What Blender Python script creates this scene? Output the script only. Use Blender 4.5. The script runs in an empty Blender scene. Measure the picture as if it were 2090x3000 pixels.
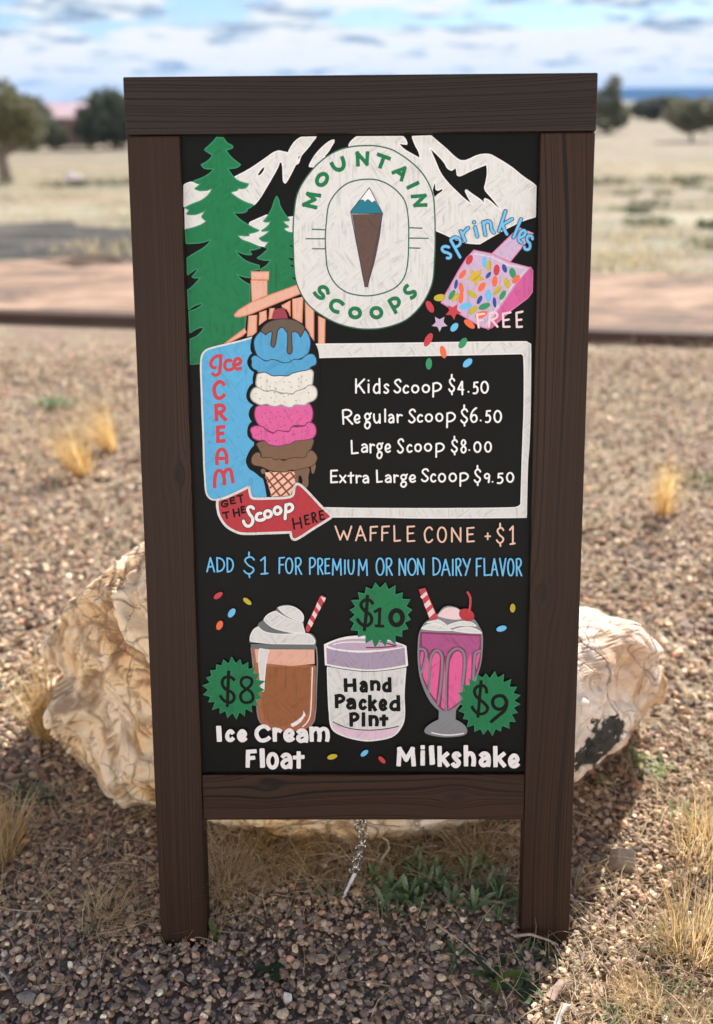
import bpy, bmesh, math, random
import numpy as np
from mathutils import Vector, Matrix, Quaternion, noise as mnoise
from mathutils.geometry import tessellate_polygon
rng = np.random.default_rng(7)
R = math.radians
scene = bpy.context.scene
COL = scene.collection

# ------------------------------------------------------------------ camera
cd = bpy.data.cameras.new('camera')
cam = bpy.data.objects.new('camera', cd); COL.objects.link(cam)
cam.matrix_world = Matrix(((0.9999329506, 0.0043012024, 0.0107514615, 0.00510665),
                           (0.0081875512, 0.3939677222, -0.9190878075, -0.88741001),
                           (-0.0081889115, 0.9191142114, 0.3939060903, 0.96292114), (0, 0, 0, 1)))
cd.sensor_fit = 'VERTICAL'; cd.sensor_height = 24.0; cd.lens = 24.0 * 2800 / 3000
cd.clip_start = 0.02; cd.clip_end = 20000
cd.dof.use_dof = True; cd.dof.focus_distance = 1.11; cd.dof.aperture_fstop = 2.0
scene.camera = cam

# ------------------------------------------------------------------ sky, sun, exposure
SUN_EL, SUN_AZ = R(38), R(28)
world = bpy.data.worlds.new('World'); scene.world = world; world.use_nodes = True
nt = world.node_tree; nt.nodes.clear()
def N(tree, kind, **kw):
    n = tree.nodes.new(kind)
    for k, v in kw.items():
        if k == 'op': n.operation = v
        elif k.startswith('i_'): n.inputs[k[2:].replace('_', ' ')].default_value = v
        else: setattr(n, k, v)
    return n
def math_n(tree, op, a, b=None, c=None, clamp=False):
    n = tree.nodes.new('ShaderNodeMath'); n.operation = op; n.use_clamp = clamp
    for i, v in enumerate((a, b, c)):
        if v is None: continue
        if isinstance(v, (int, float)): n.inputs[i].default_value = v
        else: tree.links.new(v, n.inputs[i])
    return n.outputs[0]
def ramp(tree, fac, stops, interp='LINEAR'):
    n = tree.nodes.new('ShaderNodeValToRGB'); n.color_ramp.interpolation = interp
    els = n.color_ramp.elements
    while len(els) < len(stops): els.new(0.5)
    for e, (p, c) in zip(els, stops):
        e.position = p; e.color = (c[0], c[1], c[2], 1) if not isinstance(c, (int, float)) else (c, c, c, 1)
    tree.links.new(fac, n.inputs[0]); return n.outputs[0]
def mixc(tree, fac, a, b, blend='MIX'):
    n = tree.nodes.new('ShaderNodeMix'); n.data_type = 'RGBA'; n.blend_type = blend
    for sock, v in ((n.inputs[0], fac), (n.inputs[6], a), (n.inputs[7], b)):
        if isinstance(v, (int, float)): sock.default_value = v
        elif isinstance(v, tuple): sock.default_value = (v[0], v[1], v[2], 1)
        else: tree.links.new(v, sock)
    return n.outputs[2]
def noise_n(tree, vec, scale, detail=4, rough=.55, dist=0.0, dim='3D'):
    n = tree.nodes.new('ShaderNodeTexNoise'); n.noise_dimensions = dim
    n.inputs['Scale'].default_value = scale; n.inputs['Detail'].default_value = detail
    n.inputs['Roughness'].default_value = rough; n.inputs['Distortion'].default_value = dist
    if vec is not None: tree.links.new(vec, n.inputs['Vector'])
    return n.outputs['Fac']

sky = N(nt, 'ShaderNodeTexSky', sky_type='NISHITA', sun_disc=False, sun_elevation=SUN_EL, sun_rotation=SUN_AZ)
sky.air_density = 1.0; sky.dust_density = 0.4; sky.ozone_density = 3.0
tc = N(nt, 'ShaderNodeTexCoord')
sep = N(nt, 'ShaderNodeSeparateXYZ'); nt.links.new(tc.outputs['Generated'], sep.inputs[0])
zc = math_n(nt, 'ADD', math_n(nt, 'MAXIMUM', sep.outputs[2], 0.0), 0.11)
comb = N(nt, 'ShaderNodeCombineXYZ')
nt.links.new(math_n(nt, 'DIVIDE', sep.outputs[0], zc), comb.inputs[0])
nt.links.new(math_n(nt, 'DIVIDE', sep.outputs[1], zc), comb.inputs[1])
comb.inputs[2].default_value = CLOUD_SEED = 3.7
big = noise_n(nt, comb.outputs[0], 1.7, 9, .62, .25)
lay = ramp(nt, math_n(nt, 'MULTIPLY', sep.outputs[2], 5.0), [(.0, .58), (.10, .53), (.22, .58), (.29, .50), (.345, .36), (.39, .40), (.43, .52), (.60, .46), (1.0, .46)])   # a dense cloud bank low over the horizon
up = ramp(nt, sep.outputs[2], [(.25, 0.0), (.75, .12)])                              # clouds thin out overhead
cov = math_n(nt, 'ADD', math_n(nt, 'SUBTRACT', big, up), math_n(nt, 'MULTIPLY', math_n(nt, 'SUBTRACT', lay, .46), .75))
mask = ramp(nt, cov, [(.405, 0.0), (.49, 1.0)], 'EASE')
shade = math_n(nt, 'ADD', noise_n(nt, comb.outputs[0], 2.6, 8, .62, .4), math_n(nt, 'MULTIPLY', math_n(nt, 'SUBTRACT', lay, .46), .55))
cloudc = ramp(nt, shade, [(.37, (.30, .40, .56)), (.45, (.62, .72, .80)), (.505, (1.02, 1.01, .985))])
back = ramp(nt, math_n(nt, 'ADD', math_n(nt, 'MULTIPLY', sep.outputs[1], -.5), .5), [(.15, .94), (.75, 3.65)])   # unseen clouds behind the camera, boosted to light the shaded board
cloudc = mixc(nt, ramp(nt, math_n(nt, 'ADD', math_n(nt, 'MULTIPLY', sep.outputs[1], -.5), .5), [(.15, 0.0), (.6, 1.0)]), cloudc, (1.0, .945, .87))
bg1 = N(nt, 'ShaderNodeBackground'); nt.links.new(mixc(nt, 1.0, sky.outputs[0], (.80, .92, 1.12), 'MULTIPLY'), bg1.inputs[0]); bg1.inputs[1].default_value = 0.055
bg2 = N(nt, 'ShaderNodeBackground'); nt.links.new(cloudc, bg2.inputs[0]); over = ramp(nt, sep.outputs[2], [(.12, 1.0), (.40, .37), (1.0, .22)])  # clouds overhead, out of view, dimmed to deepen the shade on the gravel
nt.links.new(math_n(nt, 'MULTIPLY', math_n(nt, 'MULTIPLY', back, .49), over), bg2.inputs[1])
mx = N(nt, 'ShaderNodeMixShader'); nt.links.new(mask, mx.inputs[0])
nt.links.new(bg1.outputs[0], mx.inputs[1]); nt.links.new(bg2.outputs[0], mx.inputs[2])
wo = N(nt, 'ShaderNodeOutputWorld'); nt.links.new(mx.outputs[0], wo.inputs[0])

sun = bpy.data.lights.new('sun', 'SUN'); sun.energy = 5.0; sun.angle = R(0.53); sun.color = (1, .95, .87)
so = bpy.data.objects.new('sun', sun); COL.objects.link(so)
sd = Vector((math.sin(SUN_AZ) * math.cos(SUN_EL), math.cos(SUN_AZ) * math.cos(SUN_EL), math.sin(SUN_EL)))
so.rotation_euler = sd.to_track_quat('Z', 'Y').to_euler(); so.location = sd * 20
vs = scene.view_settings; vs.view_transform = 'Standard'; vs.look = 'None'; vs.gamma = 1; vs.exposure = 1.13
scene.cycles.max_bounces = 6; scene.cycles.sample_clamp_indirect = 4

# ------------------------------------------------------------------ helpers
def tag(o, label=None, cat=None, group=None, kind=None):
    if label: o['label'] = label
    if cat: o['category'] = cat
    if group: o['group'] = group
    if kind: o['kind'] = kind
    return o
def empty(name, loc=(0, 0, 0)):
    o = bpy.data.objects.new(name, None); o.empty_display_size = .05; o.location = loc; COL.objects.link(o); return o
def link(name, me, mats, parent=None):
    o = bpy.data.objects.new(name, me); COL.objects.link(o)
    for m in (mats if isinstance(mats, (list, tuple)) else [mats]): me.materials.append(m)
    if parent: o.parent = parent
    return o
def mesh_np(name, V, F, mats, colors=None, smooth=False, mi=None, parent=None):
    """V (n,3), F (m,3) or (m,4) numpy -> object"""
    V = np.asarray(V, dtype=np.float32); F = np.asarray(F, dtype=np.int32); k = F.shape[1]
    me = bpy.data.meshes.new(name)
    me.vertices.add(len(V)); me.vertices.foreach_set('co', V.ravel())
    me.loops.add(F.size); me.loops.foreach_set('vertex_index', F.ravel())
    me.polygons.add(len(F)); me.polygons.foreach_set('loop_start', np.arange(0, F.size, k, dtype=np.int32))
    if mi is not None: me.polygons.foreach_set('material_index', np.asarray(mi, dtype=np.int32))
    me.update(calc_edges=True)
    me.polygons.foreach_set('use_smooth', np.full(len(F), smooth))
    if colors is not None:
        at = me.attributes.new('tint', 'FLOAT_COLOR', 'POINT')
        c4 = np.ones((len(V), 4), dtype=np.float32); c4[:, :3] = colors; at.data.foreach_set('color', c4.ravel())
    me.validate()
    return link(name, me, mats, parent)
def box_bm(bm, x0, x1, y0, y1, z0, z1, bevel=0.0015):
    g = bmesh.ops.create_cube(bm, size=1)
    for v in g['verts']:
        v.co = Vector((x0 + (v.co.x + .5) * (x1 - x0), y0 + (v.co.y + .5) * (y1 - y0), z0 + (v.co.z + .5) * (z1 - z0)))
    if bevel: bmesh.ops.bevel(bm, geom=list({e for v in g['verts'] for e in v.link_edges}), offset=bevel, segments=2, affect='EDGES', profile=.6)
def obj_bm(name, bm, mats, parent=None, smooth=False):
    me = bpy.data.meshes.new(name); bm.to_mesh(me); bm.free()
    if smooth:
        for p in me.polygons: p.use_smooth = True
    return link(name, me, mats, parent)
def terr(Y):
    t = np.clip((np.asarray(Y, dtype=float) - 4.5) / 35.5, 0, 1); return -1.05 * t

# ------------------------------------------------------------------ materials
def mat(name, rough=.7, spec=.4):
    m = bpy.data.materials.new(name); m.use_nodes = True
    t = m.node_tree; b = t.nodes['Principled BSDF']; b.inputs['Roughness'].default_value = rough
    b.inputs['Specular IOR Level'].default_value = spec
    return m, t, b
def bump(t, b, h, strength, dist):
    n = t.nodes.new('ShaderNodeBump'); n.inputs['Strength'].default_value = strength; n.inputs['Distance'].default_value = dist
    t.links.new(h, n.inputs['Height']); t.links.new(n.outputs[0], b.inputs['Normal'])
def coords(t, kind='Object', scale=(1, 1, 1), rot=(0, 0, 0), loc=(0, 0, 0)):
    c = t.nodes.new('ShaderNodeTexCoord'); m = t.nodes.new('ShaderNodeMapping')
    m.inputs['Scale'].default_value = scale; m.inputs['Rotation'].default_value = rot; m.inputs['Location'].default_value = loc
    t.links.new(c.outputs[kind], m.inputs['Vector']); return m.outputs[0]
def attr(t):
    a = t.nodes.new('ShaderNodeAttribute'); a.attribute_name = 'tint'; return a.outputs['Color']

def wood(name, axis, knots=(), seed=0.0, pitch=.0042, base=((.0035, .0011, .0006), (.0225, .0092, .0044), (.037, .0160, .0078))):
    """dark stained fir, grain along axis ('z' or 'x'); knots = (across, along) in object space"""
    m, t, b = mat(name, .55, .20)
    c = t.nodes.new('ShaderNodeTexCoord'); s = t.nodes.new('ShaderNodeSeparateXYZ'); t.links.new(c.outputs['Object'], s.inputs[0])
    ac, al = (s.outputs[0], s.outputs[2]) if axis == 'z' else (s.outputs[2], s.outputs[0])
    vec = coords(t, scale=(26, 26, 1.6) if axis == 'z' else (1.6, 26, 26), loc=(seed, seed * 1.7, seed * .6))
    wob = noise_n(t, vec, 1.0, 2, .5)
    vec0 = coords(t, scale=(5, 5, 1.3) if axis == 'z' else (1.3, 5, 5), loc=(seed * 2, seed, seed))
    wob2 = noise_n(t, vec0, 1.0, 1, .4)
    g = math_n(t, 'ADD', ac, math_n(t, 'ADD', math_n(t, 'MULTIPLY', wob, .010), math_n(t, 'MULTIPLY', wob2, .055)))
    kd = None
    for (ka, kl) in knots:
        da = math_n(t, 'SUBTRACT', ac, ka); dl = math_n(t, 'MULTIPLY', math_n(t, 'SUBTRACT', al, kl), .55)
        r2 = math_n(t, 'ADD', math_n(t, 'POWER', da, 2.0), math_n(t, 'POWER', dl, 2.0))
        push = math_n(t, 'DIVIDE', math_n(t, 'MULTIPLY', da, .00016), math_n(t, 'ADD', r2, .00012))
        g = math_n(t, 'SUBTRACT', g, math_n(t, 'MULTIPLY', push, .016 / .016))
        k = math_n(t, 'SUBTRACT', 1.0, math_n(t, 'MULTIPLY', math_n(t, 'SQRT', r2), 110.0), clamp=True)
        kd = k if kd is None else math_n(t, 'MAXIMUM', kd, k)
    gv = t.nodes.new('ShaderNodeTexNoise'); gv.noise_dimensions = '1D'; gv.inputs['Scale'].default_value = 70; gv.inputs['Detail'].default_value = 2; t.links.new(g, gv.inputs['W'])
    g = math_n(t, 'ADD', g, math_n(t, 'MULTIPLY', gv.outputs['Fac'], .018))
    ring = math_n(t, 'FRACT', math_n(t, 'DIVIDE', g, pitch))
    ringv = ramp(t, ring, [(0.0, .25), (.14, .70), (.6, .82), (.85, .68), (1.0, .25)])
    fine = noise_n(t, coords(t, scale=(700, 700, 14) if axis == 'z' else (14, 700, 700)), 1.0, 2, .6)
    h = math_n(t, 'ADD', math_n(t, 'MULTIPLY', ringv, .7), math_n(t, 'MULTIPLY', fine, .3))
    patch = noise_n(t, coords(t, scale=(14, 14, 1.8) if axis == 'z' else (1.8, 14, 14), loc=(seed, seed, 0)), 1.0, 3, .5)
    amp = ramp(t, patch, [(.40, .28), (.60, 1.0)])
    f = math_n(t, 'ADD', .55, math_n(t, 'MULTIPLY', math_n(t, 'SUBTRACT', h, .55), math_n(t, 'MULTIPLY', amp, 2.9)))
    colr = ramp(t, f, [(.1, base[0]), (.55, base[1]), (.95, base[2])])
    colr = mixc(t, math_n(t, 'MULTIPLY', patch, .3), colr, (.020, .0100, .0062))
    if kd is not None: colr = mixc(t, math_n(t, 'MULTIPLY', kd, .8, clamp=True), colr, (.008, .006, .005))
    t.links.new(colr, b.inputs['Base Color'])
    t.links.new(math_n(t, 'ADD', .42, math_n(t, 'MULTIPLY', fine, .25)), b.inputs['Roughness'])
    bump(t, b, h, .6, .0012)
    return m

def lin(c): return tuple((x / 255 / 12.92) if x / 255 <= .04045 else ((x / 255 + .055) / 1.055) ** 2.4 for x in c)
GAIN = .93
PAINTS = dict(white=(213, 211, 208), purewhite=(232, 226, 225), rim=(226, 221, 219), greenrim=(40, 130, 90), cream=(222, 217, 208), txt=(234, 232, 230), green=(0, 112, 66), emgreen=(38, 92, 68),
  conebrown=(92, 68, 58), teal=(12, 112, 130), navy=(28, 50, 84), peach=(220, 168, 146), peachline=(206, 126, 92), peachtxt=(226, 186, 164),
  blue=(84, 166, 210), blue2=(76, 156, 200), sky=(104, 182, 226), red=(192, 56, 66), red2=(176, 44, 54), red3=(186, 58, 66), cherry=(150, 52, 66),
  pink=(214, 92, 152), pink2=(220, 92, 148), magenta=(132, 36, 86), orchid=(168, 78, 132), lilac=(196, 170, 198), pinkline=(206, 112, 158),
  hotpink=(202, 88, 148), yellow=(190, 172, 44), gold=(206, 172, 48), royal=(36, 68, 148), sgreen=(44, 140, 92), orange=(226, 104, 62),
  choc=(116, 86, 64), choc2=(124, 92, 68), dkbrown=(60, 34, 28), drip=(94, 78, 66), plum=(46, 28, 40), grey=(150, 150, 148), glass=(126, 128, 132),
  dkgrey=(100, 104, 106), caramel=(146, 88, 48), caramel2=(166, 98, 64), waffle=(228, 188, 172), orange2=(200, 122, 86), palepink=(230, 200, 202),
  lilacpink=(218, 186, 204), mauve=(162, 146, 168), mauve2=(182, 160, 182))
STREAK = {'white': .28, 'purewhite': .16, 'cream': .18, 'green': .30, 'blue': .24, 'blue2': .24, 'pink': .24, 'caramel': .3, 'caramel2': .3, 'red2': .25, 'conebrown': .3, 'lilacpink': .25, 'pink2': .25, 'glass': .2, 'peach': .15, 'orchid': .3, 'lilac': .25, 'hotpink': .25, 'mauve': .28, 'choc': .15, 'choc2': .15, 'gold': .35, 'yellow': .3}
PM = {}
def paint(key):
    if key in PM: return PM[key]
    if key in ('black', 'ink'):
        m, t, b = mat('paint_' + key, .42, .09); b.inputs['Base Color'].default_value = (.0048, .0048, .0046, 1)
        PM[key] = m; return m
    m, t, b = mat('paint_' + key, .55, .3)
    base = tuple(min(.82, x * GAIN) for x in lin(PAINTS[key])); k = STREAK.get(key, .1)
    big = noise_n(t, coords(t, scale=(22, 1, 22)), 1.0, 1, .4)
    rot = t.nodes.new('ShaderNodeCombineXYZ'); t.links.new(math_n(t, 'ADD', math_n(t, 'MULTIPLY', math_n(t, 'GREATER_THAN', big, .48), .9), math_n(t, 'MULTIPLY', math_n(t, 'GREATER_THAN', big, .56), -1.5)), rot.inputs[1])
    c = t.nodes.new('ShaderNodeTexCoord'); mp = t.nodes.new('ShaderNodeMapping'); mp.vector_type = 'TEXTURE'
    t.links.new(c.outputs['Object'], mp.inputs['Vector']); t.links.new(rot.outputs[0], mp.inputs['Rotation'])
    m2 = t.nodes.new('ShaderNodeMapping'); m2.inputs['Scale'].default_value = (330, 1, 34); t.links.new(mp.outputs[0], m2.inputs['Vector'])
    st = noise_n(t, m2.outputs[0], 1.0, 3, .6, .6)
    blot = noise_n(t, coords(t, scale=(120, 1, 120)), 1.0, 4, .6)
    f = ramp(t, math_n(t, 'ADD', math_n(t, 'MULTIPLY', st, .72), math_n(t, 'MULTIPLY', blot, .28)), [(.36, 1 - k), (.47, 1 - .22 * k), (.62, 1.0)])
    t.links.new(mixc(t, 1.0, base, f, 'MULTIPLY'), b.inputs['Base Color'])
    bump(t, b, st, .35, .0004)
    PM[key] = m; return m

def tint_mat(name, rough=.85, translucent=0.0, var=.25, scale=300):
    m, t, b = mat(name, rough, .25)
    n = noise_n(t, coords(t), scale, 3, .6)
    cc = mixc(t, 1.0, attr(t), ramp(t, n, [(.3, 1 - var), (.7, 1 + var * .4)]), 'MULTIPLY')
    t.links.new(cc, b.inputs['Base Color'])
    if translucent:
        tr = t.nodes.new('ShaderNodeBsdfTranslucent'); t.links.new(cc, tr.inputs[0])
        mxs = t.nodes.new('ShaderNodeMixShader'); mxs.inputs[0].default_value = translucent
        out = t.nodes['Material Output']
        t.links.new(b.outputs[0], mxs.inputs[1]); t.links.new(tr.outputs[0], mxs.inputs[2]); t.links.new(mxs.outputs[0], out.inputs[0])
    return m
M_STONE = tint_mat('pebble_stone', .8, 0, .3, 260)
M_STRAW = tint_mat('dry_straw', .6, .58, .15, 120)
M_LEAF = tint_mat('green_leaf', .55, .3, .2, 160)
M_CROWN = tint_mat('tree_foliage', .7, .35, .2, 6)

# ------------------------------------------------------------------ the ground
def ground_material():
    m, t, b = mat('ground_soil', .95, .15)
    g = t.nodes.new('ShaderNodeNewGeometry'); s = t.nodes.new('ShaderNodeSeparateXYZ'); t.links.new(g.outputs['Position'], s.inputs[0])
    c = t.nodes.new('ShaderNodeTexCoord')
    sx = math_n(t, 'SUBTRACT', math_n(t, 'ADD', s.outputs[1], math_n(t, 'MULTIPLY', s.outputs[0], .178)), 3.387)   # metres beyond the timber edging
    m1 = t.nodes.new('ShaderNodeMapping'); m1.inputs['Scale'].default_value = (.35, 1.1, 1); t.links.new(c.outputs['Object'], m1.inputs['Vector'])
    wob = noise_n(t, m1.outputs[0], .9, 5, .6)
    sw = math_n(t, 'ADD', sx, math_n(t, 'MULTIPLY', math_n(t, 'SUBTRACT', wob, .5), math_n(t, 'ADD', .6, math_n(t, 'MULTIPLY', math_n(t, 'MAXIMUM', sx, 0), .35))))
    near = noise_n(t, c.outputs['Object'], 160, 5, .7); nearb = noise_n(t, c.outputs['Object'], 3.0, 4, .6)
    gravel = mixc(t, ramp(t, nearb, [(.42, 0.0), (.62, 1.0)]), ramp(t, near, [(.3, (.10, .065, .048)), (.5, (.24, .165, .125)), (.7, (.42, .33, .26))]), ramp(t, near, [(.3, (.16, .13, .08)), (.5, (.33, .28, .18)), (.7, (.46, .42, .30))]))
    vor = t.nodes.new('ShaderNodeTexVoronoi'); vor.inputs['Scale'].default_value = 75; t.links.new(c.outputs['Object'], vor.inputs['Vector'])
    bw = t.nodes.new('ShaderNodeRGBToBW'); t.links.new(vor.outputs['Color'], bw.inputs[0])
    gravel = mixc(t, .4, gravel, ramp(t, bw.outputs[0], [(.2, (.14, .09, .07)), (.5, (.30, .21, .16)), (.8, (.46, .37, .29))]))
    f = math_n(t, 'DIVIDE', sw, 30.0, clamp=True)
    field = ramp(t, f, [(0.0, (.28, .24, .18)), (.05, (.25, .25, .18)), (.13, (.27, .26, .185)), (.20, (.36, .33, .24)), (.30, (.33, .27, .20)), (.40, (.27, .25, .18)), (.46, (.32, .265, .18)), (.8, (.30, .245, .17)), (1.0, (.25, .21, .15))])
    m2 = t.nodes.new('ShaderNodeMapping'); m2.inputs['Scale'].default_value = (.5, 2.2, 1); t.links.new(c.outputs['Object'], m2.inputs['Vector'])
    m3 = t.nodes.new('ShaderNodeMapping'); m3.inputs['Scale'].default_value = (.9, 2.6, 1); m3.inputs['Location'].default_value = (4, 9, 0); t.links.new(c.outputs['Object'], m3.inputs['Vector'])
    gp = noise_n(t, m3.outputs[0], .8, 5, .65)
    field = mixc(t, ramp(t, gp, [(.50, 0.0), (.64, .75)]), field, (.19, .215, .135))
    pk = noise_n(t, m2.outputs[0], .23, 5, .65)
    field = mixc(t, ramp(t, pk, [(.46, 0.0), (.62, .7)]), field, (.36, .25, .19))
    lt = noise_n(t, m3.outputs[0], 1.7, 6, .7)
    field = mixc(t, ramp(t, lt, [(.48, 0.0), (.68, .8)]), field, (.36, .32, .24))
    pat = noise_n(t, m2.outputs[0], .55, 7, .70, .4)
    field = mixc(t, ramp(t, pat, [(.36, .85), (.54, 0.0)]), field, (.115, .11, .085))
    colr = mixc(t, math_n(t, 'MULTIPLY', math_n(t, 'ADD', sx, .1), 8.0, clamp=True), gravel, field)
    t.links.new(colr, b.inputs['Base Color'])
    bump(t, b, math_n(t, 'ADD', near, math_n(t, 'MULTIPLY', vor.outputs['Distance'], .6)), .9, .006)
    return m
M_GROUND = ground_material()
def smooth_noise(x, y, sc, seed=0):
    return np.array([mnoise.noise(Vector((a * sc, b * sc, seed))) for a, b in zip(x, y)])
def make_ground():
    ys = np.concatenate([np.arange(-3, 3.0, .06), np.arange(3.0, 12, .25), np.geomspace(12, 9000, 60)])
    xs = np.concatenate([-np.geomspace(7000, 2.0, 50), np.arange(-1.95, 1.96, .06), np.geomspace(2.0, 7000, 50)])
    X, Y = np.meshgrid(xs, ys); Z = terr(Y)
    nearm = (np.abs(X) < 2) & (Y < 3.0)
    Z[nearm] += -.009 + .003 * smooth_noise(X[nearm], Y[nearm], 3.0)
    nx, ny = len(xs), len(ys); idx = np.arange(nx * ny).reshape(ny, nx)
    F = np.stack([idx[:-1, :-1], idx[:-1, 1:], idx[1:, 1:], idx[1:, :-1]], -1).reshape(-1, 4)
    o = mesh_np('ground', np.stack([X, Y, Z], -1).reshape(-1, 3), F, M_GROUND, smooth=True)
    tag(o, kind='structure')
make_ground()
def strip(name, s0, s1, x0, x1, colr, seed, lift=.004, nx=90, ny=14):
    """a ragged sheet of ground running along the timber edging, s metres beyond it"""
    m, t, b = mat(name + '_ground', .95, .1); c = t.nodes.new('ShaderNodeTexCoord')
    mp = t.nodes.new('ShaderNodeMapping'); mp.inputs['Scale'].default_value = (1.1, 2.3, 1); t.links.new(c.outputs['Object'], mp.inputs['Vector'])
    t.links.new(ramp(t, noise_n(t, mp.outputs[0], 1.2, 8, .74, .5), [(.38, colr[0]), (.5, colr[1]), (.60, colr[2])]), b.inputs['Base Color'])
    bump(t, b, noise_n(t, c.outputs['Object'], 60, 4, .7), .6, .01)
    V = []
    for j in range(ny + 1):
        for i in range(nx + 1):
            x = x0 + (x1 - x0) * i / nx; v = j / ny
            e0 = s0 + .5 * mnoise.fractal(Vector((x * .9, seed, 0)), .8, 2, 4) * (s0 > .3)
            e1 = s1 + 1.0 * mnoise.fractal(Vector((x * .7, seed + 5, 0)), .8, 2, 4)
            s = e0 + (max(e1, e0 + .05) - e0) * v; y = s + 3.387 - .178 * x
            V.append((x, y, float(terr(y)) + lift))
    idx = np.arange((nx + 1) * (ny + 1)).reshape(ny + 1, nx + 1)
    F = np.stack([idx[:-1, :-1], idx[:-1, 1:], idx[1:, 1:], idx[1:, :-1]], -1).reshape(-1, 4)
    tag(mesh_np(name, V, F, m), kind='structure')
strip('dirt_path', .06, 2.0, -9, 9, ((.13, .105, .09), (.30, .20, .145), (.43, .30, .22)), 1)
strip('grey_strip', 2.1, 5.0, -14, -.4, ((.040, .039, .038), (.062, .060, .057), (.12, .108, .096)), 9)  # darker grey sheet of ground beyond the path, on one side only

# ------------------------------------------------------------------ pebbles and straw litter
def ico(sub):
    bm = bmesh.new(); bmesh.ops.create_icosphere(bm, subdivisions=sub, radius=1.0)
    bm.verts.ensure_lookup_table(); V = np.array([v.co[:] for v in bm.verts]); F = np.array([[v.index for v in f.verts] for f in bm.faces]); bm.free(); return V, F
PAL = np.array([(.34, .225, .155), (.27, .19, .14), (.43, .315, .215), (.20, .15, .12), (.30, .215, .17), (.52, .40, .28), (.16, .13, .11), (.46, .265, .175), (.36, .29, .225), (.66, .57, .46)])
PW = np.array([.17, .15, .13, .12, .14, .08, .08, .06, .05, .02])
def stones(P, r, sub, flat=.65, facets=7):
    V0, F0 = ico(sub); n = len(P)
    q = rng.normal(size=(n, 4)); q /= np.linalg.norm(q, axis=1)[:, None]
    w, x, y, z = q.T
    Rm = np.stack([1 - 2 * (y * y + z * z), 2 * (x * y - z * w), 2 * (x * z + y * w), 2 * (x * y + z * w), 1 - 2 * (x * x + z * z), 2 * (y * z - x * w), 2 * (x * z - y * w), 2 * (y * z + x * w), 1 - 2 * (x * x + y * y)], -1).reshape(n, 3, 3)
    V = np.repeat(V0[None], n, 0)
    for _ in range(facets):
        d = rng.normal(size=(n, 3)); d /= np.linalg.norm(d, axis=1)[:, None]; h = rng.uniform(.28, .80, size=(n, 1))
        k = np.einsum('nvk,nk->nv', V, d) - h; k = np.maximum(k, 0) * .92
        V = V - k[..., None] * d[:, None]
    V *= rng.uniform(.62, 1.38, size=(n, 1, 3))
    V = np.einsum('nvk,nmk->nvm', V, Rm); V[..., 2] *= flat
    V = V * r[:, None, None] + P[:, None]
    F = F0[None] + (np.arange(n) * len(V0))[:, None, None]
    C = 1.13 * PAL[rng.choice(len(PAL), n, p=PW / PW.sum())] * rng.uniform(.66, 1.75, size=(n, 1)) * rng.uniform(.96, 1.04, size=(n, 3)) * np.array((1.02, 1.03, 1.0))
    return V.reshape(-1, 3), F.reshape(-1, 3), np.repeat(C, len(V0), 0)
def scatter(y0, y1, spacing, xa, xb, rmin, rmax, layers=1.0):
    out = []
    for y in np.arange(y0, y1, spacing):
        half = xa + xb * (y + .887); n = int(2 * half / spacing * layers)
        out.append(np.stack([rng.uniform(-half, half, n), y + rng.uniform(-.6, .6, n) * spacing], -1))
    P = np.concatenate(out); r = rmin + (rmax - rmin) * rng.power(.55, len(P)) ** 1.5 if False else rmin + (rmax - rmin) * rng.beta(1.3, 3.2, len(P))
    return P, r
def build_gravel():
    Vs, Fs, Cs, off = [], [], [], 0
    for (y0, y1, sp, xa, xb, r0, r1, sub, lay) in ((-.40, .30, .0061, .30, .33, .0022, .0082, 2, 1.3), (.30, .45, .0085, .30, .33, .003, .0095, 2, 1.25), (.45, 1.3, .0125, .34, .36, .005, .0115, 2, 1.0), (1.3, 3.25, .022, .4, .38, .007, .014, 1, 1.0)):
        P, r = scatter(y0, y1, sp, xa, xb, r0, r1, lay)
        P3 = np.concatenate([P, (r * .30 + rng.uniform(-.009, .001, len(P)) - .001)[:, None]], 1)
        V, F, C = stones(P3, r, sub)
        Vs.append(V); Fs.append(F + off); Cs.append(C); off += len(V)
    tag(mesh_np('gravel', np.concatenate(Vs), np.concatenate(Fs), M_STONE, np.concatenate(Cs)), 'brown and mauve pea gravel spread over the ground', 'gravel', kind='stuff')
build_gravel()

def blades(P, L, W, direc, elev, droop, col, segs=5, curl=None):
    """ribbons: P (n,3) roots, direc heading angle, elev start elevation, droop total bend (radians)"""
    n = len(P); step = L / segs
    pts = [P.copy()]; a = elev.copy(); h = direc.copy()
    for k in range(segs):
        d = np.stack([np.cos(h) * np.cos(a), np.sin(h) * np.cos(a), np.sin(a)], -1)
        pts.append(pts[-1] + d * step[:, None]); a = a - droop / segs
        if curl is not None: h = h + curl / segs
    pts = np.stack(pts, 1)                                          # n, segs+1, 3
    ta = rng.uniform(0, 2 * np.pi, n)
    side = np.stack([-np.sin(direc + .5 * np.sin(ta)), np.cos(direc + .5 * np.sin(ta)), .5 * np.cos(ta)], -1)
    prof = np.array([1.0, 1.0, .9, .75, .5, .12][:segs + 1]) if segs == 5 else np.linspace(1, .15, segs + 1)
    off = side[:, None] * (W[:, None] * prof[None])[..., None] * .5
    V = np.stack([pts - off, pts + off], 2).reshape(-1, 3)
    base = np.arange(n)[:, None] * (2 * (segs + 1)); k = np.arange(segs)[None] * 2
    F = np.stack([base + k, base + k + 1, base + k + 3, base + k + 2], -1).reshape(-1, 4)
    return V, F, np.repeat(col, 2 * (segs + 1), 0)
STRAW = 1.1 * np.array([(.66, .51, .31), (.72, .58, .38), (.56, .44, .29), (.48, .39, .28), (.78, .66, .47)])
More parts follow.
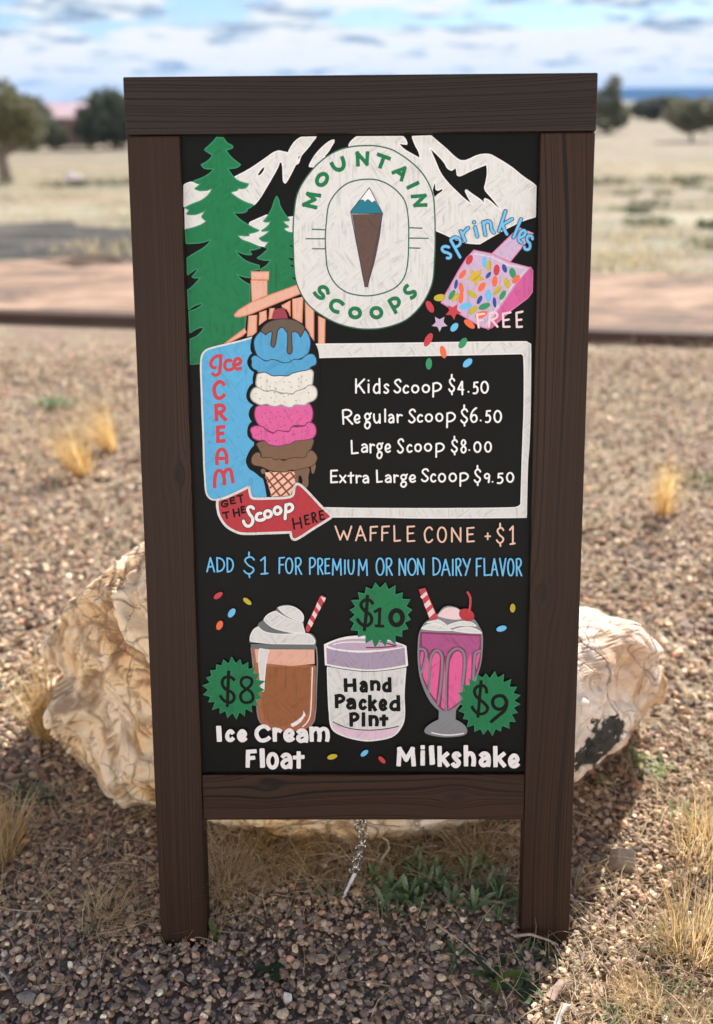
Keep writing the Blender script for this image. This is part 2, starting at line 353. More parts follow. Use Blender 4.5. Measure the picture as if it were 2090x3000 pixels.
def straw_cols(n, mul=1.0): return STRAW[rng.integers(0, len(STRAW), n)] * rng.uniform(.7, 1.15, size=(n, 1)) * mul
def build_field_grass():
    n = 9000; y = 3.7 + 26 * rng.uniform(0, 1, n) ** 1.7; x = rng.uniform(-1, 1, n) * (.9 + .46 * (y + .9))
    k = np.array([mnoise.noise(Vector((a * .55, b * 1.3, 3.0))) + .6 * mnoise.noise(Vector((a * 1.7, b * 2.6, 8.0))) for a, b in zip(x, y)])
    s_ = y + .178 * x - 3.387; keep = (k > .02) & ((s_ > 2.0) | ((s_ > .25) & (k > .55))); x, y, k = x[keep], y[keep], k[keep]; m = 7
    P = np.repeat(np.stack([x, y, terr(y)], -1), m, 0); n = len(P); P[:, :2] += rng.normal(0, .09, (n, 2))
    P[:, 2] = terr(P[:, 1])
    g = np.repeat(k, m); col = np.where((g > .38)[:, None], np.array((.30, .33, .19)), np.array((.50, .41, .26))) * rng.uniform(.6, 1.15, (n, 1))
    V, F, C = blades(P, rng.uniform(.04, .14, n), rng.uniform(.006, .014, n), rng.uniform(0, 6.28, n), rng.uniform(.5, 1.4, n), rng.uniform(.1, 1.0, n), col, segs=3)
    tag(mesh_np('field_grass', V, F, M_STRAW, C), 'dry grass growing in patches over the far field', 'grass', kind='stuff')
build_field_grass()
def build_litter():
    parts = []
    def add(n, xf, L, W, z, el, dr):
        P = xf(n); P = np.concatenate([P, rng.uniform(*z, n)[:, None] - .007], 1)
        parts.append(blades(P, rng.uniform(*L, n), rng.uniform(*W, n), rng.uniform(0, 2 * np.pi, n), rng.uniform(*el, n), rng.uniform(*dr, n), straw_cols(n), curl=rng.uniform(-1.2, 1.2, n)))
    def area(x0, x1, y0, y1): return lambda n: np.stack([rng.uniform(x0, x1, n), rng.uniform(y0, y1, n)], -1)
    def clump(cx, cy, sx, sy): return lambda n: np.stack([rng.normal(cx, sx, n), rng.normal(cy, sy, n)], -1)
    lie = ((.008, .016), (-.05, .25), (.0, .4))
    add(330, area(-.6, .6, -.3, .15), (.02, .07), (.0006, .0012), *lie)
    add(1500, area(-.9, -.15, .0, .35), (.03, .10), (.0006, .0014), *lie)
    add(1500, area(-.22, .25, .07, .24), (.04, .12), (.0006, .0013), (.006, .02), (-.05, .7), (.3, 1.6))
    add(2600, area(.26, .75, -.35, .5), (.02, .08), (.0006, .0014), (.006, .018), (-.05, .6), (.0, 1.2))
    add(1500, clump(.30, -.15, .09, .08), (.015, .05), (.0006, .0012), (.006, .016), (.1, 1.2), (.2, 1.6))
    add(5200, area(-1.3, 1.3, .45, 2.2), (.04, .13), (.001, .0028), (.008, .018), (-.05, .5), (.0, 1.0))
    add(2500, area(-1.8, 1.8, 2.2, 3.2), (.05, .14), (.0015, .003), (.008, .018), (.0, .7), (.0, 1.0))
    V, F, C, off = [], [], [], 0
    for v, f, c in parts: V.append(v); F.append(f + off); C.append(c); off += len(v)
    tag(mesh_np('straw_litter', np.concatenate(V), np.concatenate(F), M_STRAW, np.concatenate(C)), 'dry straw stems strewn over the gravel', 'straw', kind='stuff')
build_litter()

# ------------------------------------------------------------------ the artwork painted on the board: tenths of a millimetre on the panel, starred points are corners
ART = [
('painted_mountains', None, [
 ('P', 'white', '-1385,9173* -1222,9253 -1031,9373 -955,9422 -899,9439 -852,9430 -796,9418* -766,9474 -719,9536 -652,9580* -512,9583* -484,9583* -521,9544 -576,9475 -653,9391 -708,9301 -665,9392 -713,9303 -762,9213 -800,9146 -834,9100* -853,9124 -856,9196 -859,9277 -868,9322* -896,9324* -911,9278 -979,9161 -1048,9053 -1106,8963 -1165,8890 -1194,8872* -1279,8882 -1467,8947 -1464,9038 -1424,9128|-1052,9283* -1095,9256 -1149,9178* -1111,9184 -1070,9225'),
 ('C', 'rim', 13, 'r', '-1385,9173* -1222,9253 -1031,9373 -955,9422 -899,9439 -852,9430 -796,9418* -766,9474 -719,9536 -652,9580* -512,9583* -484,9583* -521,9544 -576,9475 -653,9391 -708,9301 -665,9392 -713,9303 -762,9213 -800,9146 -834,9100* -853,9124 -856,9196 -859,9277 -868,9322* -896,9324* -911,9278 -979,9161 -1048,9053 -1106,8963 -1165,8890 -1194,8872* -1279,8882 -1467,8947 -1464,9038 -1424,9128'),
 ('C', 'rim', 13, 'r', '-1052,9283* -1095,9256 -1149,9178* -1111,9184 -1070,9225'),
 ('P', 'white', '-1956,9087* -1878,9118 -1822,9100 -1746,9094* -1748,9022 -1634,9048* -1656,8949 -1771,8913 -1867,8877 -1963,8855*'),
 ('C', 'rim', 13, 'r', '-1956,9087* -1878,9118 -1822,9100 -1746,9094* -1748,9022 -1634,9048* -1656,8949 -1771,8913 -1867,8877 -1963,8855*'),
 ('P', 'white', '-1954,8837* -1897,8832 -1698,8830* -1682,8711* -1770,8662 -1856,8632 -1957,8614*'),
 ('C', 'rim', 13, 'r', '-1954,8837* -1897,8832 -1698,8830* -1682,8711* -1770,8662 -1856,8632 -1957,8614*'),
 ('P', 'white', '-1241,8671 -1188,8703 -1111,8735 -1044,8762* -989,8706* -1019,8633 -1095,8597 -1143,8599 -1209,8630'),
 ('C', 'rim', 13, 'r', '-1241,8671 -1188,8703 -1111,8735 -1044,8762* -989,8706* -1019,8633 -1095,8597 -1143,8599 -1209,8630'),
 ('P', 'white', '-1378,8548* -1287,8543 -1249,8538* -1258,8566 -1191,8570 -1134,8593 -1096,8588 -1015,8596* -1012,8486 -1027,8477* -1042,8445 -1080,8424* -1194,8449 -1289,8479 -1345,8516'),
 ('C', 'rim', 13, 'r', '-1378,8548* -1287,8543 -1249,8538* -1258,8566 -1191,8570 -1134,8593 -1096,8588 -1015,8596* -1012,8486 -1027,8477* -1042,8445 -1080,8424* -1194,8449 -1289,8479 -1345,8516'),
 ('P', 'white', '-865,8733* -808,8734 -736,8743* -739,8571* -792,8569 -858,8577*'),
 ('C', 'rim', 13, 'r', '-865,8733* -808,8734 -736,8743* -739,8571* -792,8569 -858,8577*'),
 ('P', 'white', '-290,9550* -338,9535 -414,9479 -491,9402 -546,9320 -568,9274* -492,9266* -297,9349* -372,9370 -415,9376* -361,9422 -328,9473 -295,9524'),
 ('C', 'rim', 13, 'r', '-290,9550* -338,9535 -414,9479 -491,9402 -546,9320 -568,9274* -492,9266* -297,9349* -372,9370 -415,9376* -361,9422 -328,9473 -295,9524'),
 ('P', 'white', '-128,9492* -101,9535 -42,9581* 464,9579* 496,9543 510,9497* 415,9510* 469,9451 555,9399 655,9347* 642,9414 598,9496 566,9578* 773,9584* 854,9516 939,9447 1024,9370 1083,9329 1138,9320 1192,9336 1276,9372 1343,9386 1419,9382 1487,9350 1658,9248 1786,9149 1898,9076 1932,9047* 1932,8720* 1788,8676 1628,8603 1459,8513 1324,8436* 1170,8449 1033,8492 947,8534 827,8584* 65,8717*|753,9466* 813,9335 882,9189 967,9083 1070,8984 1164,8902 1245,8856* 1198,8918 1155,9000* 1164,9014* 1231,8967 1317,8909 1386,8850* 1365,8900 1372,8919* 1427,8892 1496,8834 1561,8784* 1513,8850 1435,8941 1383,8998 1366,9039* 1386,9120 1395,9193 1387,9282* 1278,9242 1194,9207 1093,9163 1064,9171* 1050,9248* 1004,9222* 957,9245 923,9302 855,9375 787,9438|788,9011* 813,9092 825,9094* 831,9019* 858,9014 892,9028 910,9022 896,8994 850,8961 812,8925*'),
 ('C', 'rim', 13, 'r', '-128,9492* -101,9535 -42,9581* 464,9579* 496,9543 510,9497* 415,9510* 469,9451 555,9399 655,9347* 642,9414 598,9496 566,9578* 773,9584* 854,9516 939,9447 1024,9370 1083,9329 1138,9320 1192,9336 1276,9372 1343,9386 1419,9382 1487,9350 1658,9248 1786,9149 1898,9076 1932,9047* 1932,8720* 1788,8676 1628,8603 1459,8513 1324,8436* 1170,8449 1033,8492 947,8534 827,8584* 65,8717*'),
 ('C', 'rim', 13, 'r', '753,9466* 813,9335 882,9189 967,9083 1070,8984 1164,8902 1245,8856* 1198,8918 1155,9000* 1164,9014* 1231,8967 1317,8909 1386,8850* 1365,8900 1372,8919* 1427,8892 1496,8834 1561,8784* 1513,8850 1435,8941 1383,8998 1366,9039* 1386,9120 1395,9193 1387,9282* 1278,9242 1194,9207 1093,9163 1064,9171* 1050,9248* 1004,9222* 957,9245 923,9302 855,9375 787,9438'),
 ('C', 'rim', 13, 'r', '788,9011* 813,9092 825,9094* 831,9019* 858,9014 892,9028 910,9022 896,8994 850,8961 812,8925*'),
]),
('painted_tree', 'small green painted pine beside the emblem', [
 ('P', 'green', '-931,8961* -909,8916 -900,8870 -863,8797 -799,8714* -799,8700 -870,8696* -837,8659 -800,8632* -862,8618* -820,8581 -739,8569* -736,8162 -700,8006* -855,7937* -1123,7831* -1152,8004* -1126,8176* -1059,8218 -1009,8276* -1091,8277 -1162,8299* -1101,8341 -1033,8404* -1081,8408* -1027,8477* -1098,8482 -1135,8514* -1058,8555 -1015,8596* -1096,8588 -1110,8593* -1037,8642 -1003,8697* -1036,8688 -1084,8693* -1035,8752 -986,8834 -956,8916'),
 ('C', 'greenrim', 13, 'r', '-931,8961* -909,8916 -900,8870 -863,8797 -799,8714* -799,8700 -870,8696* -837,8659 -800,8632* -862,8618* -820,8581 -739,8569* -736,8162 -700,8006* -855,7937* -1123,7831* -1152,8004* -1126,8176* -1059,8218 -1009,8276* -1091,8277 -1162,8299* -1101,8341 -1033,8404* -1081,8408* -1027,8477* -1098,8482 -1135,8514* -1058,8555 -1015,8596* -1096,8588 -1110,8593* -1037,8642 -1003,8697* -1036,8688 -1084,8693* -1035,8752 -986,8834 -956,8916'),
 ('P', 'black', '-808,8438* -737,8429* -737,8408* -775,8415*'),
 ('P', 'black', '-821,8299* -734,8290* -734,8248* -794,8278*'),
 ('P', 'black', '-797,8222* -735,8218* -735,8186* -779,8203*'),
 ('P', 'black', '-778,8085* -715,8087* -715,8044* -754,8060*'),
]),
('painted_tree', 'tall green painted pine on the board edge', [
 ('P', 'green', '-1580,9586* -1505,9582* -1460,9524 -1414,9501 -1403,9481* -1452,9460 -1485,9460* -1435,9389 -1380,9340 -1323,9299* -1373,9268 -1467,9262* -1422,9191 -1367,9137 -1301,9109 -1240,9095* -1274,9055 -1327,9046 -1378,9064* -1360,9035 -1417,9015 -1444,9006* -1372,8951 -1278,8900 -1194,8872* -1232,8841 -1271,8827* -1261,8813 -1300,8791 -1376,8787 -1419,8796* -1359,8727 -1284,8676 -1209,8630 -1134,8597* -1191,8575 -1258,8566* -1249,8543 -1325,8543 -1378,8548* -1326,8497 -1241,8465 -1119,8413* -1195,8390 -1253,8386* -1221,8335* -1292,8340 -1349,8359 -1406,8383* -1350,8313 -1275,8261 -1142,8218* -1137,8178* -1242,8157* -1247,8085* -1316,8096 -1398,8124* -1339,8059 -1251,8010* -1257,7789* -1304,7659* -1319,7528* -1557,7352* -1727,7268* -1807,7224* -1827,7136* -1950,7123* -1946,7412* -1867,7444 -1792,7520 -1803,7540 -1864,7526 -1944,7477* -1949,7720* -1879,7739 -1812,7776 -1794,7798 -1833,7798 -1901,7771 -1952,7734* -1955,7955* -1904,7987 -1801,8094* -1868,8086 -1900,8100* -1855,8148 -1837,8186 -1899,8154 -1950,8117* -1949,8304* -1866,8353 -1768,8408 -1700,8463 -1681,8505* -1737,8482 -1824,8466 -1953,8463* -1957,8612* -1856,8635 -1769,8666 -1716,8704* -1749,8721 -1771,8749* -1747,8785 -1717,8821* -1775,8794 -1851,8772 -1937,8777* -1907,8823* -1953,8846* -1867,8886 -1771,8922 -1693,8976 -1643,9053* -1710,9031 -1786,9029 -1837,9050* -1804,9072 -1770,9095* -1821,9109 -1849,9131* -1763,9158 -1677,9202 -1618,9258* -1694,9258 -1731,9270 -1758,9302* -1701,9329 -1657,9364 -1628,9404* -1670,9427 -1717,9459* -1658,9508 -1609,9552'),
 ('C', 'greenrim', 13, 'r', '-1580,9586* -1505,9582* -1460,9524 -1414,9501 -1403,9481* -1452,9460 -1485,9460* -1435,9389 -1380,9340 -1323,9299* -1373,9268 -1467,9262* -1422,9191 -1367,9137 -1301,9109 -1240,9095* -1274,9055 -1327,9046 -1378,9064* -1360,9035 -1417,9015 -1444,9006* -1372,8951 -1278,8900 -1194,8872* -1232,8841 -1271,8827* -1261,8813 -1300,8791 -1376,8787 -1419,8796* -1359,8727 -1284,8676 -1209,8630 -1134,8597* -1191,8575 -1258,8566* -1249,8543 -1325,8543 -1378,8548* -1326,8497 -1241,8465 -1119,8413* -1195,8390 -1253,8386* -1221,8335* -1292,8340 -1349,8359 -1406,8383* -1350,8313 -1275,8261 -1142,8218* -1137,8178* -1242,8157* -1247,8085* -1316,8096 -1398,8124* -1339,8059 -1251,8010* -1257,7789* -1304,7659* -1319,7528* -1557,7352* -1727,7268* -1807,7224* -1827,7136* -1950,7123* -1946,7412* -1867,7444 -1792,7520 -1803,7540 -1864,7526 -1944,7477* -1949,7720* -1879,7739 -1812,7776 -1794,7798 -1833,7798 -1901,7771 -1952,7734* -1955,7955* -1904,7987 -1801,8094* -1868,8086 -1900,8100* -1855,8148 -1837,8186 -1899,8154 -1950,8117* -1949,8304* -1866,8353 -1768,8408 -1700,8463 -1681,8505* -1737,8482 -1824,8466 -1953,8463* -1957,8612* -1856,8635 -1769,8666 -1716,8704* -1749,8721 -1771,8749* -1747,8785 -1717,8821* -1775,8794 -1851,8772 -1937,8777* -1907,8823* -1953,8846* -1867,8886 -1771,8922 -1693,8976 -1643,9053* -1710,9031 -1786,9029 -1837,9050* -1804,9072 -1770,9095* -1821,9109 -1849,9131* -1763,9158 -1677,9202 -1618,9258* -1694,9258 -1731,9270 -1758,9302* -1701,9329 -1657,9364 -1628,9404* -1670,9427 -1717,9459* -1658,9508 -1609,9552'),
]),
('painted_cabin', None, [
 ('P', 'peach', '-1232,8149* -1033,8148* -1041,8062* -1234,8064*'),
 ('C', 'peachline', 13, 'r', '-1232,8149* -1033,8148* -1041,8062* -1234,8064*'),
 ('P', 'peach', '-1237,8056* -1057,8052* -1061,7890* -1232,7819*'),
 ('C', 'peachline', 13, 'r', '-1237,8056* -1057,8052* -1061,7890* -1232,7819*'),
 ('P', 'peach', '-1437,7676* -1391,7725* -1234,7816* -1055,7885* -713,8003* -670,7912* -969,7798* -1237,7691* -1371,7654* -1427,7657*'),
 ('C', 'peachline', 13, 'r', '-1437,7676* -1391,7725* -1234,7816* -1055,7885* -713,8003* -670,7912* -969,7798* -1237,7691* -1371,7654* -1427,7657*'),
 ('P', 'peach', '-1271,7664* -1182,7674* -1192,7456* -1293,7435*'),
 ('C', 'peachline', 13, 'r', '-1271,7664* -1182,7674* -1192,7456* -1293,7435*'),
 ('P', 'peach', '-1148,7701* -1075,7723* -1072,7625* -1157,7560*'),
 ('C', 'peachline', 13, 'r', '-1148,7701* -1075,7723* -1072,7625* -1157,7560*'),
 ('P', 'peach', '-1031,7744* -981,7749* -1011,7635* -1044,7625*'),
 ('C', 'peachline', 13, 'r', '-1031,7744* -981,7749* -1011,7635* -1044,7625*'),
 ('P', 'peach', '-897,7776* -802,7829* -805,7656* -837,7732* -892,7759*'),
 ('C', 'peachline', 13, 'r', '-897,7776* -802,7829* -805,7656* -837,7732* -892,7759*'),
 ('P', 'peach', '-774,7845* -657,7871* -673,7579* -772,7639*'),
 ('C', 'peachline', 13, 'r', '-774,7845* -657,7871* -673,7579* -772,7639*'),
 ('P', 'peach', '-631,7817* -538,7719* -543,7348* -565,7349* -586,7469* -629,7535*'),
 ('C', 'peachline', 13, 'r', '-631,7817* -538,7719* -543,7348* -565,7349* -586,7469* -629,7535*'),
 ('P', 'peach', '-483,7659* -412,7621* -420,7348* -487,7348*'),
 ('C', 'peachline', 13, 'r', '-483,7659* -412,7621* -420,7348* -487,7348*'),
 ('P', 'peach', '-1557,7355* -1319,7528* -1306,7484* -1354,7441* -1467,7387*'),
 ('C', 'peachline', 13, 'r', '-1557,7355* -1319,7528* -1306,7484* -1354,7441* -1467,7387*'),
]),
('painted_emblem', None, [
 ('C', 'emgreen', 30, 'r', '103,9480 -123,9466 -296,9411 -460,9299 -602,9144 -692,8989 -727,8832 -747,8622 -746,8304 -733,8090 -686,7939 -589,7787 -435,7667 -259,7579 -71,7529 96,7517 262,7532 484,7607 627,7725 726,7865 791,8026 811,8240 818,8505 807,8821 785,8978 697,9155 567,9291 372,9421 243,9463'),
 ('P', 'white', '103,9480 -123,9466 -296,9411 -460,9299 -602,9144 -692,8989 -727,8832 -747,8622 -746,8304 -733,8090 -686,7939 -589,7787 -435,7667 -259,7579 -71,7529 96,7517 262,7532 484,7607 627,7725 726,7865 791,8026 811,8240 818,8505 807,8821 785,8978 697,9155 567,9291 372,9421 243,9463'),
 ('C', 'emgreen', 15, 'r', '80,9134 -61,9119 -169,9079 -279,8986 -356,8861 -385,8672 -398,8514 -394,8355 -375,8173 -299,8023 -179,7925 -46,7886 97,7878 263,7911 395,7975 483,8082 521,8242 531,8507 525,8718 492,8886 416,8991 307,9075 188,9123'),
 ('S', 'emgreen', 14, 'f', '-542,8605* -403,8598*'),
 ('S', 'emgreen', 14, 'f', '-612,8503* -404,8501*'),
 ('S', 'emgreen', 14, 'f', '-539,8394* -400,8393*'),
 ('S', 'emgreen', 14, 'f', '536,8613* 676,8607*'),
 ('S', 'emgreen', 14, 'f', '537,8502* 746,8498*'),
 ('S', 'emgreen', 14, 'f', '537,8396* 657,8392*'),
]),
('painted_cone', 'brown cone with a teal and white peak in the emblem', [
 ('P', 'purewhite', '96,9043* 31,8963 -13,8909* 25,8884* 133,8868* 164,8904*'),
 ('P', 'teal', '-13,8911* 25,8918 47,8895* 77,8923 101,8908 128,8887* 144,8904 161,8904* 240,8771* -112,8775* -112,8796*'),
 ('P', 'conebrown', '-101,8763* 242,8764* 209,8509* 153,8244* 70,7972* 42,7972* 10,8106* -43,8405* -75,8617*'),
 ('S', 'navy', 9, 'r', '96,9045* -112,8794* -112,8773* 42,7972*'),
 ('S', 'navy', 9, 'r', '96,9045* 242,8767* 71,7972*'),
 ('S', 'navy', 9, 'r', '-112,8773* 242,8767*'),
]),
('lettering', 'green letters arching over the emblem', [
 ('S', 'green', 42, 'f', '-503,8839* -630,8868* -513,8923* -585,8983* -458,8964*'),
 ('C', 'green', 44, 'r', '-386,9106 -411,9084 -440,9075 -466,9082 -482,9103 -482,9133 -468,9163 -443,9185 -414,9194 -388,9187 -372,9166 -372,9136'),
 ('S', 'green', 44, 'f', '-317,9298 -276,9246 -222,9237 -187,9276 -202,9359'),
 ('S', 'green', 42, 'f', '-29,9287* -35,9407* 68,9297* 76,9408*'),
 ('S', 'green', 42, 'f', '198,9392* 313,9351*'),
 ('S', 'green', 42, 'f', '256,9365* 216,9264*'),
 ('S', 'green', 40, 'f', '359,9202* 486,9248* 450,9124*'),
 ('S', 'green', 40, 'f', '405,9209* 461,9173*'),
 ('S', 'green', 42, 'f', '627,9088* 524,9042*'),
 ('S', 'green', 40, 'f', '570,8946* 709,8955* 599,8852* 718,8855*'),
]),
('lettering', 'green letters curving under the emblem', [
 ('S', 'green', 42, 'f', '-375,7913 -399,7967 -459,7972 -468,7929 -431,7889 -428,7860 -472,7860 -523,7908'),
 ('S', 'green', 44, 'f', '-211,7790 -257,7823 -314,7820 -343,7773 -322,7723 -267,7701'),
 ('C', 'green', 44, 'r', '-63,7739 -36,7727 -18,7705 -15,7680 -27,7656 -51,7642 -81,7641 -108,7652 -125,7674 -128,7700 -116,7723 -92,7737'),
 ('C', 'green', 44, 'r', '178,7742 205,7730 222,7707 225,7680 213,7656 189,7641 159,7639 132,7651 115,7674 112,7700 124,7725 148,7740'),
 ('S', 'green', 42, 'f', '316,7816* 386,7694*'),
 ('S', 'green', 42, 'f', '318,7822 390,7848 424,7813 406,7764 356,7753'),
 ('S', 'green', 42, 'f', '514,7983 489,7951 500,7912 549,7907 593,7918 602,7882 566,7853'),
]),
('painted_scoop', 'lilac and pink painted scoop tipping sprinkles', [
 ('P', 'lilac', '1753,8607* 1916,8545* 1666,8240* 1456,8325*'),
 ('C', 'pinkline', 12, 'r', '1753,8607* 1916,8545* 1666,8240* 1456,8325*'),
 ('P', 'hotpink', '1898,8181* 1918,8137* 1918,7907* 1874,7845* 1694,7712* 1470,7516* 1425,7494* 1531,7695* 1743,8006*'),
 ('C', 'pinkline', 12, 'r', '1898,8181* 1918,8137* 1918,7907* 1874,7845* 1694,7712* 1470,7516* 1425,7494* 1531,7695* 1743,8006*'),
 ('P', 'lilac', '1257,8366* 1456,8325* 1666,8229* 1891,8173* 1743,8006* 1531,7695* 1424,7506* 1351,7526* 1121,7662* 896,7798* 945,7887* 1088,8143* 1177,8283*'),
 ('C', 'pinkline', 13, 'r', '1257,8366* 1456,8325* 1666,8229* 1891,8173* 1743,8006* 1531,7695* 1424,7506* 1351,7526* 1121,7662* 896,7798* 945,7887* 1088,8143* 1177,8283*'),
 ('S', 'white', 10, 'r', '1848,8155* 1707,7997* 1494,7696* 1406,7544*'),
 ('S', 'white', 10, 'r', '1267,8326* 1457,8290* 1648,8201* 1839,8164*'),
]),
('painted_sprinkle', None, [
 ('P', 'red', '1233,8312 1245,8298 1248,8274 1240,8246 1224,8223 1203,8209 1184,8209 1172,8223 1169,8247 1177,8275 1194,8299 1214,8313'),
]),
('painted_sprinkle', None, [
 ('P', 'sky', '1378,8301 1393,8292 1404,8268 1408,8235 1405,8202 1395,8178 1380,8169 1366,8178 1355,8202 1350,8235 1354,8268 1364,8292'),
]),
('painted_sprinkle', None, [
 ('P', 'yellow', '1425,8258 1439,8249 1448,8227 1451,8197 1447,8167 1437,8145 1423,8138 1410,8146 1400,8169 1397,8199 1401,8229 1412,8250'),
]),
('painted_sprinkle', None, [
 ('P', 'red', '1518,8210 1535,8200 1546,8177 1548,8145 1541,8115 1527,8094 1509,8087 1493,8097 1482,8121 1479,8152 1486,8182 1500,8203'),
]),
('painted_sprinkle', None, [
 ('P', 'royal', '1620,8120 1606,8122 1590,8136 1578,8157 1573,8181 1575,8201 1584,8211 1598,8209 1614,8196 1626,8174 1631,8150 1629,8130'),
]),
('painted_sprinkle', None, [
 ('P', 'sgreen', '1709,8061 1689,8064 1671,8081 1658,8108 1654,8137 1661,8160 1676,8172 1696,8169 1715,8152 1727,8125 1731,8096 1724,8073'),
]),
('painted_sprinkle', None, [
 ('P', 'orange', '1167,8152 1174,8138 1171,8115 1158,8089 1138,8068 1117,8057 1100,8058 1093,8073 1096,8096 1110,8122 1130,8143 1150,8154'),
]),
('painted_sprinkle', None, [
 ('P', 'royal', '1448,8128 1453,8118 1450,8101 1440,8082 1426,8067 1411,8058 1400,8059 1395,8069 1397,8086 1407,8105 1422,8121 1437,8129'),
]),
('painted_sprinkle', None, [
 ('P', 'orange', '1500,8085 1515,8075 1525,8053 1527,8022 1520,7993 1507,7972 1492,7965 1477,7974 1467,7997 1465,8028 1471,8057 1484,8078'),
]),
('painted_sprinkle', None, [
 ('P', 'orange', '1768,8089 1776,8073 1772,8051 1758,8027 1737,8009 1715,8001 1698,8005 1690,8021 1694,8044 1708,8067 1729,8086 1751,8094'),
]),
('painted_sprinkle', None, [
 ('P', 'yellow', '1650,7945 1632,7949 1615,7968 1602,7997 1597,8028 1602,8053 1615,8065 1632,8060 1650,8041 1663,8012 1668,7981 1663,7957'),
]),
('painted_sprinkle', None, [
 ('P', 'royal', '1071,8049 1080,8040 1084,8020 1082,7993 1075,7968 1064,7950 1053,7944 1045,7953 1041,7974 1043,8000 1050,8026 1060,8044'),
]),
('painted_sprinkle', None, [
 ('P', 'orange', '1132,7893 1117,7900 1103,7921 1093,7952 1091,7984 1096,8009 1108,8020 1123,8013 1137,7992 1147,7961 1149,7929 1144,7904'),
]),
('painted_sprinkle', None, [
 ('P', 'orange', '1124,7916 1137,7906 1145,7881 1146,7847 1140,7814 1128,7791 1113,7783 1100,7793 1092,7819 1091,7852 1098,7885 1109,7909'),
]),
('painted_sprinkle', None, [
 ('P', 'orange', '1385,8013 1393,7997 1391,7974 1378,7948 1358,7927 1336,7916 1318,7919 1310,7934 1312,7958 1325,7984 1345,8005 1367,8015'),
]),
('painted_sprinkle', None, [
 ('P', 'yellow', '1561,7976 1569,7962 1565,7938 1551,7911 1530,7888 1509,7876 1492,7878 1485,7893 1488,7917 1503,7944 1523,7966 1544,7978'),
]),
('painted_sprinkle', None, [
 ('P', 'sgreen', '1049,7935 1057,7921 1054,7897 1042,7868 1023,7843 1003,7828 987,7828 979,7842 982,7867 994,7895 1013,7920 1033,7935'),
]),
('painted_sprinkle', None, [
 ('P', 'gold', '1095,7896 1101,7882 1095,7860 1080,7835 1059,7814 1038,7803 1023,7805 1018,7819 1024,7841 1039,7866 1060,7886 1080,7897'),
]),
('painted_sprinkle', None, [
 ('P', 'yellow', '1298,7849 1282,7841 1256,7845 1228,7859 1204,7881 1191,7903 1193,7921 1209,7929 1235,7925 1263,7910 1287,7889 1300,7866'),
]),
('painted_sprinkle', None, [
 ('P', 'sky', '1424,7939 1442,7931 1456,7906 1462,7871 1459,7836 1448,7810 1431,7801 1413,7809 1400,7835 1393,7869 1396,7904 1407,7930'),
]),
('painted_sprinkle', None, [
 ('P', 'sgreen', '1615,7923 1624,7910 1623,7886 1612,7859 1594,7836 1575,7823 1558,7824 1549,7837 1550,7861 1561,7888 1579,7911 1599,7924'),
]),
('painted_sprinkle', None, [
 ('P', 'royal', '1352,7869 1360,7857 1359,7837 1349,7813 1334,7791 1318,7779 1304,7778 1297,7790 1298,7810 1307,7835 1322,7856 1339,7868'),
]),
('painted_sprinkle', None, [
 ('P', 'royal', '1503,7738 1492,7745 1482,7765 1476,7794 1476,7823 1481,7845 1491,7853 1502,7847 1512,7826 1518,7797 1518,7768 1513,7746'),
]),
('painted_sprinkle', None, [
 ('P', 'sky', '1245,7773 1241,7753 1219,7733 1187,7719 1151,7716 1122,7722 1108,7738 1112,7759 1133,7778 1166,7792 1201,7796 1230,7789'),
]),
('painted_sprinkle', None, [
 ('P', 'sgreen', '1447,7777 1445,7758 1427,7738 1397,7721 1364,7713 1336,7716 1321,7728 1323,7747 1341,7768 1371,7784 1404,7792 1432,7790'),
]),
('painted_sprinkle', None, [
 ('P', 'yellow', '1302,7753 1308,7736 1300,7713 1282,7688 1257,7670 1233,7662 1215,7668 1210,7685 1217,7709 1236,7733 1261,7751 1285,7759'),
]),
('painted_sprinkle', None, [
 ('P', 'orange', '1417,7685 1414,7665 1394,7644 1362,7627 1326,7620 1296,7623 1281,7637 1283,7657 1304,7678 1336,7695 1372,7702 1402,7699'),
]),
('painted_sprinkle', None, [
 ('P', 'orange', '1276,7514 1258,7506 1229,7513 1197,7532 1171,7558 1157,7584 1160,7603 1178,7610 1207,7604 1239,7585 1265,7559 1279,7533'),
]),
('painted_sprinkle', None, [
 ('P', 'yellow', '949,7863 943,7843 921,7825 889,7814 854,7814 827,7823 815,7840 820,7860 842,7878 875,7888 909,7889 936,7880'),
]),
('painted_sprinkle', None, [
 ('P', 'red', '806,7689 785,7689 761,7706 739,7736 726,7770 725,7799 737,7815 757,7815 782,7798 803,7769 817,7735 817,7706'),
]),
('painted_sprinkle', None, [
 ('P', 'sky', '1085,7566 1094,7549 1090,7526 1076,7501 1054,7483 1031,7476 1013,7481 1004,7498 1008,7522 1022,7546 1044,7564 1067,7571'),
]),
('painted_star', 'gold star among the sprinkles', [
 ('P', 'gold', '1347,8162* 1334,8091* 1389,8041* 1315,8033* 1285,7967* 1253,8034* 1179,8042* 1233,8091* 1218,8163* 1283,8126*'),
]),
('painted_star', 'red star at the lip of the scoop', [
 ('P', 'red', '1080,7779* 1075,7717* 1127,7679* 1065,7665* 1045,7606* 1011,7660* 947,7661* 989,7708* 969,7768* 1028,7743*'),
]),
('painted_star', 'lilac star falling from the scoop', [
 ('P', 'lilac', '936,7641* 926,7581* 971,7538* 909,7530* 883,7475* 856,7531* 794,7539* 839,7581* 827,7641* 882,7612*'),
]),
('lettering', 'pale letters reading FREE', [
 ('S', 'palepink', 24, 'r', '1383,7670* 1303,7661* 1324,7519*'),
 ('S', 'palepink', 24, 'r', '1313,7589* 1363,7602*'),
 ('S', 'palepink', 24, 'r', '1445,7669* 1438,7527*'),
 ('S', 'palepink', 24, 'r', '1468,7604* 1534,7527*'),
 ('S', 'palepink', 24, 'r', '1677,7684* 1593,7668* 1602,7525* 1671,7526*'),
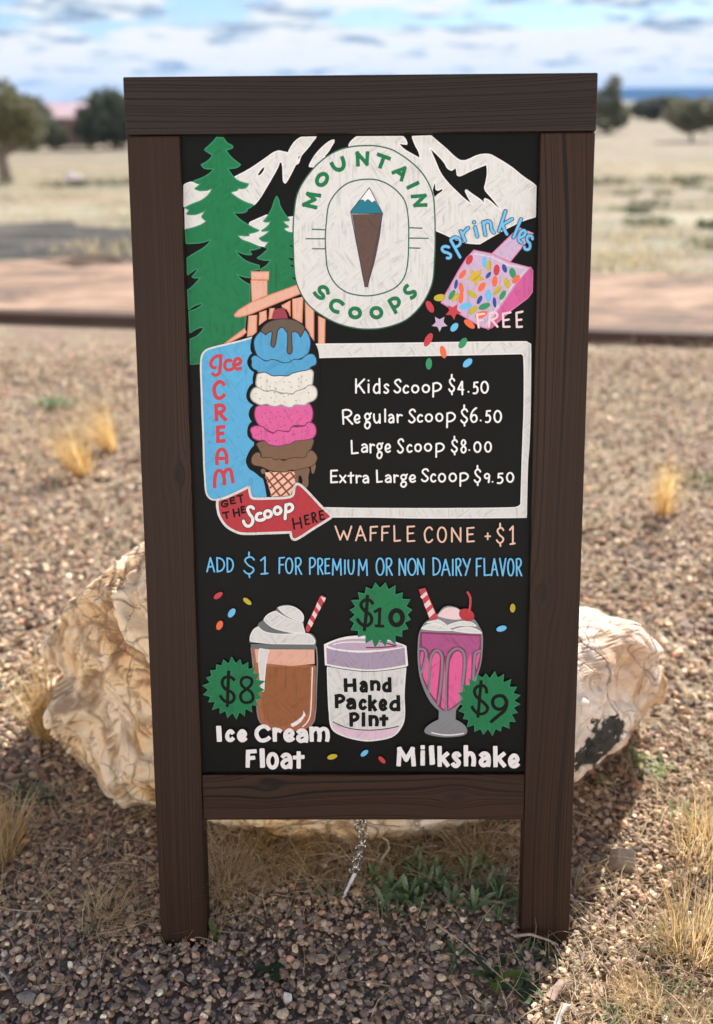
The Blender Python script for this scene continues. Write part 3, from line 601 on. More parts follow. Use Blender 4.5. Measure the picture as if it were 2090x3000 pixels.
 ('S', 'palepink', 24, 'r', '1601,7596* 1660,7605*'),
 ('S', 'palepink', 24, 'r', '1813,7692* 1745,7678* 1753,7522* 1810,7525*'),
 ('S', 'palepink', 24, 'r', '1749,7597* 1802,7604*'),
 ('S', 'palepink', 24, 'r', '1445,7671 1504,7685 1532,7651 1505,7617 1448,7605'),
]),
('lettering', 'blue outlined letters reading sprinkles', [
 ('S', 'navy', 44, 'r', '977,8399 931,8409 903,8390 918,8355 968,8337 1000,8315 991,8286 960,8283'),
 ('S', 'navy', 44, 'r', '999,8473* 1104,8291*'),
 ('S', 'navy', 44, 'r', '998,8479 1048,8505 1095,8483 1103,8437 1053,8402'),
 ('S', 'navy', 44, 'r', '1108,8571* 1158,8466*'),
 ('S', 'navy', 44, 'r', '1133,8537 1151,8568 1191,8605'),
 ('S', 'navy', 44, 'r', '1267,8613* 1293,8512*'),
 ('S', 'navy', 44, 'r', '1255,8668* 1255,8664*'),
 ('S', 'navy', 44, 'r', '1356,8666* 1381,8529*'),
 ('S', 'navy', 44, 'r', '1365,8644 1401,8676 1437,8657 1450,8587 1479,8551'),
 ('S', 'navy', 44, 'r', '1601,8782* 1533,8571*'),
 ('S', 'navy', 44, 'r', '1676,8697* 1570,8639*'),
 ('S', 'navy', 44, 'r', '1570,8643 1596,8578 1622,8534'),
 ('S', 'navy', 44, 'r', '1775,8696* 1693,8500*'),
 ('S', 'navy', 44, 'r', '1761,8496 1811,8519 1826,8560 1794,8574 1761,8533 1753,8472 1786,8444'),
 ('S', 'navy', 44, 'r', '1906,8481 1890,8514 1851,8510 1846,8469 1878,8429 1872,8376 1830,8371 1818,8397'),
 ('S', 'sky', 29, 'r', '977,8399 931,8409 903,8390 918,8355 968,8337 1000,8315 991,8286 960,8283'),
 ('S', 'sky', 29, 'r', '999,8473* 1104,8291*'),
 ('S', 'sky', 29, 'r', '998,8479 1048,8505 1095,8483 1103,8437 1053,8402'),
 ('S', 'sky', 29, 'r', '1108,8571* 1158,8466*'),
 ('S', 'sky', 29, 'r', '1133,8537 1151,8568 1191,8605'),
 ('S', 'sky', 29, 'r', '1267,8613* 1293,8512*'),
 ('S', 'sky', 29, 'r', '1255,8668* 1255,8664*'),
 ('S', 'sky', 29, 'r', '1356,8666* 1381,8529*'),
 ('S', 'sky', 29, 'r', '1365,8644 1401,8676 1437,8657 1450,8587 1479,8551'),
 ('S', 'sky', 29, 'r', '1601,8782* 1533,8571*'),
 ('S', 'sky', 29, 'r', '1676,8697* 1570,8639*'),
 ('S', 'sky', 29, 'r', '1570,8643 1596,8578 1622,8534'),
 ('S', 'sky', 29, 'r', '1775,8696* 1693,8500*'),
 ('S', 'sky', 29, 'r', '1761,8496 1811,8519 1826,8560 1794,8574 1761,8533 1753,8472 1786,8444'),
 ('S', 'sky', 29, 'r', '1906,8481 1890,8514 1851,8510 1846,8469 1878,8429 1872,8376 1830,8371 1818,8397'),
]),
('painted_border', None, [
 ('P', 'white', '-573,7345* 88,7347 559,7350 1187,7356 1861,7358* 1912,7330* 1924,6658 1920,6182 1909,5964 1910,5344* 728,5342 80,5355 -365,5357* -453,5469* -81,5460 404,5455 1050,5452 1759,5459 1823,5478 1842,5511* 1845,5965 1848,6182 1853,6659 1837,7191 1809,7225* 1189,7216 717,7210 -70,7202 -575,7193*'),
 ('C', 'rim', 13, 'r', '-573,7345* 88,7347 559,7350 1187,7356 1861,7358* 1912,7330* 1924,6658 1920,6182 1909,5964 1910,5344* 728,5342 80,5355 -365,5357* -453,5469* -81,5460 404,5455 1050,5452 1759,5459 1823,5478 1842,5511* 1845,5965 1848,6182 1853,6659 1837,7191 1809,7225* 1189,7216 717,7210 -70,7202 -575,7193*'),
]),
('painted_sprinkle', None, [
 ('P', 'red', '794,7459 806,7440 804,7407 789,7368 765,7333 738,7313 716,7312 704,7331 706,7365 721,7404 745,7438 772,7458'),
]),
('painted_sprinkle', None, [
 ('P', 'sgreen', '1184,7402 1195,7384 1192,7356 1177,7325 1154,7300 1128,7288 1107,7292 1096,7310 1099,7338 1114,7369 1137,7394 1163,7406'),
]),
('painted_sprinkle', None, [
 ('P', 'orange', '943,7179 924,7184 904,7206 890,7240 885,7276 890,7305 904,7319 923,7314 943,7292 957,7258 962,7221 957,7192'),
]),
('painted_sprinkle', None, [
 ('P', 'sgreen', '765,7183 783,7174 795,7149 798,7117 793,7084 779,7060 762,7052 744,7062 732,7086 728,7119 734,7152 748,7175'),
]),
('painted_sprinkle', None, [
 ('P', 'sky', '1250,7167 1256,7148 1248,7122 1227,7097 1200,7080 1174,7074 1155,7082 1149,7101 1157,7127 1177,7152 1204,7169 1231,7175'),
]),
('painted_panel', 'blue panel with a white edge behind the cone', [
 ('P', 'blue', '-1198,7438* -1355,7391 -1550,7345 -1696,7311 -1775,7278 -1816,7222 -1831,7107 -1832,6866 -1832,6574 -1829,6280 -1831,5983 -1826,5833 -1820,5679 -1800,5613 -1757,5574 -1681,5568* -1493,5642 -1310,5724* -1291,5610 -1264,5582* -1108,5596* -1130,5720 -1150,5808* -1182,5830 -1246,5885 -1310,5929 -1342,5995 -1339,6050 -1298,6139 -1247,6198* -1246,6237* -1285,6267 -1318,6316 -1311,6414 -1265,6473* -1298,6542 -1286,6610 -1241,6663* -1303,6708 -1321,6776 -1290,6863 -1240,6911* -1244,6959 -1227,7036* -1275,7075 -1302,7142 -1281,7209 -1242,7248* -1260,7286 -1259,7343 -1237,7429*'),
 ('S', 'white', 20, 'r', '-1198,7438* -1355,7391 -1550,7345 -1696,7311 -1775,7278 -1816,7222 -1831,7107 -1832,6866 -1832,6574 -1829,6280 -1831,5983 -1826,5833 -1820,5679 -1800,5613 -1757,5574 -1681,5568*'),
]),
('lettering', 'red letters reading Ice Cream down the blue panel', [
 ('S', 'red', 39, 'r', '-1602,7223 -1666,7207 -1713,7154 -1708,7102 -1669,7087'),
 ('S', 'red', 39, 'r', '-1600,7223 -1610,7106 -1627,7024 -1672,7002 -1698,7020'),
 ('S', 'red', 39, 'r', '-1489,7165 -1534,7165 -1558,7115 -1536,7065 -1472,7074'),
 ('S', 'red', 39, 'r', '-1447,7122 -1392,7131 -1375,7170 -1413,7189 -1450,7151 -1454,7105 -1421,7074 -1380,7080'),
 ('S', 'red', 43, 'f', '-1577,6900 -1620,6929 -1677,6884 -1686,6810 -1647,6744 -1577,6774'),
 ('S', 'red', 43, 'f', '-1671,6657* -1670,6501*'),
 ('S', 'red', 43, 'f', '-1671,6655 -1606,6660 -1577,6624 -1610,6586 -1668,6577'),
 ('S', 'red', 43, 'f', '-1640,6580* -1570,6500*'),
 ('S', 'red', 43, 'f', '-1593,6415* -1658,6410* -1662,6249* -1595,6253*'),
 ('S', 'red', 43, 'f', '-1661,6334* -1606,6339*'),
 ('S', 'red', 41, 'f', '-1679,5990 -1672,6101 -1623,6158 -1575,6110 -1568,6001'),
 ('S', 'red', 41, 'f', '-1666,6049* -1577,6051*'),
 ('S', 'red', 42, 'f', '-1715,5723 -1703,5854 -1671,5907 -1628,5896 -1605,5843 -1601,5755'),
 ('S', 'red', 42, 'f', '-1607,5843 -1572,5917 -1529,5917 -1509,5832 -1502,5777'),
]),
('painted_cone', 'four stacked scoops on a waffle cone', [
 ('P', 'black', '-1237,7438* -1259,7343 -1260,7286 -1242,7248* -1281,7209 -1302,7142 -1275,7075 -1227,7036* -1244,6959 -1240,6911* -1290,6863 -1321,6776 -1303,6708 -1241,6663* -1286,6610 -1298,6542 -1265,6473* -1311,6414 -1318,6316 -1285,6267 -1246,6237* -1247,6198* -1298,6139 -1339,6050 -1342,5995 -1310,5929 -1246,5885 -1182,5830 -1150,5808* -1130,5720 -1113,5596* -1012,5596* -570,5937* -490,6761 -485,7243 -579,7434 -770,7587 -963,7589 -1109,7533'),
 ('P', 'waffle', '-1128,5885* -783,5894* -766,5762* -837,5614* -1054,5600*'),
 ('S', 'orange2', 27, 'r', '-1061,5890* -848,5619*'),
 ('S', 'orange2', 27, 'r', '-952,5886* -797,5713*'),
 ('S', 'orange2', 27, 'r', '-1111,5830* -957,5609*'),
 ('S', 'orange2', 27, 'r', '-832,5889* -779,5817*'),
 ('S', 'orange2', 27, 'r', '-963,5884* -1096,5769*'),
 ('S', 'orange2', 27, 'r', '-848,5883* -1075,5703*'),
 ('S', 'orange2', 27, 'r', '-778,5850* -1053,5620*'),
 ('S', 'orange2', 27, 'r', '-778,5751* -946,5609*'),
 ('S', 'dkbrown', 10, 'r', '-1061,5890* -848,5619*'),
 ('S', 'dkbrown', 10, 'r', '-952,5886* -797,5713*'),
 ('S', 'dkbrown', 10, 'r', '-1111,5830* -957,5609*'),
 ('S', 'dkbrown', 10, 'r', '-832,5889* -779,5817*'),
 ('S', 'dkbrown', 10, 'r', '-963,5884* -1096,5769*'),
 ('S', 'dkbrown', 10, 'r', '-848,5883* -1075,5703*'),
 ('S', 'dkbrown', 10, 'r', '-778,5850* -1053,5620*'),
 ('S', 'dkbrown', 10, 'r', '-778,5751* -946,5609*'),
 ('P', 'choc', '-788,5905 -624,5937 -624,5827 -638,5712 -698,5729 -692,5784 -713,5848 -735,5839 -747,5762 -779,5773 -773,5850'),
 ('P', 'choc2', '-586,5964 -542,5980 -549,5904 -571,5866 -587,5893'),
 ('P', 'choc2', '-1169,5923 -1120,5912 -1132,5874 -1162,5872'),
 ('P', 'choc', '-1211,6223 -1196,6169 -1165,6103 -1150,6049 -895,6037 -655,6057 -622,6122 -583,6166 -568,6269 -728,6253 -913,6232 -1075,6255'),
 ('C', 'dkbrown', 9, 'r', '-1211,6223 -1196,6169 -1165,6103 -1150,6049 -895,6037 -655,6057 -622,6122 -583,6166 -568,6269 -728,6253 -913,6232 -1075,6255'),
 ('P', 'choc2', '-1281,6028 -1263,6082 -1208,6120 -1171,6098* -1161,6060 -1057,6059 -1003,6032 -960,6042 -911,6020 -840,6047 -775,6056 -655,6059 -633,6112 -589,6138 -546,6111 -519,6057 -536,5997 -570,5964 -624,5942 -701,5926 -766,5910 -842,5911 -886,5889 -973,5895 -1050,5901 -1114,5928 -1179,5956 -1244,5967 -1276,5995'),
 ('C', 'dkbrown', 9, 'r', '-1281,6028 -1263,6082 -1208,6120 -1171,6098* -1161,6060 -1057,6059 -1003,6032 -960,6042 -911,6020 -840,6047 -775,6056 -655,6059 -633,6112 -589,6138 -546,6111 -519,6057 -536,5997 -570,5964 -624,5942 -701,5926 -766,5910 -842,5911 -886,5889 -973,5895 -1050,5901 -1114,5928 -1179,5956 -1244,5967 -1276,5995'),
 ('P', 'pink', '-1197,6649 -1228,6590 -1225,6512 -1182,6433 -1085,6374 -1007,6344 -889,6358 -820,6368 -789,6422 -662,6426 -592,6460 -562,6548 -575,6635 -619,6684 -766,6666 -883,6657 -1030,6662'),
 ('C', 'magenta', 12, 'r', '-1197,6649 -1228,6590 -1225,6512 -1182,6433 -1085,6374 -1007,6344 -889,6358 -820,6368 -789,6422 -662,6426 -592,6460 -562,6548 -575,6635 -619,6684 -766,6666 -883,6657 -1030,6662'),
 ('P', 'pink', '-1268,6326 -1282,6385 -1242,6419 -1182,6424 -1134,6409 -1085,6364 -1017,6342 -977,6369 -899,6361 -840,6358 -809,6407 -740,6411 -662,6421 -622,6460 -573,6455 -534,6410 -530,6332 -565,6283 -625,6263 -704,6254 -773,6245 -832,6215 -892,6206 -941,6191 -1030,6197 -1089,6217 -1127,6256 -1196,6257 -1255,6286'),
 ('C', 'magenta', 12, 'r', '-1268,6326 -1282,6385 -1242,6419 -1182,6424 -1134,6409 -1085,6364 -1017,6342 -977,6369 -899,6361 -840,6358 -809,6407 -740,6411 -662,6421 -622,6460 -573,6455 -534,6410 -530,6332 -565,6283 -625,6263 -704,6254 -773,6245 -832,6215 -892,6206 -941,6191 -1030,6197 -1089,6217 -1127,6256 -1196,6257 -1255,6286'),
 ('P', 'cream', '-1179,7017 -1200,6959 -1201,6882 -1125,6823 -978,6813 -881,6793 -783,6792 -655,6849 -577,6878 -556,6955 -565,7052 -681,7052 -779,7024 -935,7015 -1071,7035'),
 ('C', 'grey', 13, 'r', '-1179,7017 -1200,6959 -1201,6882 -1125,6823 -978,6813 -881,6793 -783,6792 -655,6849 -577,6878 -556,6955 -565,7052 -681,7052 -779,7024 -935,7015 -1071,7035'),
 ('P', 'cream', '-1273,6766 -1257,6824 -1222,6858 -1173,6857 -1124,6828 -1076,6818 -1027,6827 -959,6808 -920,6788 -861,6797 -793,6784 -753,6816 -695,6835 -645,6854 -606,6883 -557,6878 -519,6839 -515,6761 -550,6713 -619,6684 -648,6660 -717,6661 -766,6661 -815,6632 -874,6642 -922,6662 -981,6647 -1040,6653 -1089,6672 -1157,6663 -1216,6688 -1254,6717'),
 ('C', 'grey', 13, 'r', '-1273,6766 -1257,6824 -1222,6858 -1173,6857 -1124,6828 -1076,6818 -1027,6827 -959,6808 -920,6788 -861,6797 -793,6784 -753,6816 -695,6835 -645,6854 -606,6883 -557,6878 -519,6839 -515,6761 -550,6713 -619,6684 -648,6660 -717,6661 -766,6661 -815,6632 -874,6642 -922,6662 -981,6647 -1040,6653 -1089,6672 -1157,6663 -1216,6688 -1254,6717'),
 ('P', 'blue2', '-1220,7343 -1199,7429 -1110,7514 -1012,7560 -896,7579 -770,7559 -645,7511 -589,7425 -580,7330 -621,7225 -777,7159 -875,7135 -1069,7160 -1175,7209'),
 ('C', 'navy', 10, 'r', '-1220,7343 -1199,7429 -1110,7514 -1012,7560 -896,7579 -770,7559 -645,7511 -589,7425 -580,7330 -621,7225 -777,7159 -875,7135 -1069,7160 -1175,7209'),
 ('P', 'blue2', '-1249,7152 -1253,7195 -1213,7223 -1165,7204 -1107,7165 -1069,7160 -1029,7177 -971,7169 -894,7140 -826,7144 -767,7176 -689,7177 -640,7215 -591,7236 -543,7229 -514,7176 -520,7119 -574,7090 -604,7061 -691,7043 -779,7024 -848,6991 -936,6996 -1014,6992 -1072,7021 -1110,7036 -1169,7026 -1197,7055 -1236,7075 -1253,7113'),
 ('C', 'navy', 10, 'r', '-1249,7152 -1253,7195 -1213,7223 -1165,7204 -1107,7165 -1069,7160 -1029,7177 -971,7169 -894,7140 -826,7144 -767,7176 -689,7177 -640,7215 -591,7236 -543,7229 -514,7176 -520,7119 -574,7090 -604,7061 -691,7043 -779,7024 -848,6991 -936,6996 -1014,6992 -1072,7021 -1110,7036 -1169,7026 -1197,7055 -1236,7075 -1253,7113'),
 ('P', 'cherry', '-1005,7627* -987,7711 -947,7741 -881,7741 -848,7699 -830,7625*'),
 ('P', 'drip', '-1141,7494* -1107,7549 -1050,7592 -972,7619 -883,7629 -750,7612 -662,7557 -641,7513* -669,7459 -692,7421* -719,7470 -758,7487 -791,7470* -788,7350 -789,7262 -818,7235 -845,7262 -838,7350 -836,7471* -863,7504 -890,7534 -924,7526 -953,7482* -965,7395 -978,7340 -1000,7313 -1028,7340 -1021,7395 -1008,7483* -1042,7483 -1081,7450*'),
 ('C', 'plum', 11, 'r', '-1141,7494* -1107,7549 -1050,7592 -972,7619 -883,7629 -750,7612 -662,7557 -641,7513* -669,7459 -692,7421* -719,7470 -758,7487 -791,7470* -788,7350 -789,7262 -818,7235 -845,7262 -838,7350 -836,7471* -863,7504 -890,7534 -924,7526 -953,7482* -965,7395 -978,7340 -1000,7313 -1028,7340 -1021,7395 -1008,7483* -1042,7483 -1081,7450*'),
 ('S', 'black', 8, 'r', '-1152,6975* -1149,6970*'),
 ('S', 'black', 8, 'r', '-1080,6939* -1076,6934*'),
 ('S', 'black', 8, 'r', '-986,6921* -982,6916*'),
 ('S', 'black', 8, 'r', '-888,6925* -884,6920*'),
 ('S', 'black', 8, 'r', '-827,6923* -823,6918*'),
 ('S', 'black', 8, 'r', '-720,6961* -716,6956*'),
 ('S', 'black', 8, 'r', '-687,6989* -683,6984*'),
 ('S', 'black', 8, 'r', '-634,6945* -631,6940*'),
 ('S', 'black', 8, 'r', '-695,6922* -691,6917*'),
 ('S', 'black', 8, 'r', '-1052,6877* -1048,6872*'),
 ('S', 'black', 8, 'r', '-1147,6874* -1143,6869*'),
 ('S', 'black', 8, 'r', '-991,6857* -987,6852*'),
 ('S', 'black', 8, 'r', '-901,6840* -898,6835*'),
 ('S', 'black', 8, 'r', '-805,6867* -802,6862*'),
 ('S', 'black', 8, 'r', '-723,6875* -719,6870*'),
 ('S', 'black', 8, 'r', '-980,6844* -976,6839*'),
 ('S', 'black', 8, 'r', '-657,6853* -653,6848*'),
 ('S', 'black', 8, 'r', '-1082,6830* -1079,6825*'),
 ('S', 'black', 8, 'r', '-1212,6795* -1208,6791*'),
 ('S', 'black', 8, 'r', '-1166,6736* -1162,6731*'),
 ('S', 'black', 8, 'r', '-1042,6747* -1038,6742*'),
 ('S', 'black', 8, 'r', '-1002,6703* -998,6698*'),
 ('S', 'black', 8, 'r', '-891,6760* -887,6755*'),
 ('S', 'black', 8, 'r', '-844,6778* -840,6773*'),
 ('S', 'black', 8, 'r', '-755,6716* -751,6711*'),
 ('S', 'black', 8, 'r', '-886,6699* -883,6695*'),
 ('S', 'black', 8, 'r', '-609,6802* -605,6797*'),
 ('S', 'black', 8, 'r', '-1000,6805* -996,6800*'),
 ('S', 'magenta', 8, 'r', '-1108,6572* -1104,6567*'),
 ('S', 'magenta', 8, 'r', '-1047,6579* -1043,6575*'),
 ('S', 'magenta', 8, 'r', '-963,6585* -959,6580*'),
 ('S', 'magenta', 8, 'r', '-884,6598* -881,6593*'),
 ('S', 'magenta', 8, 'r', '-740,6583* -736,6578*'),
 ('S', 'magenta', 8, 'r', '-651,6597* -647,6592*'),
 ('S', 'magenta', 8, 'r', '-821,6551* -817,6546*'),
 ('S', 'magenta', 8, 'r', '-1148,6528* -1144,6523*'),
 ('S', 'magenta', 8, 'r', '-941,6535* -938,6530*'),
 ('S', 'magenta', 8, 'r', '-986,6522* -982,6518*'),
 ('S', 'magenta', 8, 'r', '-888,6517* -884,6512*'),
 ('S', 'magenta', 8, 'r', '-704,6498* -700,6494*'),
 ('S', 'magenta', 8, 'r', '-631,6515* -627,6510*'),
 ('S', 'magenta', 8, 'r', '-1055,6510* -1051,6505*'),
 ('S', 'magenta', 8, 'r', '-1054,6466* -1050,6461*'),
 ('S', 'magenta', 8, 'r', '-800,6482* -796,6477*'),
 ('S', 'magenta', 8, 'r', '-737,6446* -733,6441*'),
 ('S', 'magenta', 8, 'r', '-1104,6433* -1100,6428*'),
 ('S', 'magenta', 8, 'r', '-1082,6398* -1078,6393*'),
 ('S', 'magenta', 8, 'r', '-892,6434* -888,6429*'),
 ('S', 'magenta', 8, 'r', '-926,6416* -922,6411*'),
 ('S', 'magenta', 8, 'r', '-1200,6402* -1196,6397*'),
 ('S', 'magenta', 8, 'r', '-1161,6359* -1157,6354*'),
 ('S', 'magenta', 8, 'r', '-1224,6321* -1220,6316*'),
 ('S', 'magenta', 8, 'r', '-1191,6332* -1188,6327*'),
 ('S', 'magenta', 8, 'r', '-1029,6332* -1025,6328*'),
 ('S', 'magenta', 8, 'r', '-907,6293* -903,6289*'),
 ('S', 'magenta', 8, 'r', '-1068,6256* -1064,6251*'),
 ('S', 'magenta', 8, 'r', '-991,6253* -987,6248*'),
 ('S', 'magenta', 8, 'r', '-798,6325* -794,6320*'),
 ('S', 'magenta', 8, 'r', '-778,6330* -774,6325*'),
 ('S', 'magenta', 8, 'r', '-689,6354* -685,6349*'),
 ('S', 'magenta', 8, 'r', '-650,6364* -646,6359*'),
 ('S', 'magenta', 8, 'r', '-629,6411* -626,6406*'),
]),
('painted_arrow', None, [
 ('P', 'red2', '-1686,5568* -1559,5606 -1313,5723* -1296,5610 -1270,5583 -1067,5582 -870,5592 -809,5619 -786,5718 -758,5749 -714,5734 -628,5651 -467,5474 -374,5385 -364,5357 -391,5335 -580,5218 -779,5094 -823,5107 -839,5180* -1131,5170 -1395,5166 -1483,5189 -1591,5256 -1665,5368 -1689,5479'),
 ('C', 'white', 29, 'r', '-1686,5568* -1559,5606 -1313,5723* -1296,5610 -1270,5583 -1067,5582 -870,5592 -809,5619 -786,5718 -758,5749 -714,5734 -628,5651 -467,5474 -374,5385 -364,5357 -391,5335 -580,5218 -779,5094 -823,5107 -839,5180* -1131,5170 -1395,5166 -1483,5189 -1591,5256 -1665,5368 -1689,5479'),
]),
('lettering', 'dark letters at the tail of the red arrow', [
 ('S', 'ink', 22, 'r', '-1574,5552 -1609,5554 -1638,5523 -1626,5491 -1594,5489 -1569,5506 -1571,5522'),
 ('S', 'ink', 22, 'r', '-1601,5518* -1567,5524*'),
 ('S', 'ink', 22, 'r', '-1488,5594* -1537,5586* -1529,5521* -1480,5530*'),
 ('S', 'ink', 22, 'r', '-1534,5555* -1493,5563*'),
 ('S', 'ink', 22, 'r', '-1452,5611* -1394,5623*'),
 ('S', 'ink', 22, 'r', '-1422,5618* -1408,5537*'),
 ('S', 'ink', 22, 'r', '-1631,5412* -1561,5425*'),
 ('S', 'ink', 22, 'r', '-1595,5419* -1581,5352*'),
 ('S', 'ink', 22, 'r', '-1505,5453* -1493,5369*'),
 ('S', 'ink', 22, 'r', '-1445,5462* -1433,5377*'),
 ('S', 'ink', 22, 'r', '-1500,5407* -1438,5422*'),
 ('S', 'ink', 22, 'r', '-1378,5489* -1412,5482* -1403,5413* -1369,5420*'),
 ('S', 'ink', 22, 'r', '-1408,5449* -1380,5455*'),
]),
('lettering', 'dark letters at the arrow head', [
 ('S', 'ink', 22, 'r', '-814,5341* -796,5219*'),
 ('S', 'ink', 22, 'r', '-728,5352* -709,5231*'),
 ('S', 'ink', 22, 'r', '-806,5274* -717,5295*'),
 ('S', 'ink', 22, 'r', '-633,5383* -675,5374* -662,5272* -619,5281*'),
 ('S', 'ink', 22, 'r', '-669,5325* -634,5334*'),
 ('S', 'ink', 22, 'r', '-590,5404* -574,5296*'),
 ('S', 'ink', 22, 'r', '-589,5403 -563,5410 -548,5388 -557,5359 -581,5349'),
 ('S', 'ink', 22, 'r', '-569,5353* -532,5302*'),
 ('S', 'ink', 22, 'r', '-457,5434* -502,5425* -488,5327* -443,5336*'),
 ('S', 'ink', 22, 'r', '-496,5378* -459,5387*'),
]),
('lettering', 'white script word on the red arrow', [
 ('S', 'ink', 51, 'r', '-1269,5464 -1299,5486 -1335,5464 -1321,5409 -1281,5344 -1295,5277 -1349,5257 -1389,5317'),
 ('S', 'ink', 51, 'r', '-1183,5408 -1222,5397 -1239,5346 -1204,5324 -1143,5341'),
 ('S', 'ink', 51, 'r', '-1062,5404 -1083,5434 -1125,5430 -1142,5393 -1121,5360 -1077,5368 -1062,5404'),
 ('S', 'ink', 51, 'r', '-947,5440 -971,5478 -1009,5474 -1028,5437 -1007,5398 -963,5409 -947,5440'),
 ('S', 'ink', 51, 'r', '-888,5507* -902,5342*'),
 ('S', 'ink', 51, 'r', '-885,5498 -832,5511 -812,5466 -849,5429 -893,5425'),
 ('S', 'purewhite', 37, 'r', '-1269,5464 -1299,5486 -1335,5464 -1321,5409 -1281,5344 -1295,5277 -1349,5257 -1389,5317'),
 ('S', 'purewhite', 37, 'r', '-1183,5408 -1222,5397 -1239,5346 -1204,5324 -1143,5341'),
 ('S', 'purewhite', 37, 'r', '-1062,5404 -1083,5434 -1125,5430 -1142,5393 -1121,5360 -1077,5368 -1062,5404'),
 ('S', 'purewhite', 37, 'r', '-947,5440 -971,5478 -1009,5474 -1028,5437 -1007,5398 -963,5409 -947,5440'),
 ('S', 'purewhite', 37, 'r', '-888,5507* -902,5342*'),
 ('S', 'purewhite', 37, 'r', '-885,5498 -832,5511 -812,5466 -849,5429 -893,5425'),
]),
('lettering', 'white handwritten line pricing a kids scoop', [
 ('S', 'txt', 21, 'r', '-65,6949* -66,6796*'),
 ('S', 'txt', 21, 'r', '29,6948* -63,6857*'),
 ('S', 'txt', 21, 'r', '-35,6884* 28,6795*'),
 ('S', 'txt', 21, 'r', '78,6891* 78,6801*'),
 ('S', 'txt', 21, 'r', '78,6934* 78,6931*'),
 ('S', 'txt', 21, 'r', '199,6875 171,6894 141,6859 141,6811 167,6791 200,6814'),
 ('S', 'txt', 21, 'r', '201,6952* 203,6791*'),
 ('S', 'txt', 21, 'r', '303,6877 283,6890 260,6873 278,6845 302,6818 281,6792 256,6804'),
 ('S', 'txt', 21, 'r', '443,6919 416,6943 379,6914 407,6873 439,6831 408,6796 372,6817'),
 ('S', 'txt', 21, 'r', '528,6862 505,6874 477,6841 483,6803 505,6791 529,6802'),
 ('C', 'txt', 21, 'r', '644,6823 634,6806 618,6796 598,6797 582,6808 573,6827 574,6848 584,6865 601,6875 620,6874 636,6863 645,6844'),
 ('C', 'txt', 21, 'r', '766,6826 756,6808 739,6799 719,6799 703,6811 694,6830 694,6851 705,6869 722,6879 741,6878 758,6867 767,6848'),
 ('S', 'txt', 21, 'r', '815,6897* 814,6747*'),
 ('S', 'txt', 21, 'r', '815,6892 865,6901 903,6867 880,6824 817,6809'),
 ('S', 'txt', 21, 'r', '1053,6927 1031,6951 1001,6927 1018,6883 1052,6843 1028,6803 995,6830'),
 ('S', 'txt', 21, 'r', '1023,6993* 1023,6953*'),
 ('S', 'txt', 21, 'r', '1025,6803* 1028,6772*'),
 ('S', 'txt', 21, 'r', '1139,6915* 1098,6829* 1157,6823*'),
 ('S', 'txt', 21, 'r', '1142,6915* 1146,6772*'),
 ('S', 'txt', 21, 'r', '1215,6800* 1215,6800*'),
 ('S', 'txt', 21, 'r', '1318,6907* 1281,6903* 1278,6852*'),
 ('S', 'txt', 21, 'r', '1278,6852 1302,6859 1320,6824 1306,6787 1273,6784'),
 ('C', 'txt', 21, 'r', '1435,6831 1425,6803 1408,6788 1388,6789 1371,6807 1361,6836 1361,6869 1371,6897 1389,6912 1408,6911 1425,6893 1435,6864'),
]),
('lettering', 'white handwritten line pricing a regular scoop', [
 ('S', 'txt', 21, 'r', '-218,6597* -213,6442*'),
 ('S', 'txt', 21, 'r', '-218,6595 -151,6600 -120,6565 -154,6527 -213,6518'),
 ('S', 'txt', 21, 'r', '-184,6521* -110,6441*'),
 ('S', 'txt', 21, 'r', '-82,6493 -30,6504 -36,6535 -57,6544 -82,6512 -80,6474 -58,6454 -29,6466'),
 ('S', 'txt', 21, 'r', '62,6491 92,6520 66,6560 34,6526 62,6491'),
 ('S', 'txt', 21, 'r', '87,6543* 104,6563*'),
 ('S', 'txt', 21, 'r', '62,6491 46,6473 82,6459 92,6424 65,6389 35,6411 43,6449 73,6459'),
 ('S', 'txt', 21, 'r', '138,6551 143,6482 168,6453 201,6487'),
 ('S', 'txt', 21, 'r', '203,6550* 206,6452*'),
 ('S', 'txt', 21, 'r', '266,6605* 266,6465*'),
 ('S', 'txt', 21, 'r', '312,6534 335,6546 357,6528 361,6457'),
 ('S', 'txt', 21, 'r', '359,6506 330,6506 309,6479 327,6455 360,6477'),
 ('S', 'txt', 21, 'r', '406,6546* 410,6459*'),
 ('S', 'txt', 21, 'r', '410,6513 431,6541 458,6535'),
 ('S', 'txt', 21, 'r', '608,6579 582,6604 546,6574 573,6532 605,6489 575,6454 539,6475'),
 ('S', 'txt', 21, 'r', '688,6530 666,6541 640,6509 645,6473 667,6461 690,6472'),
 ('C', 'txt', 21, 'r', '802,6494 792,6476 775,6466 756,6467 739,6479 730,6497 731,6518 741,6536 758,6546 777,6545 793,6534 802,6515'),
 ('C', 'txt', 21, 'r', '921,6498 911,6479 894,6469 875,6470 859,6482 850,6502 850,6524 860,6543 877,6553 896,6552 912,6540 922,6520'),
 ('S', 'txt', 21, 'r', '976,6557* 975,6397*'),
 ('S', 'txt', 21, 'r', '976,6552 1026,6562 1065,6525 1042,6479 979,6463'),
 ('S', 'txt', 21, 'r', '1204,6578 1178,6604 1142,6578 1162,6532 1203,6490 1175,6448 1136,6476'),
 ('S', 'txt', 21, 'r', '1168,6648* 1169,6606*'),
 ('S', 'txt', 21, 'r', '1171,6448* 1175,6415*'),
 ('S', 'txt', 21, 'r', '1306,6615 1265,6577 1246,6510 1267,6459 1304,6466 1313,6509 1288,6538 1252,6513'),
 ('S', 'txt', 21, 'r', '1359,6473* 1359,6473*'),
 ('S', 'txt', 21, 'r', '1465,6583* 1427,6579* 1424,6526*'),
 ('S', 'txt', 21, 'r', '1424,6526 1449,6534 1468,6498 1453,6459 1419,6457'),
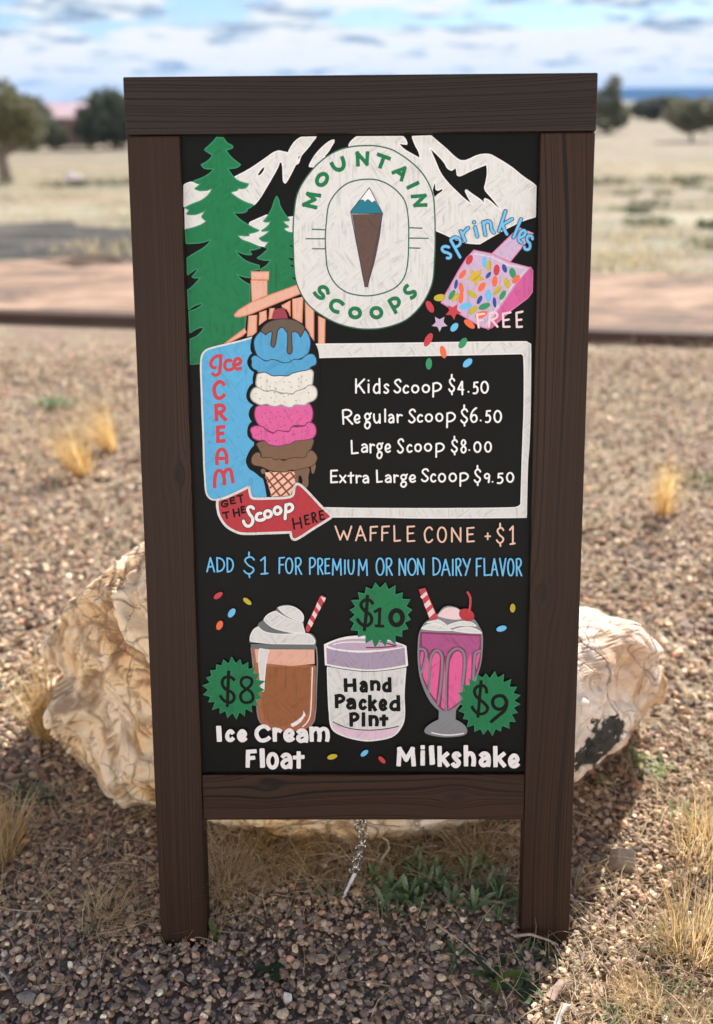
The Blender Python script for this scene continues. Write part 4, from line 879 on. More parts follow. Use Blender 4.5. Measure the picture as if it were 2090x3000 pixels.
 ('C', 'txt', 21, 'r', '1590,6499 1580,6470 1562,6455 1542,6456 1525,6474 1515,6504 1515,6537 1525,6565 1543,6581 1563,6579 1580,6562 1590,6532'),
]),
('lettering', 'white handwritten line pricing a large scoop', [
 ('S', 'txt', 21, 'r', '-121,6249* -117,6102* -48,6108*'),
 ('S', 'txt', 21, 'r', '1,6196 28,6208 53,6190 57,6119'),
 ('S', 'txt', 21, 'r', '54,6168 21,6169 -3,6141 17,6118 55,6139'),
 ('S', 'txt', 21, 'r', '95,6208* 97,6109*'),
 ('S', 'txt', 21, 'r', '97,6171 116,6202 141,6196'),
 ('S', 'txt', 21, 'r', '199,6147 226,6176 203,6217 174,6182 199,6147'),
 ('S', 'txt', 21, 'r', '222,6199* 237,6220*'),
 ('S', 'txt', 21, 'r', '199,6147 186,6129 218,6115 226,6080 202,6044 175,6066 182,6105 209,6115'),
 ('S', 'txt', 21, 'r', '271,6156 320,6167 314,6198 294,6207 271,6176 273,6137 294,6116 322,6129'),
 ('S', 'txt', 21, 'r', '474,6240 450,6266 417,6234 442,6190 471,6145 443,6108 411,6130'),
 ('S', 'txt', 21, 'r', '568,6186 547,6198 521,6165 527,6128 547,6115 570,6127'),
 ('C', 'txt', 21, 'r', '676,6152 667,6134 652,6124 634,6125 619,6136 611,6155 611,6176 621,6194 636,6204 654,6203 669,6192 677,6173'),
 ('C', 'txt', 21, 'r', '794,6156 784,6138 767,6128 748,6129 732,6140 723,6159 723,6181 733,6199 750,6208 770,6208 786,6196 795,6177'),
 ('S', 'txt', 21, 'r', '854,6208* 853,6057*'),
 ('S', 'txt', 21, 'r', '854,6203 903,6212 941,6178 919,6135 857,6119'),
 ('S', 'txt', 21, 'r', '1092,6229 1069,6252 1037,6229 1054,6188 1091,6150 1066,6113 1031,6138'),
 ('S', 'txt', 21, 'r', '1060,6291* 1061,6254*'),
 ('S', 'txt', 21, 'r', '1062,6113* 1066,6084*'),
 ('S', 'txt', 21, 'r', '1166,6183 1143,6213 1165,6251 1188,6218 1166,6183 1140,6142 1167,6104 1193,6142 1166,6183'),
 ('S', 'txt', 21, 'r', '1233,6135* 1233,6135*'),
 ('C', 'txt', 21, 'r', '1361,6151 1352,6126 1335,6113 1316,6114 1299,6130 1290,6156 1290,6186 1300,6211 1317,6224 1336,6223 1352,6207 1362,6181'),
 ('C', 'txt', 21, 'r', '1481,6153 1472,6129 1456,6115 1438,6116 1423,6132 1414,6157 1414,6186 1424,6211 1439,6224 1457,6223 1473,6207 1481,6182'),
]),
('lettering', 'white handwritten line pricing an extra large scoop', [
 ('S', 'txt', 21, 'r', '-288,5907* -360,5903* -360,5767* -287,5771*'),
 ('S', 'txt', 21, 'r', '-361,5838* -301,5842*'),
 ('S', 'txt', 21, 'r', '-257,5847* -194,5768*'),
 ('S', 'txt', 21, 'r', '-193,5847* -257,5768*'),
 ('S', 'txt', 21, 'r', '-131,5879* -131,5763*'),
 ('S', 'txt', 21, 'r', '-160,5842* -101,5846*'),
 ('S', 'txt', 21, 'r', '-67,5846* -64,5762*'),
 ('S', 'txt', 21, 'r', '-64,5814 -42,5841 -15,5836'),
 ('S', 'txt', 21, 'r', '15,5834 40,5845 64,5829 69,5763'),
 ('S', 'txt', 21, 'r', '66,5809 34,5809 11,5784 30,5762 67,5782'),
 ('S', 'txt', 21, 'r', '169,5905* 173,5769* 228,5775*'),
 ('S', 'txt', 21, 'r', '275,5837 301,5849 325,5832 329,5767'),
 ('S', 'txt', 21, 'r', '326,5812 294,5812 271,5787 291,5766 327,5785'),
 ('S', 'txt', 21, 'r', '369,5849* 373,5765*'),
 ('S', 'txt', 21, 'r', '373,5817 391,5844 414,5839'),
 ('S', 'txt', 21, 'r', '477,5795 507,5820 481,5853 449,5825 477,5795'),
 ('S', 'txt', 21, 'r', '502,5839* 519,5856*'),
 ('S', 'txt', 21, 'r', '477,5795 462,5781 498,5769 508,5740 481,5711 450,5729 458,5761 489,5769'),
 ('S', 'txt', 21, 'r', '552,5803 608,5812 602,5840 579,5848 552,5820 555,5785 579,5767 611,5779'),
 ('S', 'txt', 21, 'r', '762,5895 734,5918 696,5890 725,5849 758,5809 727,5775 689,5795'),
 ('S', 'txt', 21, 'r', '844,5845 822,5858 795,5823 801,5783 823,5770 846,5782'),
 ('C', 'txt', 21, 'r', '957,5802 947,5781 930,5770 911,5771 894,5784 885,5806 886,5830 896,5850 913,5861 932,5860 949,5847 958,5826'),
 ('C', 'txt', 21, 'r', '1083,5806 1072,5786 1055,5775 1035,5775 1018,5788 1009,5809 1009,5833 1020,5853 1037,5864 1057,5863 1074,5850 1083,5829'),
 ('S', 'txt', 21, 'r', '1134,5863* 1134,5719*'),
 ('S', 'txt', 21, 'r', '1134,5859 1184,5868 1222,5835 1199,5793 1137,5779'),
 ('S', 'txt', 21, 'r', '1363,5885 1338,5910 1304,5885 1323,5840 1362,5800 1335,5760 1298,5787'),
 ('S', 'txt', 21, 'r', '1329,5952* 1329,5912*'),
 ('S', 'txt', 21, 'r', '1332,5760* 1336,5728*'),
 ('S', 'txt', 21, 'r', '1467,5835 1454,5810 1428,5808 1414,5834 1437,5860 1466,5844 1466,5810 1461,5760'),
 ('S', 'txt', 21, 'r', '1506,5766* 1506,5766*'),
 ('S', 'txt', 21, 'r', '1619,5862* 1575,5859* 1572,5813*'),
 ('S', 'txt', 21, 'r', '1572,5813 1600,5819 1622,5788 1604,5754 1565,5752'),
 ('C', 'txt', 21, 'r', '1744,5800 1734,5776 1717,5764 1698,5765 1681,5780 1672,5804 1672,5832 1682,5856 1698,5868 1718,5867 1734,5852 1744,5828'),
]),
('lettering', 'peach capital letters reading waffle cone', [
 ('S', 'peachtxt', 20, 'r', '-316,5251* -261,5092* -219,5195* -178,5092* -128,5250*'),
 ('S', 'peachtxt', 20, 'r', '-78,5082* -24,5250* 37,5081*'),
 ('S', 'peachtxt', 20, 'r', '-57,5139* 16,5146*'),
 ('S', 'peachtxt', 20, 'r', '173,5246* 96,5241* 93,5081*'),
 ('S', 'peachtxt', 20, 'r', '94,5167* 156,5172*'),
 ('S', 'peachtxt', 20, 'r', '311,5249* 231,5244* 228,5081*'),
 ('S', 'peachtxt', 20, 'r', '229,5168* 294,5173*'),
 ('S', 'peachtxt', 20, 'r', '370,5253* 374,5073* 440,5080*'),
 ('S', 'peachtxt', 20, 'r', '604,5247* 525,5242* 527,5070* 607,5075*'),
 ('S', 'peachtxt', 20, 'r', '525,5161* 591,5166*'),
 ('S', 'peachtxt', 20, 'r', '811,5207 776,5235 733,5191 728,5121 760,5058 815,5087'),
 ('C', 'peachtxt', 20, 'r', '973,5120 960,5081 938,5060 913,5062 891,5086 879,5127 880,5173 893,5211 915,5232 940,5230 962,5206 974,5166'),
 ('S', 'peachtxt', 20, 'r', '1044,5064* 1042,5226* 1145,5064* 1143,5225*'),
 ('S', 'peachtxt', 20, 'r', '1297,5228* 1221,5223* 1225,5063* 1302,5068*'),
 ('S', 'peachtxt', 20, 'r', '1222,5147* 1286,5152*'),
 ('S', 'peachtxt', 20, 'r', '1432,5125* 1489,5125*'),
 ('S', 'peachtxt', 20, 'r', '1460,5161* 1461,5089*'),
 ('S', 'peachtxt', 20, 'r', '1642,5196 1613,5225 1574,5196 1596,5143 1642,5094 1611,5046 1567,5079'),
 ('S', 'peachtxt', 20, 'r', '1602,5276* 1603,5228*'),
 ('S', 'peachtxt', 20, 'r', '1606,5046* 1611,5009*'),
 ('S', 'peachtxt', 20, 'r', '1717,5201* 1751,5243* 1755,5031*'),
 ('S', 'peachtxt', 20, 'r', '1725,5031* 1778,5040*'),
]),
('lettering', 'sky blue capital letters across the board', [
 ('S', 'sky', 19, 'r', '-1832,4715* -1787,4882* -1745,4714*'),
 ('S', 'sky', 19, 'r', '-1814,4772* -1758,4778*'),
 ('S', 'sky', 19, 'r', '-1710,4882* -1710,4714*'),
 ('S', 'sky', 19, 'r', '-1710,4878 -1650,4861 -1626,4798 -1656,4734 -1710,4718'),
 ('S', 'sky', 19, 'r', '-1590,4878* -1591,4710*'),
 ('S', 'sky', 19, 'r', '-1590,4875 -1541,4858 -1522,4794 -1546,4730 -1591,4713'),
 ('S', 'sky', 19, 'r', '-1275,4856 -1317,4889 -1379,4857 -1348,4796 -1282,4741 -1331,4687 -1395,4724'),
 ('S', 'sky', 19, 'r', '-1331,4947* -1333,4893*'),
 ('S', 'sky', 19, 'r', '-1338,4687* -1332,4645*'),
 ('S', 'sky', 19, 'r', '-1195,4848* -1146,4888* -1150,4685*'),
 ('S', 'sky', 19, 'r', '-1193,4685* -1117,4693*'),
 ('S', 'sky', 19, 'r', '-919,4882* -975,4877* -981,4695*'),
 ('S', 'sky', 19, 'r', '-979,4793* -933,4798*'),
 ('C', 'sky', 19, 'r', '-826,4756 -837,4716 -856,4694 -877,4696 -893,4721 -902,4763 -901,4810 -889,4850 -871,4872 -850,4870 -833,4845 -824,4803'),
 ('S', 'sky', 19, 'r', '-786,4870* -785,4681*'),
 ('S', 'sky', 19, 'r', '-786,4868 -743,4874 -724,4832 -746,4785 -784,4774'),
 ('S', 'sky', 19, 'r', '-765,4778* -720,4681*'),
 ('S', 'sky', 19, 'r', '-620,4870* -621,4681*'),
 ('S', 'sky', 19, 'r', '-620,4868 -578,4873 -556,4825 -579,4773 -621,4762'),
 ('S', 'sky', 19, 'r', '-525,4863* -523,4680*'),
 ('S', 'sky', 19, 'r', '-525,4861 -488,4867 -472,4826 -490,4781 -523,4770'),
 ('S', 'sky', 19, 'r', '-507,4774* -468,4680*'),
 ('S', 'sky', 19, 'r', '-389,4866* -438,4861* -439,4687* -389,4693*'),
 ('S', 'sky', 19, 'r', '-439,4779* -398,4784*'),
 ('S', 'sky', 19, 'r', '-353,4671* -345,4861* -303,4731* -260,4861* -254,4670*'),
 ('S', 'sky', 19, 'r', '-208,4848* -209,4683*'),
 ('S', 'sky', 19, 'r', '-167,4847 -164,4730 -137,4679 -109,4729 -104,4847'),
 ('S', 'sky', 19, 'r', '-49,4666* -42,4855* 2,4726* 45,4854* 52,4665*'),
 ('C', 'sky', 19, 'r', '246,4738 234,4694 214,4670 191,4672 172,4700 162,4746 163,4798 175,4842 195,4866 218,4864 237,4836 247,4790'),
 ('S', 'sky', 19, 'r', '279,4861* 282,4667*'),
 ('S', 'sky', 19, 'r', '279,4859 320,4865 339,4821 319,4774 282,4762'),
 ('S', 'sky', 19, 'r', '300,4766* 346,4667*'),
 ('S', 'sky', 19, 'r', '430,4667* 430,4861* 501,4666* 501,4861*'),
 ('C', 'sky', 19, 'r', '622,4736 609,4692 589,4668 565,4670 545,4698 534,4743 535,4794 547,4838 568,4861 591,4859 611,4832 622,4787'),
 ('S', 'sky', 19, 'r', '646,4674* 645,4860* 717,4674* 716,4860*'),
 ('S', 'sky', 19, 'r', '826,4873* 831,4665*'),
 ('S', 'sky', 19, 'r', '826,4869 884,4848 909,4769 883,4690 831,4669'),
 ('S', 'sky', 19, 'r', '929,4661* 971,4852* 1024,4661*'),
 ('S', 'sky', 19, 'r', '945,4726* 1006,4734*'),
 ('S', 'sky', 19, 'r', '1056,4852* 1058,4664*'),
 ('S', 'sky', 19, 'r', '1095,4854* 1100,4661*'),
 ('S', 'sky', 19, 'r', '1095,4852 1131,4858 1149,4815 1131,4767 1099,4756'),
 ('S', 'sky', 19, 'r', '1115,4760* 1156,4660*'),
 ('S', 'sky', 19, 'r', '1176,4858* 1218,4761*'),
 ('S', 'sky', 19, 'r', '1258,4858* 1207,4664*'),
 ('S', 'sky', 19, 'r', '1391,4864* 1335,4858* 1337,4656*'),
 ('S', 'sky', 19, 'r', '1335,4765* 1381,4771*'),
 ('S', 'sky', 19, 'r', '1423,4860* 1430,4659* 1495,4667*'),
 ('S', 'sky', 19, 'r', '1511,4659* 1541,4857* 1584,4659*'),
 ('S', 'sky', 19, 'r', '1523,4726* 1569,4734*'),
 ('S', 'sky', 19, 'r', '1605,4860* 1644,4655* 1674,4859*'),
 ('C', 'sky', 19, 'r', '1768,4726 1760,4682 1745,4657 1727,4659 1712,4687 1703,4733 1703,4785 1711,4829 1726,4854 1743,4851 1759,4824 1768,4778'),
 ('S', 'sky', 19, 'r', '1801,4852* 1808,4655*'),
 ('S', 'sky', 19, 'r', '1801,4850 1837,4855 1855,4811 1838,4763 1806,4751'),
 ('S', 'sky', 19, 'r', '1822,4755* 1864,4655*'),
]),
('painted_sprinkle', None, [
 ('P', 'red', '-1658,4462 -1656,4444 -1669,4422 -1692,4401 -1719,4386 -1744,4383 -1759,4391 -1761,4408 -1748,4431 -1725,4452 -1697,4466 -1673,4470'),
]),
('painted_sprinkle', None, [
 ('P', 'yellow', '-1320,4318 -1335,4312 -1359,4317 -1384,4332 -1404,4354 -1414,4376 -1411,4393 -1396,4399 -1373,4394 -1348,4378 -1328,4357 -1317,4334'),
]),
('painted_sprinkle', None, [
 ('P', 'sky', '-1518,4265 -1508,4248 -1511,4221 -1526,4193 -1548,4170 -1571,4159 -1591,4163 -1600,4180 -1597,4207 -1583,4235 -1561,4258 -1537,4269'),
]),
('painted_sprinkle', None, [
 ('P', 'orange', '-1675,4119 -1663,4103 -1660,4077 -1669,4047 -1687,4022 -1708,4008 -1728,4008 -1741,4024 -1743,4050 -1735,4080 -1717,4105 -1695,4119'),
]),
('painted_sprinkle', None, [
 ('P', 'yellow', '1769,4316 1785,4308 1796,4288 1800,4261 1795,4234 1783,4215 1767,4209 1752,4217 1740,4237 1736,4263 1741,4290 1753,4309'),
]),
('painted_sprinkle', None, [
 ('P', 'sky', '1701,4029 1697,4010 1679,3991 1651,3979 1620,3975 1595,3981 1582,3996 1585,4015 1604,4033 1632,4046 1663,4050 1688,4043'),
]),
('painted_sprinkle', None, [
 ('P', 'yellow', '-321,2426 -325,2408 -344,2391 -373,2378 -404,2374 -429,2379 -441,2393 -437,2411 -418,2428 -389,2441 -358,2445 -333,2440'),
]),
('painted_sprinkle', None, [
 ('P', 'sky', '54,2490 57,2473 47,2451 28,2430 4,2415 -18,2411 -33,2419 -36,2435 -27,2457 -8,2478 16,2493 39,2497'),
]),
('painted_sprinkle', None, [
 ('P', 'red', '261,2328 247,2323 226,2331 204,2349 187,2372 180,2395 184,2410 198,2414 219,2406 241,2388 258,2365 265,2343'),
]),
('painted_float', None, [
 ('P', 'dkgrey', '-1352,3870 -1340,3954 -1256,4048 -1235,4090 -1183,4127 -1131,4195 -1029,4242 -1018,4278 -946,4309 -855,4307 -745,4246 -703,4162 -704,4099 -686,3973 -607,3957 -559,3888 -568,3820* -1353,3846*'),
 ('P', 'white', '-1003,4276* -926,4293 -835,4288 -745,4235 -707,4173 -716,4105* -817,4136 -928,4199'),
 ('C', 'rim', 13, 'r', '-1003,4276* -926,4293 -835,4288 -745,4235 -707,4173 -716,4105* -817,4136 -928,4199'),
 ('P', 'white', '-1173,4132* -1121,4195 -1029,4234* -949,4179 -848,4129 -722,4089* -691,3971* -800,3968 -952,3995 -1073,4037 -1143,4090'),
 ('C', 'rim', 13, 'r', '-1173,4132* -1121,4195 -1029,4234* -949,4179 -848,4129 -722,4089* -691,3971* -800,3968 -952,3995 -1073,4037 -1143,4090'),
 ('P', 'white', '-1342,3870* -1335,3933 -1298,4007 -1241,4043* -1156,3977 -953,3951 -698,3961 -627,3941 -577,3878 -583,3830* -955,3832 -1159,3843'),
 ('C', 'rim', 13, 'r', '-1342,3870* -1335,3933 -1298,4007 -1241,4043* -1156,3977 -953,3951 -698,3961 -627,3941 -577,3878 -583,3830* -955,3832 -1159,3843'),
 ('P', 'dkgrey', '-1338,3833* -559,3823* -560,3765* -1334,3774*'),
 ('P', 'caramel2', '-1322,3774* -1242,3774* -1246,3594* -575,3565* -561,3549* -586,3013* -595,2883 -632,2812 -716,2758 -872,2740 -1130,2751 -1237,2841 -1279,3058 -1285,3230 -1314,3551'),
 ('P', 'caramel', '-1165,3551* -633,3544* -649,3121 -672,2959 -744,2927 -922,2807 -1129,2830 -1218,2993 -1213,3230'),
 ('P', 'peach', '-1293,3769* -581,3762* -579,3584* -858,3559* -1277,3602*'),
 ('P', 'white', '-1234,3774* -1122,3758* -1161,3593 -1194,3246* -1221,3246* -1243,3498 -1247,3658'),
 ('C', 'rim', 13, 'r', '-1234,3774* -1122,3758* -1161,3593 -1194,3246* -1221,3246* -1243,3498 -1247,3658'),
 ('S', 'glass', 15, 'r', '-1334,3785 -1322,3658 -1310,3498 -1280,3014 -1280,2993 -1267,2906 -1237,2841'),
 ('S', 'glass', 15, 'r', '-558,3793 -547,3602 -562,3282 -573,3013 -579,2970 -595,2872 -643,2801'),
 ('S', 'purewhite', 14, 'r', '-607,3537 -618,3282 -631,3035 -643,2937 -673,2861 -736,2793'),
 ('P', 'purewhite', '-723,3002* -697,2937 -708,2926 -766,2845 -860,2791* -880,2829* -797,2878 -736,2937'),
 ('P', 'red3', '-504,4417* -479,4427* -434,4399* -616,4036* -647,3971* -682,3994* -677,4036*'),
 ('P', 'palepink', '-499,4410* -436,4393* -458,4339*'),
 ('P', 'palepink', '-539,4344* -494,4278* -516,4233* -555,4289*'),
 ('P', 'palepink', '-580,4240* -541,4190* -564,4139* -603,4191*'),
 ('P', 'palepink', '-633,4141* -588,4088* -611,4036* -656,4086*'),
]),
('price_burst', 'green jagged burst reading $8', [
 ('P', 'green', '-1189,3260* -1265,3221* -1223,3158* -1295,3138* -1272,3064* -1352,3073* -1342,2982* -1425,3029* -1435,2935* -1496,2985* -1534,2894* -1580,2977* -1640,2910* -1660,3003* -1728,2966* -1730,3046* -1822,3011* -1779,3112* -1864,3111* -1835,3178* -1922,3203* -1859,3263* -1926,3316* -1835,3352* -1878,3414* -1813,3439* -1826,3504* -1758,3509* -1753,3577* -1691,3564* -1667,3638* -1607,3585* -1568,3673* -1523,3591* -1470,3643* -1447,3560* -1375,3608* -1379,3518* -1300,3540* -1314,3467* -1243,3460* -1286,3387* -1181,3369* -1260,3307*'),
 ('C', 'greenrim', 13, 'r', '-1189,3260* -1265,3221* -1223,3158* -1295,3138* -1272,3064* -1352,3073* -1342,2982* -1425,3029* -1435,2935* -1496,2985* -1534,2894* -1580,2977* -1640,2910* -1660,3003* -1728,2966* -1730,3046* -1822,3011* -1779,3112* -1864,3111* -1835,3178* -1922,3203* -1859,3263* -1926,3316* -1835,3352* -1878,3414* -1813,3439* -1826,3504* -1758,3509* -1753,3577* -1691,3564* -1667,3638* -1607,3585* -1568,3673* -1523,3591* -1470,3643* -1447,3560* -1375,3608* -1379,3518* -1300,3540* -1314,3467* -1243,3460* -1286,3387* -1181,3369* -1260,3307*'),
 ('S', 'ink', 39, 'f', '-1551,3392 -1599,3424 -1666,3411 -1692,3349 -1660,3279 -1569,3220 -1555,3150 -1603,3104 -1669,3123 -1714,3179'),
 ('S', 'ink', 39, 'f', '-1610,3486* -1638,3064*'),
 ('S', 'ink', 37, 'r', '-1403,3271 -1460,3327 -1454,3394 -1399,3421 -1338,3391 -1347,3325 -1403,3271 -1469,3209 -1461,3125 -1402,3101 -1334,3133 -1337,3217 -1403,3271'),
]),
('painted_pint', None, [
 ('P', 'white', '-428,3547* 512,3544* 490,3219 491,2890 432,2748 333,2662 126,2617 -10,2617 -235,2673 -378,2768 -412,2986 -423,3221'),
 ('C', 'purewhite', 12, 'r', '-428,3547* 512,3544* 490,3219 491,2890 432,2748 333,2662 126,2617 -10,2617 -235,2673 -378,2768 -412,2986 -423,3221'),
 ('P', 'lilacpink', '-368,2844* -189,2770 36,2741 261,2756 423,2795* 396,2719 306,2667 126,2636 -9,2637 -235,2692 -356,2773'),
 ('S', 'ink', 12, 'r', '-368,2858 -189,2779 36,2750 261,2765 423,2800'),
 ('P', 'purewhite', '-463,3824* -287,3897 -136,3926 41,3926 307,3877 513,3803* 534,3563* 520,3554* 218,3503 39,3499 -228,3532 -455,3570*'),
 ('C', 'purewhite', 5, 'r', '-463,3824* -287,3897 -136,3926 41,3926 307,3877 513,3803* 534,3563* 520,3554* 218,3503 39,3499 -228,3532 -455,3570*'),
 ('P', 'mauve', '-437,3787* -359,3759 -93,3724 174,3732 493,3783* 507,3572* 218,3522 39,3513 -228,3546 -432,3584*'),
 ('P', 'mauve2', '-425,3813* -296,3870 -92,3895 85,3892 307,3863 489,3794* 174,3756 -93,3751 -315,3773'),
 ('S', 'purewhite', 14, 'r', '-350,3824 -225,3851 32,3850'),
 ('S', 'magenta', 19, 'r', '41,3786 218,3787 391,3803'),
 ('S', 'magenta', 19, 'r', '391,3808* 209,3857*'),
 ('S', 'ink', 8, 'r', '-450,3561 -228,3517 39,3488 307,3506 512,3543'),
]),
('lettering', 'black letters reading Hand Packed Pint', [
 ('S', 'ink', 46, 'f', '-213,3383* -209,3254*'),
 ('S', 'ink', 46, 'f', '-106,3382* -101,3254*'),
 ('S', 'ink', 46, 'f', '-214,3312* -101,3321*'),
 ('S', 'ink', 46, 'f', '-20,3339 5,3354 28,3332 32,3246'),
 ('S', 'ink', 46, 'f', '29,3306 -1,3306 -24,3273 -5,3244 30,3270'),
 ('S', 'ink', 46, 'f', '102,3360* 105,3267*'),
 ('S', 'ink', 46, 'f', '105,3328 142,3359 178,3342 182,3267'),
 ('S', 'ink', 46, 'f', '313,3325 283,3342 251,3310 251,3266 279,3248 315,3269'),
 ('S', 'ink', 46, 'f', '315,3395* 318,3248*'),
 ('S', 'ink', 46, 'f', '-321,3182* -320,3050*'),
 ('S', 'ink', 46, 'f', '-321,3181 -266,3185 -237,3151 -266,3114 -320,3107'),
 ('S', 'ink', 46, 'f', '-181,3124 -147,3139 -114,3118 -109,3033'),
 ('S', 'ink', 46, 'f', '-113,3091 -156,3092 -187,3059 -160,3030 -111,3057'),
 ('S', 'ink', 46, 'f', '17,3113 -6,3128 -35,3086 -29,3039 -6,3024 18,3038'),
 ('S', 'ink', 46, 'f', '78,3175* 79,3011*'),
 ('S', 'ink', 46, 'f', '138,3116* 81,3057*'),
 ('S', 'ink', 46, 'f', '100,3077* 141,3011*'),
 ('S', 'ink', 46, 'f', '208,3063 262,3077 256,3117 234,3129 208,3088 210,3037 233,3011 264,3027'),
 ('S', 'ink', 46, 'f', '417,3094 378,3113 338,3078 338,3030 373,3010 419,3033'),
 ('S', 'ink', 46, 'f', '419,3171* 423,3010*'),
 ('S', 'ink', 46, 'f', '-148,2953* -147,2816*'),
 ('S', 'ink', 46, 'f', '-148,2952 -95,2956 -68,2921 -96,2883 -147,2875'),
 ('S', 'ink', 46, 'f', '1,2911* 0,2816*'),
 ('S', 'ink', 46, 'f', '1,2956* 1,2953*'),
 ('S', 'ink', 46, 'f', '83,2922* 85,2820*'),
 ('S', 'ink', 46, 'f', '85,2888 121,2921 156,2903 160,2820'),
 ('S', 'ink', 46, 'f', '246,2927* 246,2820*'),
 ('S', 'ink', 46, 'f', '213,2893* 279,2897*'),
]),
('price_burst', 'green jagged burst reading $10', [
 ('P', 'green', '561,4130* 489,4093* 532,4017* 458,3999* 463,3920* 379,3940* 384,3822* 296,3902* 263,3802* 205,3887* 141,3783* 109,3886* 32,3839* 32,3941* -59,3918* -53,3996* -143,4005* -96,4090* -152,4130* -89,4189* -150,4248* -82,4286* -134,4366* -34,4368* -53,4460* 28,4441* 41,4524* 110,4492* 149,4576* 205,4509* 266,4575* 302,4489* 381,4543* 378,4429* 467,4455* 460,4376* 558,4373* 506,4289* 579,4249* 522,4189*'),
 ('C', 'greenrim', 13, 'r', '561,4130* 489,4093* 532,4017* 458,3999* 463,3920* 379,3940* 384,3822* 296,3902* 263,3802* 205,3887* 141,3783* 109,3886* 32,3839* 32,3941* -59,3918* -53,3996* -143,4005* -96,4090* -152,4130* -89,4189* -150,4248* -82,4286* -134,4366* -34,4368* -53,4460* 28,4441* 41,4524* 110,4492* 149,4576* 205,4509* 266,4575* 302,4489* 381,4543* 378,4429* 467,4455* 460,4376* 558,4373* 506,4289* 579,4249* 522,4189*'),
 ('S', 'ink', 41, 'f', '112,4332 70,4369 12,4360 -23,4307 18,4242 91,4180 99,4102 42,4054 -16,4072 -60,4125'),
 ('S', 'ink', 41, 'f', '54,4411* 42,4216* 17,4006*'),
 ('S', 'ink', 37, 'f', '144,4227* 200,4257* 192,4053*'),
 ('S', 'ink', 37, 'f', '157,4052* 235,4048*'),
 ('C', 'ink', 58, 'r', '469,4151 459,4106 433,4074 398,4062 363,4074 337,4107 327,4152 337,4196 363,4229 398,4241 433,4228 459,4196'),
]),
('painted_milkshake', None, [
 ('P', 'glass', '650,3800* 657,3921 678,4000 731,4090 798,4137 884,4199 951,4276 1037,4294 1143,4252 1317,4128 1371,4053 1416,3958 1423,3798 1407,3597 1375,3466 1329,3314 1253,3171 1176,3090 1113,2998* 1110,2885* 1218,2812 1253,2740 1220,2688 1063,2662 916,2666 768,2700 734,2741 777,2808 904,2885* 908,2998* 795,3121 696,3346 656,3549'),
 ('P', 'magenta', '681,3980* 1395,3943* 1393,3597 1337,3415 1281,3263 1156,3090 1021,2996 962,2996 903,3044 775,3239 696,3447 670,3700'),
 ('P', 'orchid', '703,3955* 1378,3923* 1376,3768 1332,3748 1295,3668 1289,3395 1251,3294 1222,3284 1233,3598 1216,3749 1148,3794 1071,3789 1013,3739 985,3679 956,3729 887,3770 820,3760 791,3720 772,3760 733,3790 704,3800'),
 ('P', 'pink2', '816,3599 835,3679 869,3719 907,3689 913,3598 900,3396 873,3121* 804,3223*'),
 ('P', 'pink2', '1034,3598 1072,3699 1120,3737 1169,3709 1184,3638 1181,3497 1156,3110* 1020,3006* 1023,3294'),
 ('P', 'pink2', '713,3432* 762,3659 780,3599 765,3310*'),
 ('P', 'pink2', '932,3044* 958,3396 971,3598 977,3006*'),
 ('P', 'pink2', '1222,3278* 1247,3598 1280,3698 1284,3415 1252,3192*'),
 ('S', 'glass', 27, 'r', '794,3234 806,3649 870,3748 927,3709 942,3598 930,3345 895,3080'),
 ('S', 'glass', 27, 'r', '996,2996 1009,3649 1100,3767 1188,3729 1209,3598 1185,3294 1158,3100'),
 ('S', 'glass', 27, 'r', '665,3765 725,3758 751,3700 734,3599 698,3473'),
 ('S', 'glass', 27, 'r', '1398,3736 1342,3718 1326,3648 1316,3380'),
 ('P', 'pink', '687,3725 718,3730 705,3599 690,3538'),
 ('P', 'pink', '1350,3517 1348,3668 1386,3713 1368,3587'),
 ('P', 'white', '693,4018* 760,4062 856,4070 933,4048 1061,3995* 857,3998'),
 ('C', 'rim', 13, 'r', '693,4018* 760,4062 856,4070 933,4048 1061,3995* 857,3998'),
 ('P', 'white', '1061,3995* 1146,4023 1242,4034 1338,4008 1408,3961* 1243,3967'),
 ('C', 'rim', 13, 'r', '1061,3995* 1146,4023 1242,4034 1338,4008 1408,3961* 1243,3967'),
 ('P', 'white', '752,4090* 856,4117 894,4123 996,4051* 1145,4099 1260,4098 1343,4046* 1145,4054 1030,4027 933,4054 856,4080'),
 ('C', 'rim', 13, 'r', '752,4090* 856,4117 894,4123 996,4051* 1145,4099 1260,4098 1343,4046* 1145,4054 1030,4027 933,4054 856,4080'),
 ('P', 'palepink', '884,4169* 922,4228 989,4273 1066,4275 1133,4247 1164,4133* 1048,4129'),
 ('P', 'red3', '657,4496* 733,4513* 884,4159* 875,4127* 798,4118* 779,4159*'),
 ('P', 'palepink', '677,4407* 748,4471* 763,4431* 701,4377*'),
 ('P', 'palepink', '720,4313* 782,4372* 807,4313* 744,4259*'),
 ('P', 'palepink', '764,4209* 826,4273* 850,4214* 784,4149*'),
 ('P', 'red2', '1311,4141 1285,4114 1243,4104 1196,4116 1157,4146 1136,4185 1140,4224 1166,4252 1208,4261 1255,4249 1294,4220 1314,4180'),
 ('S', 'red3', 27, 'r', '1233,4459 1264,4395 1267,4316 1251,4217'),
 ('S', 'purewhite', 15, 'r', '822,2720 945,2694 1063,2689 1205,2709'),
]),
('price_burst', 'green jagged burst reading $9', [
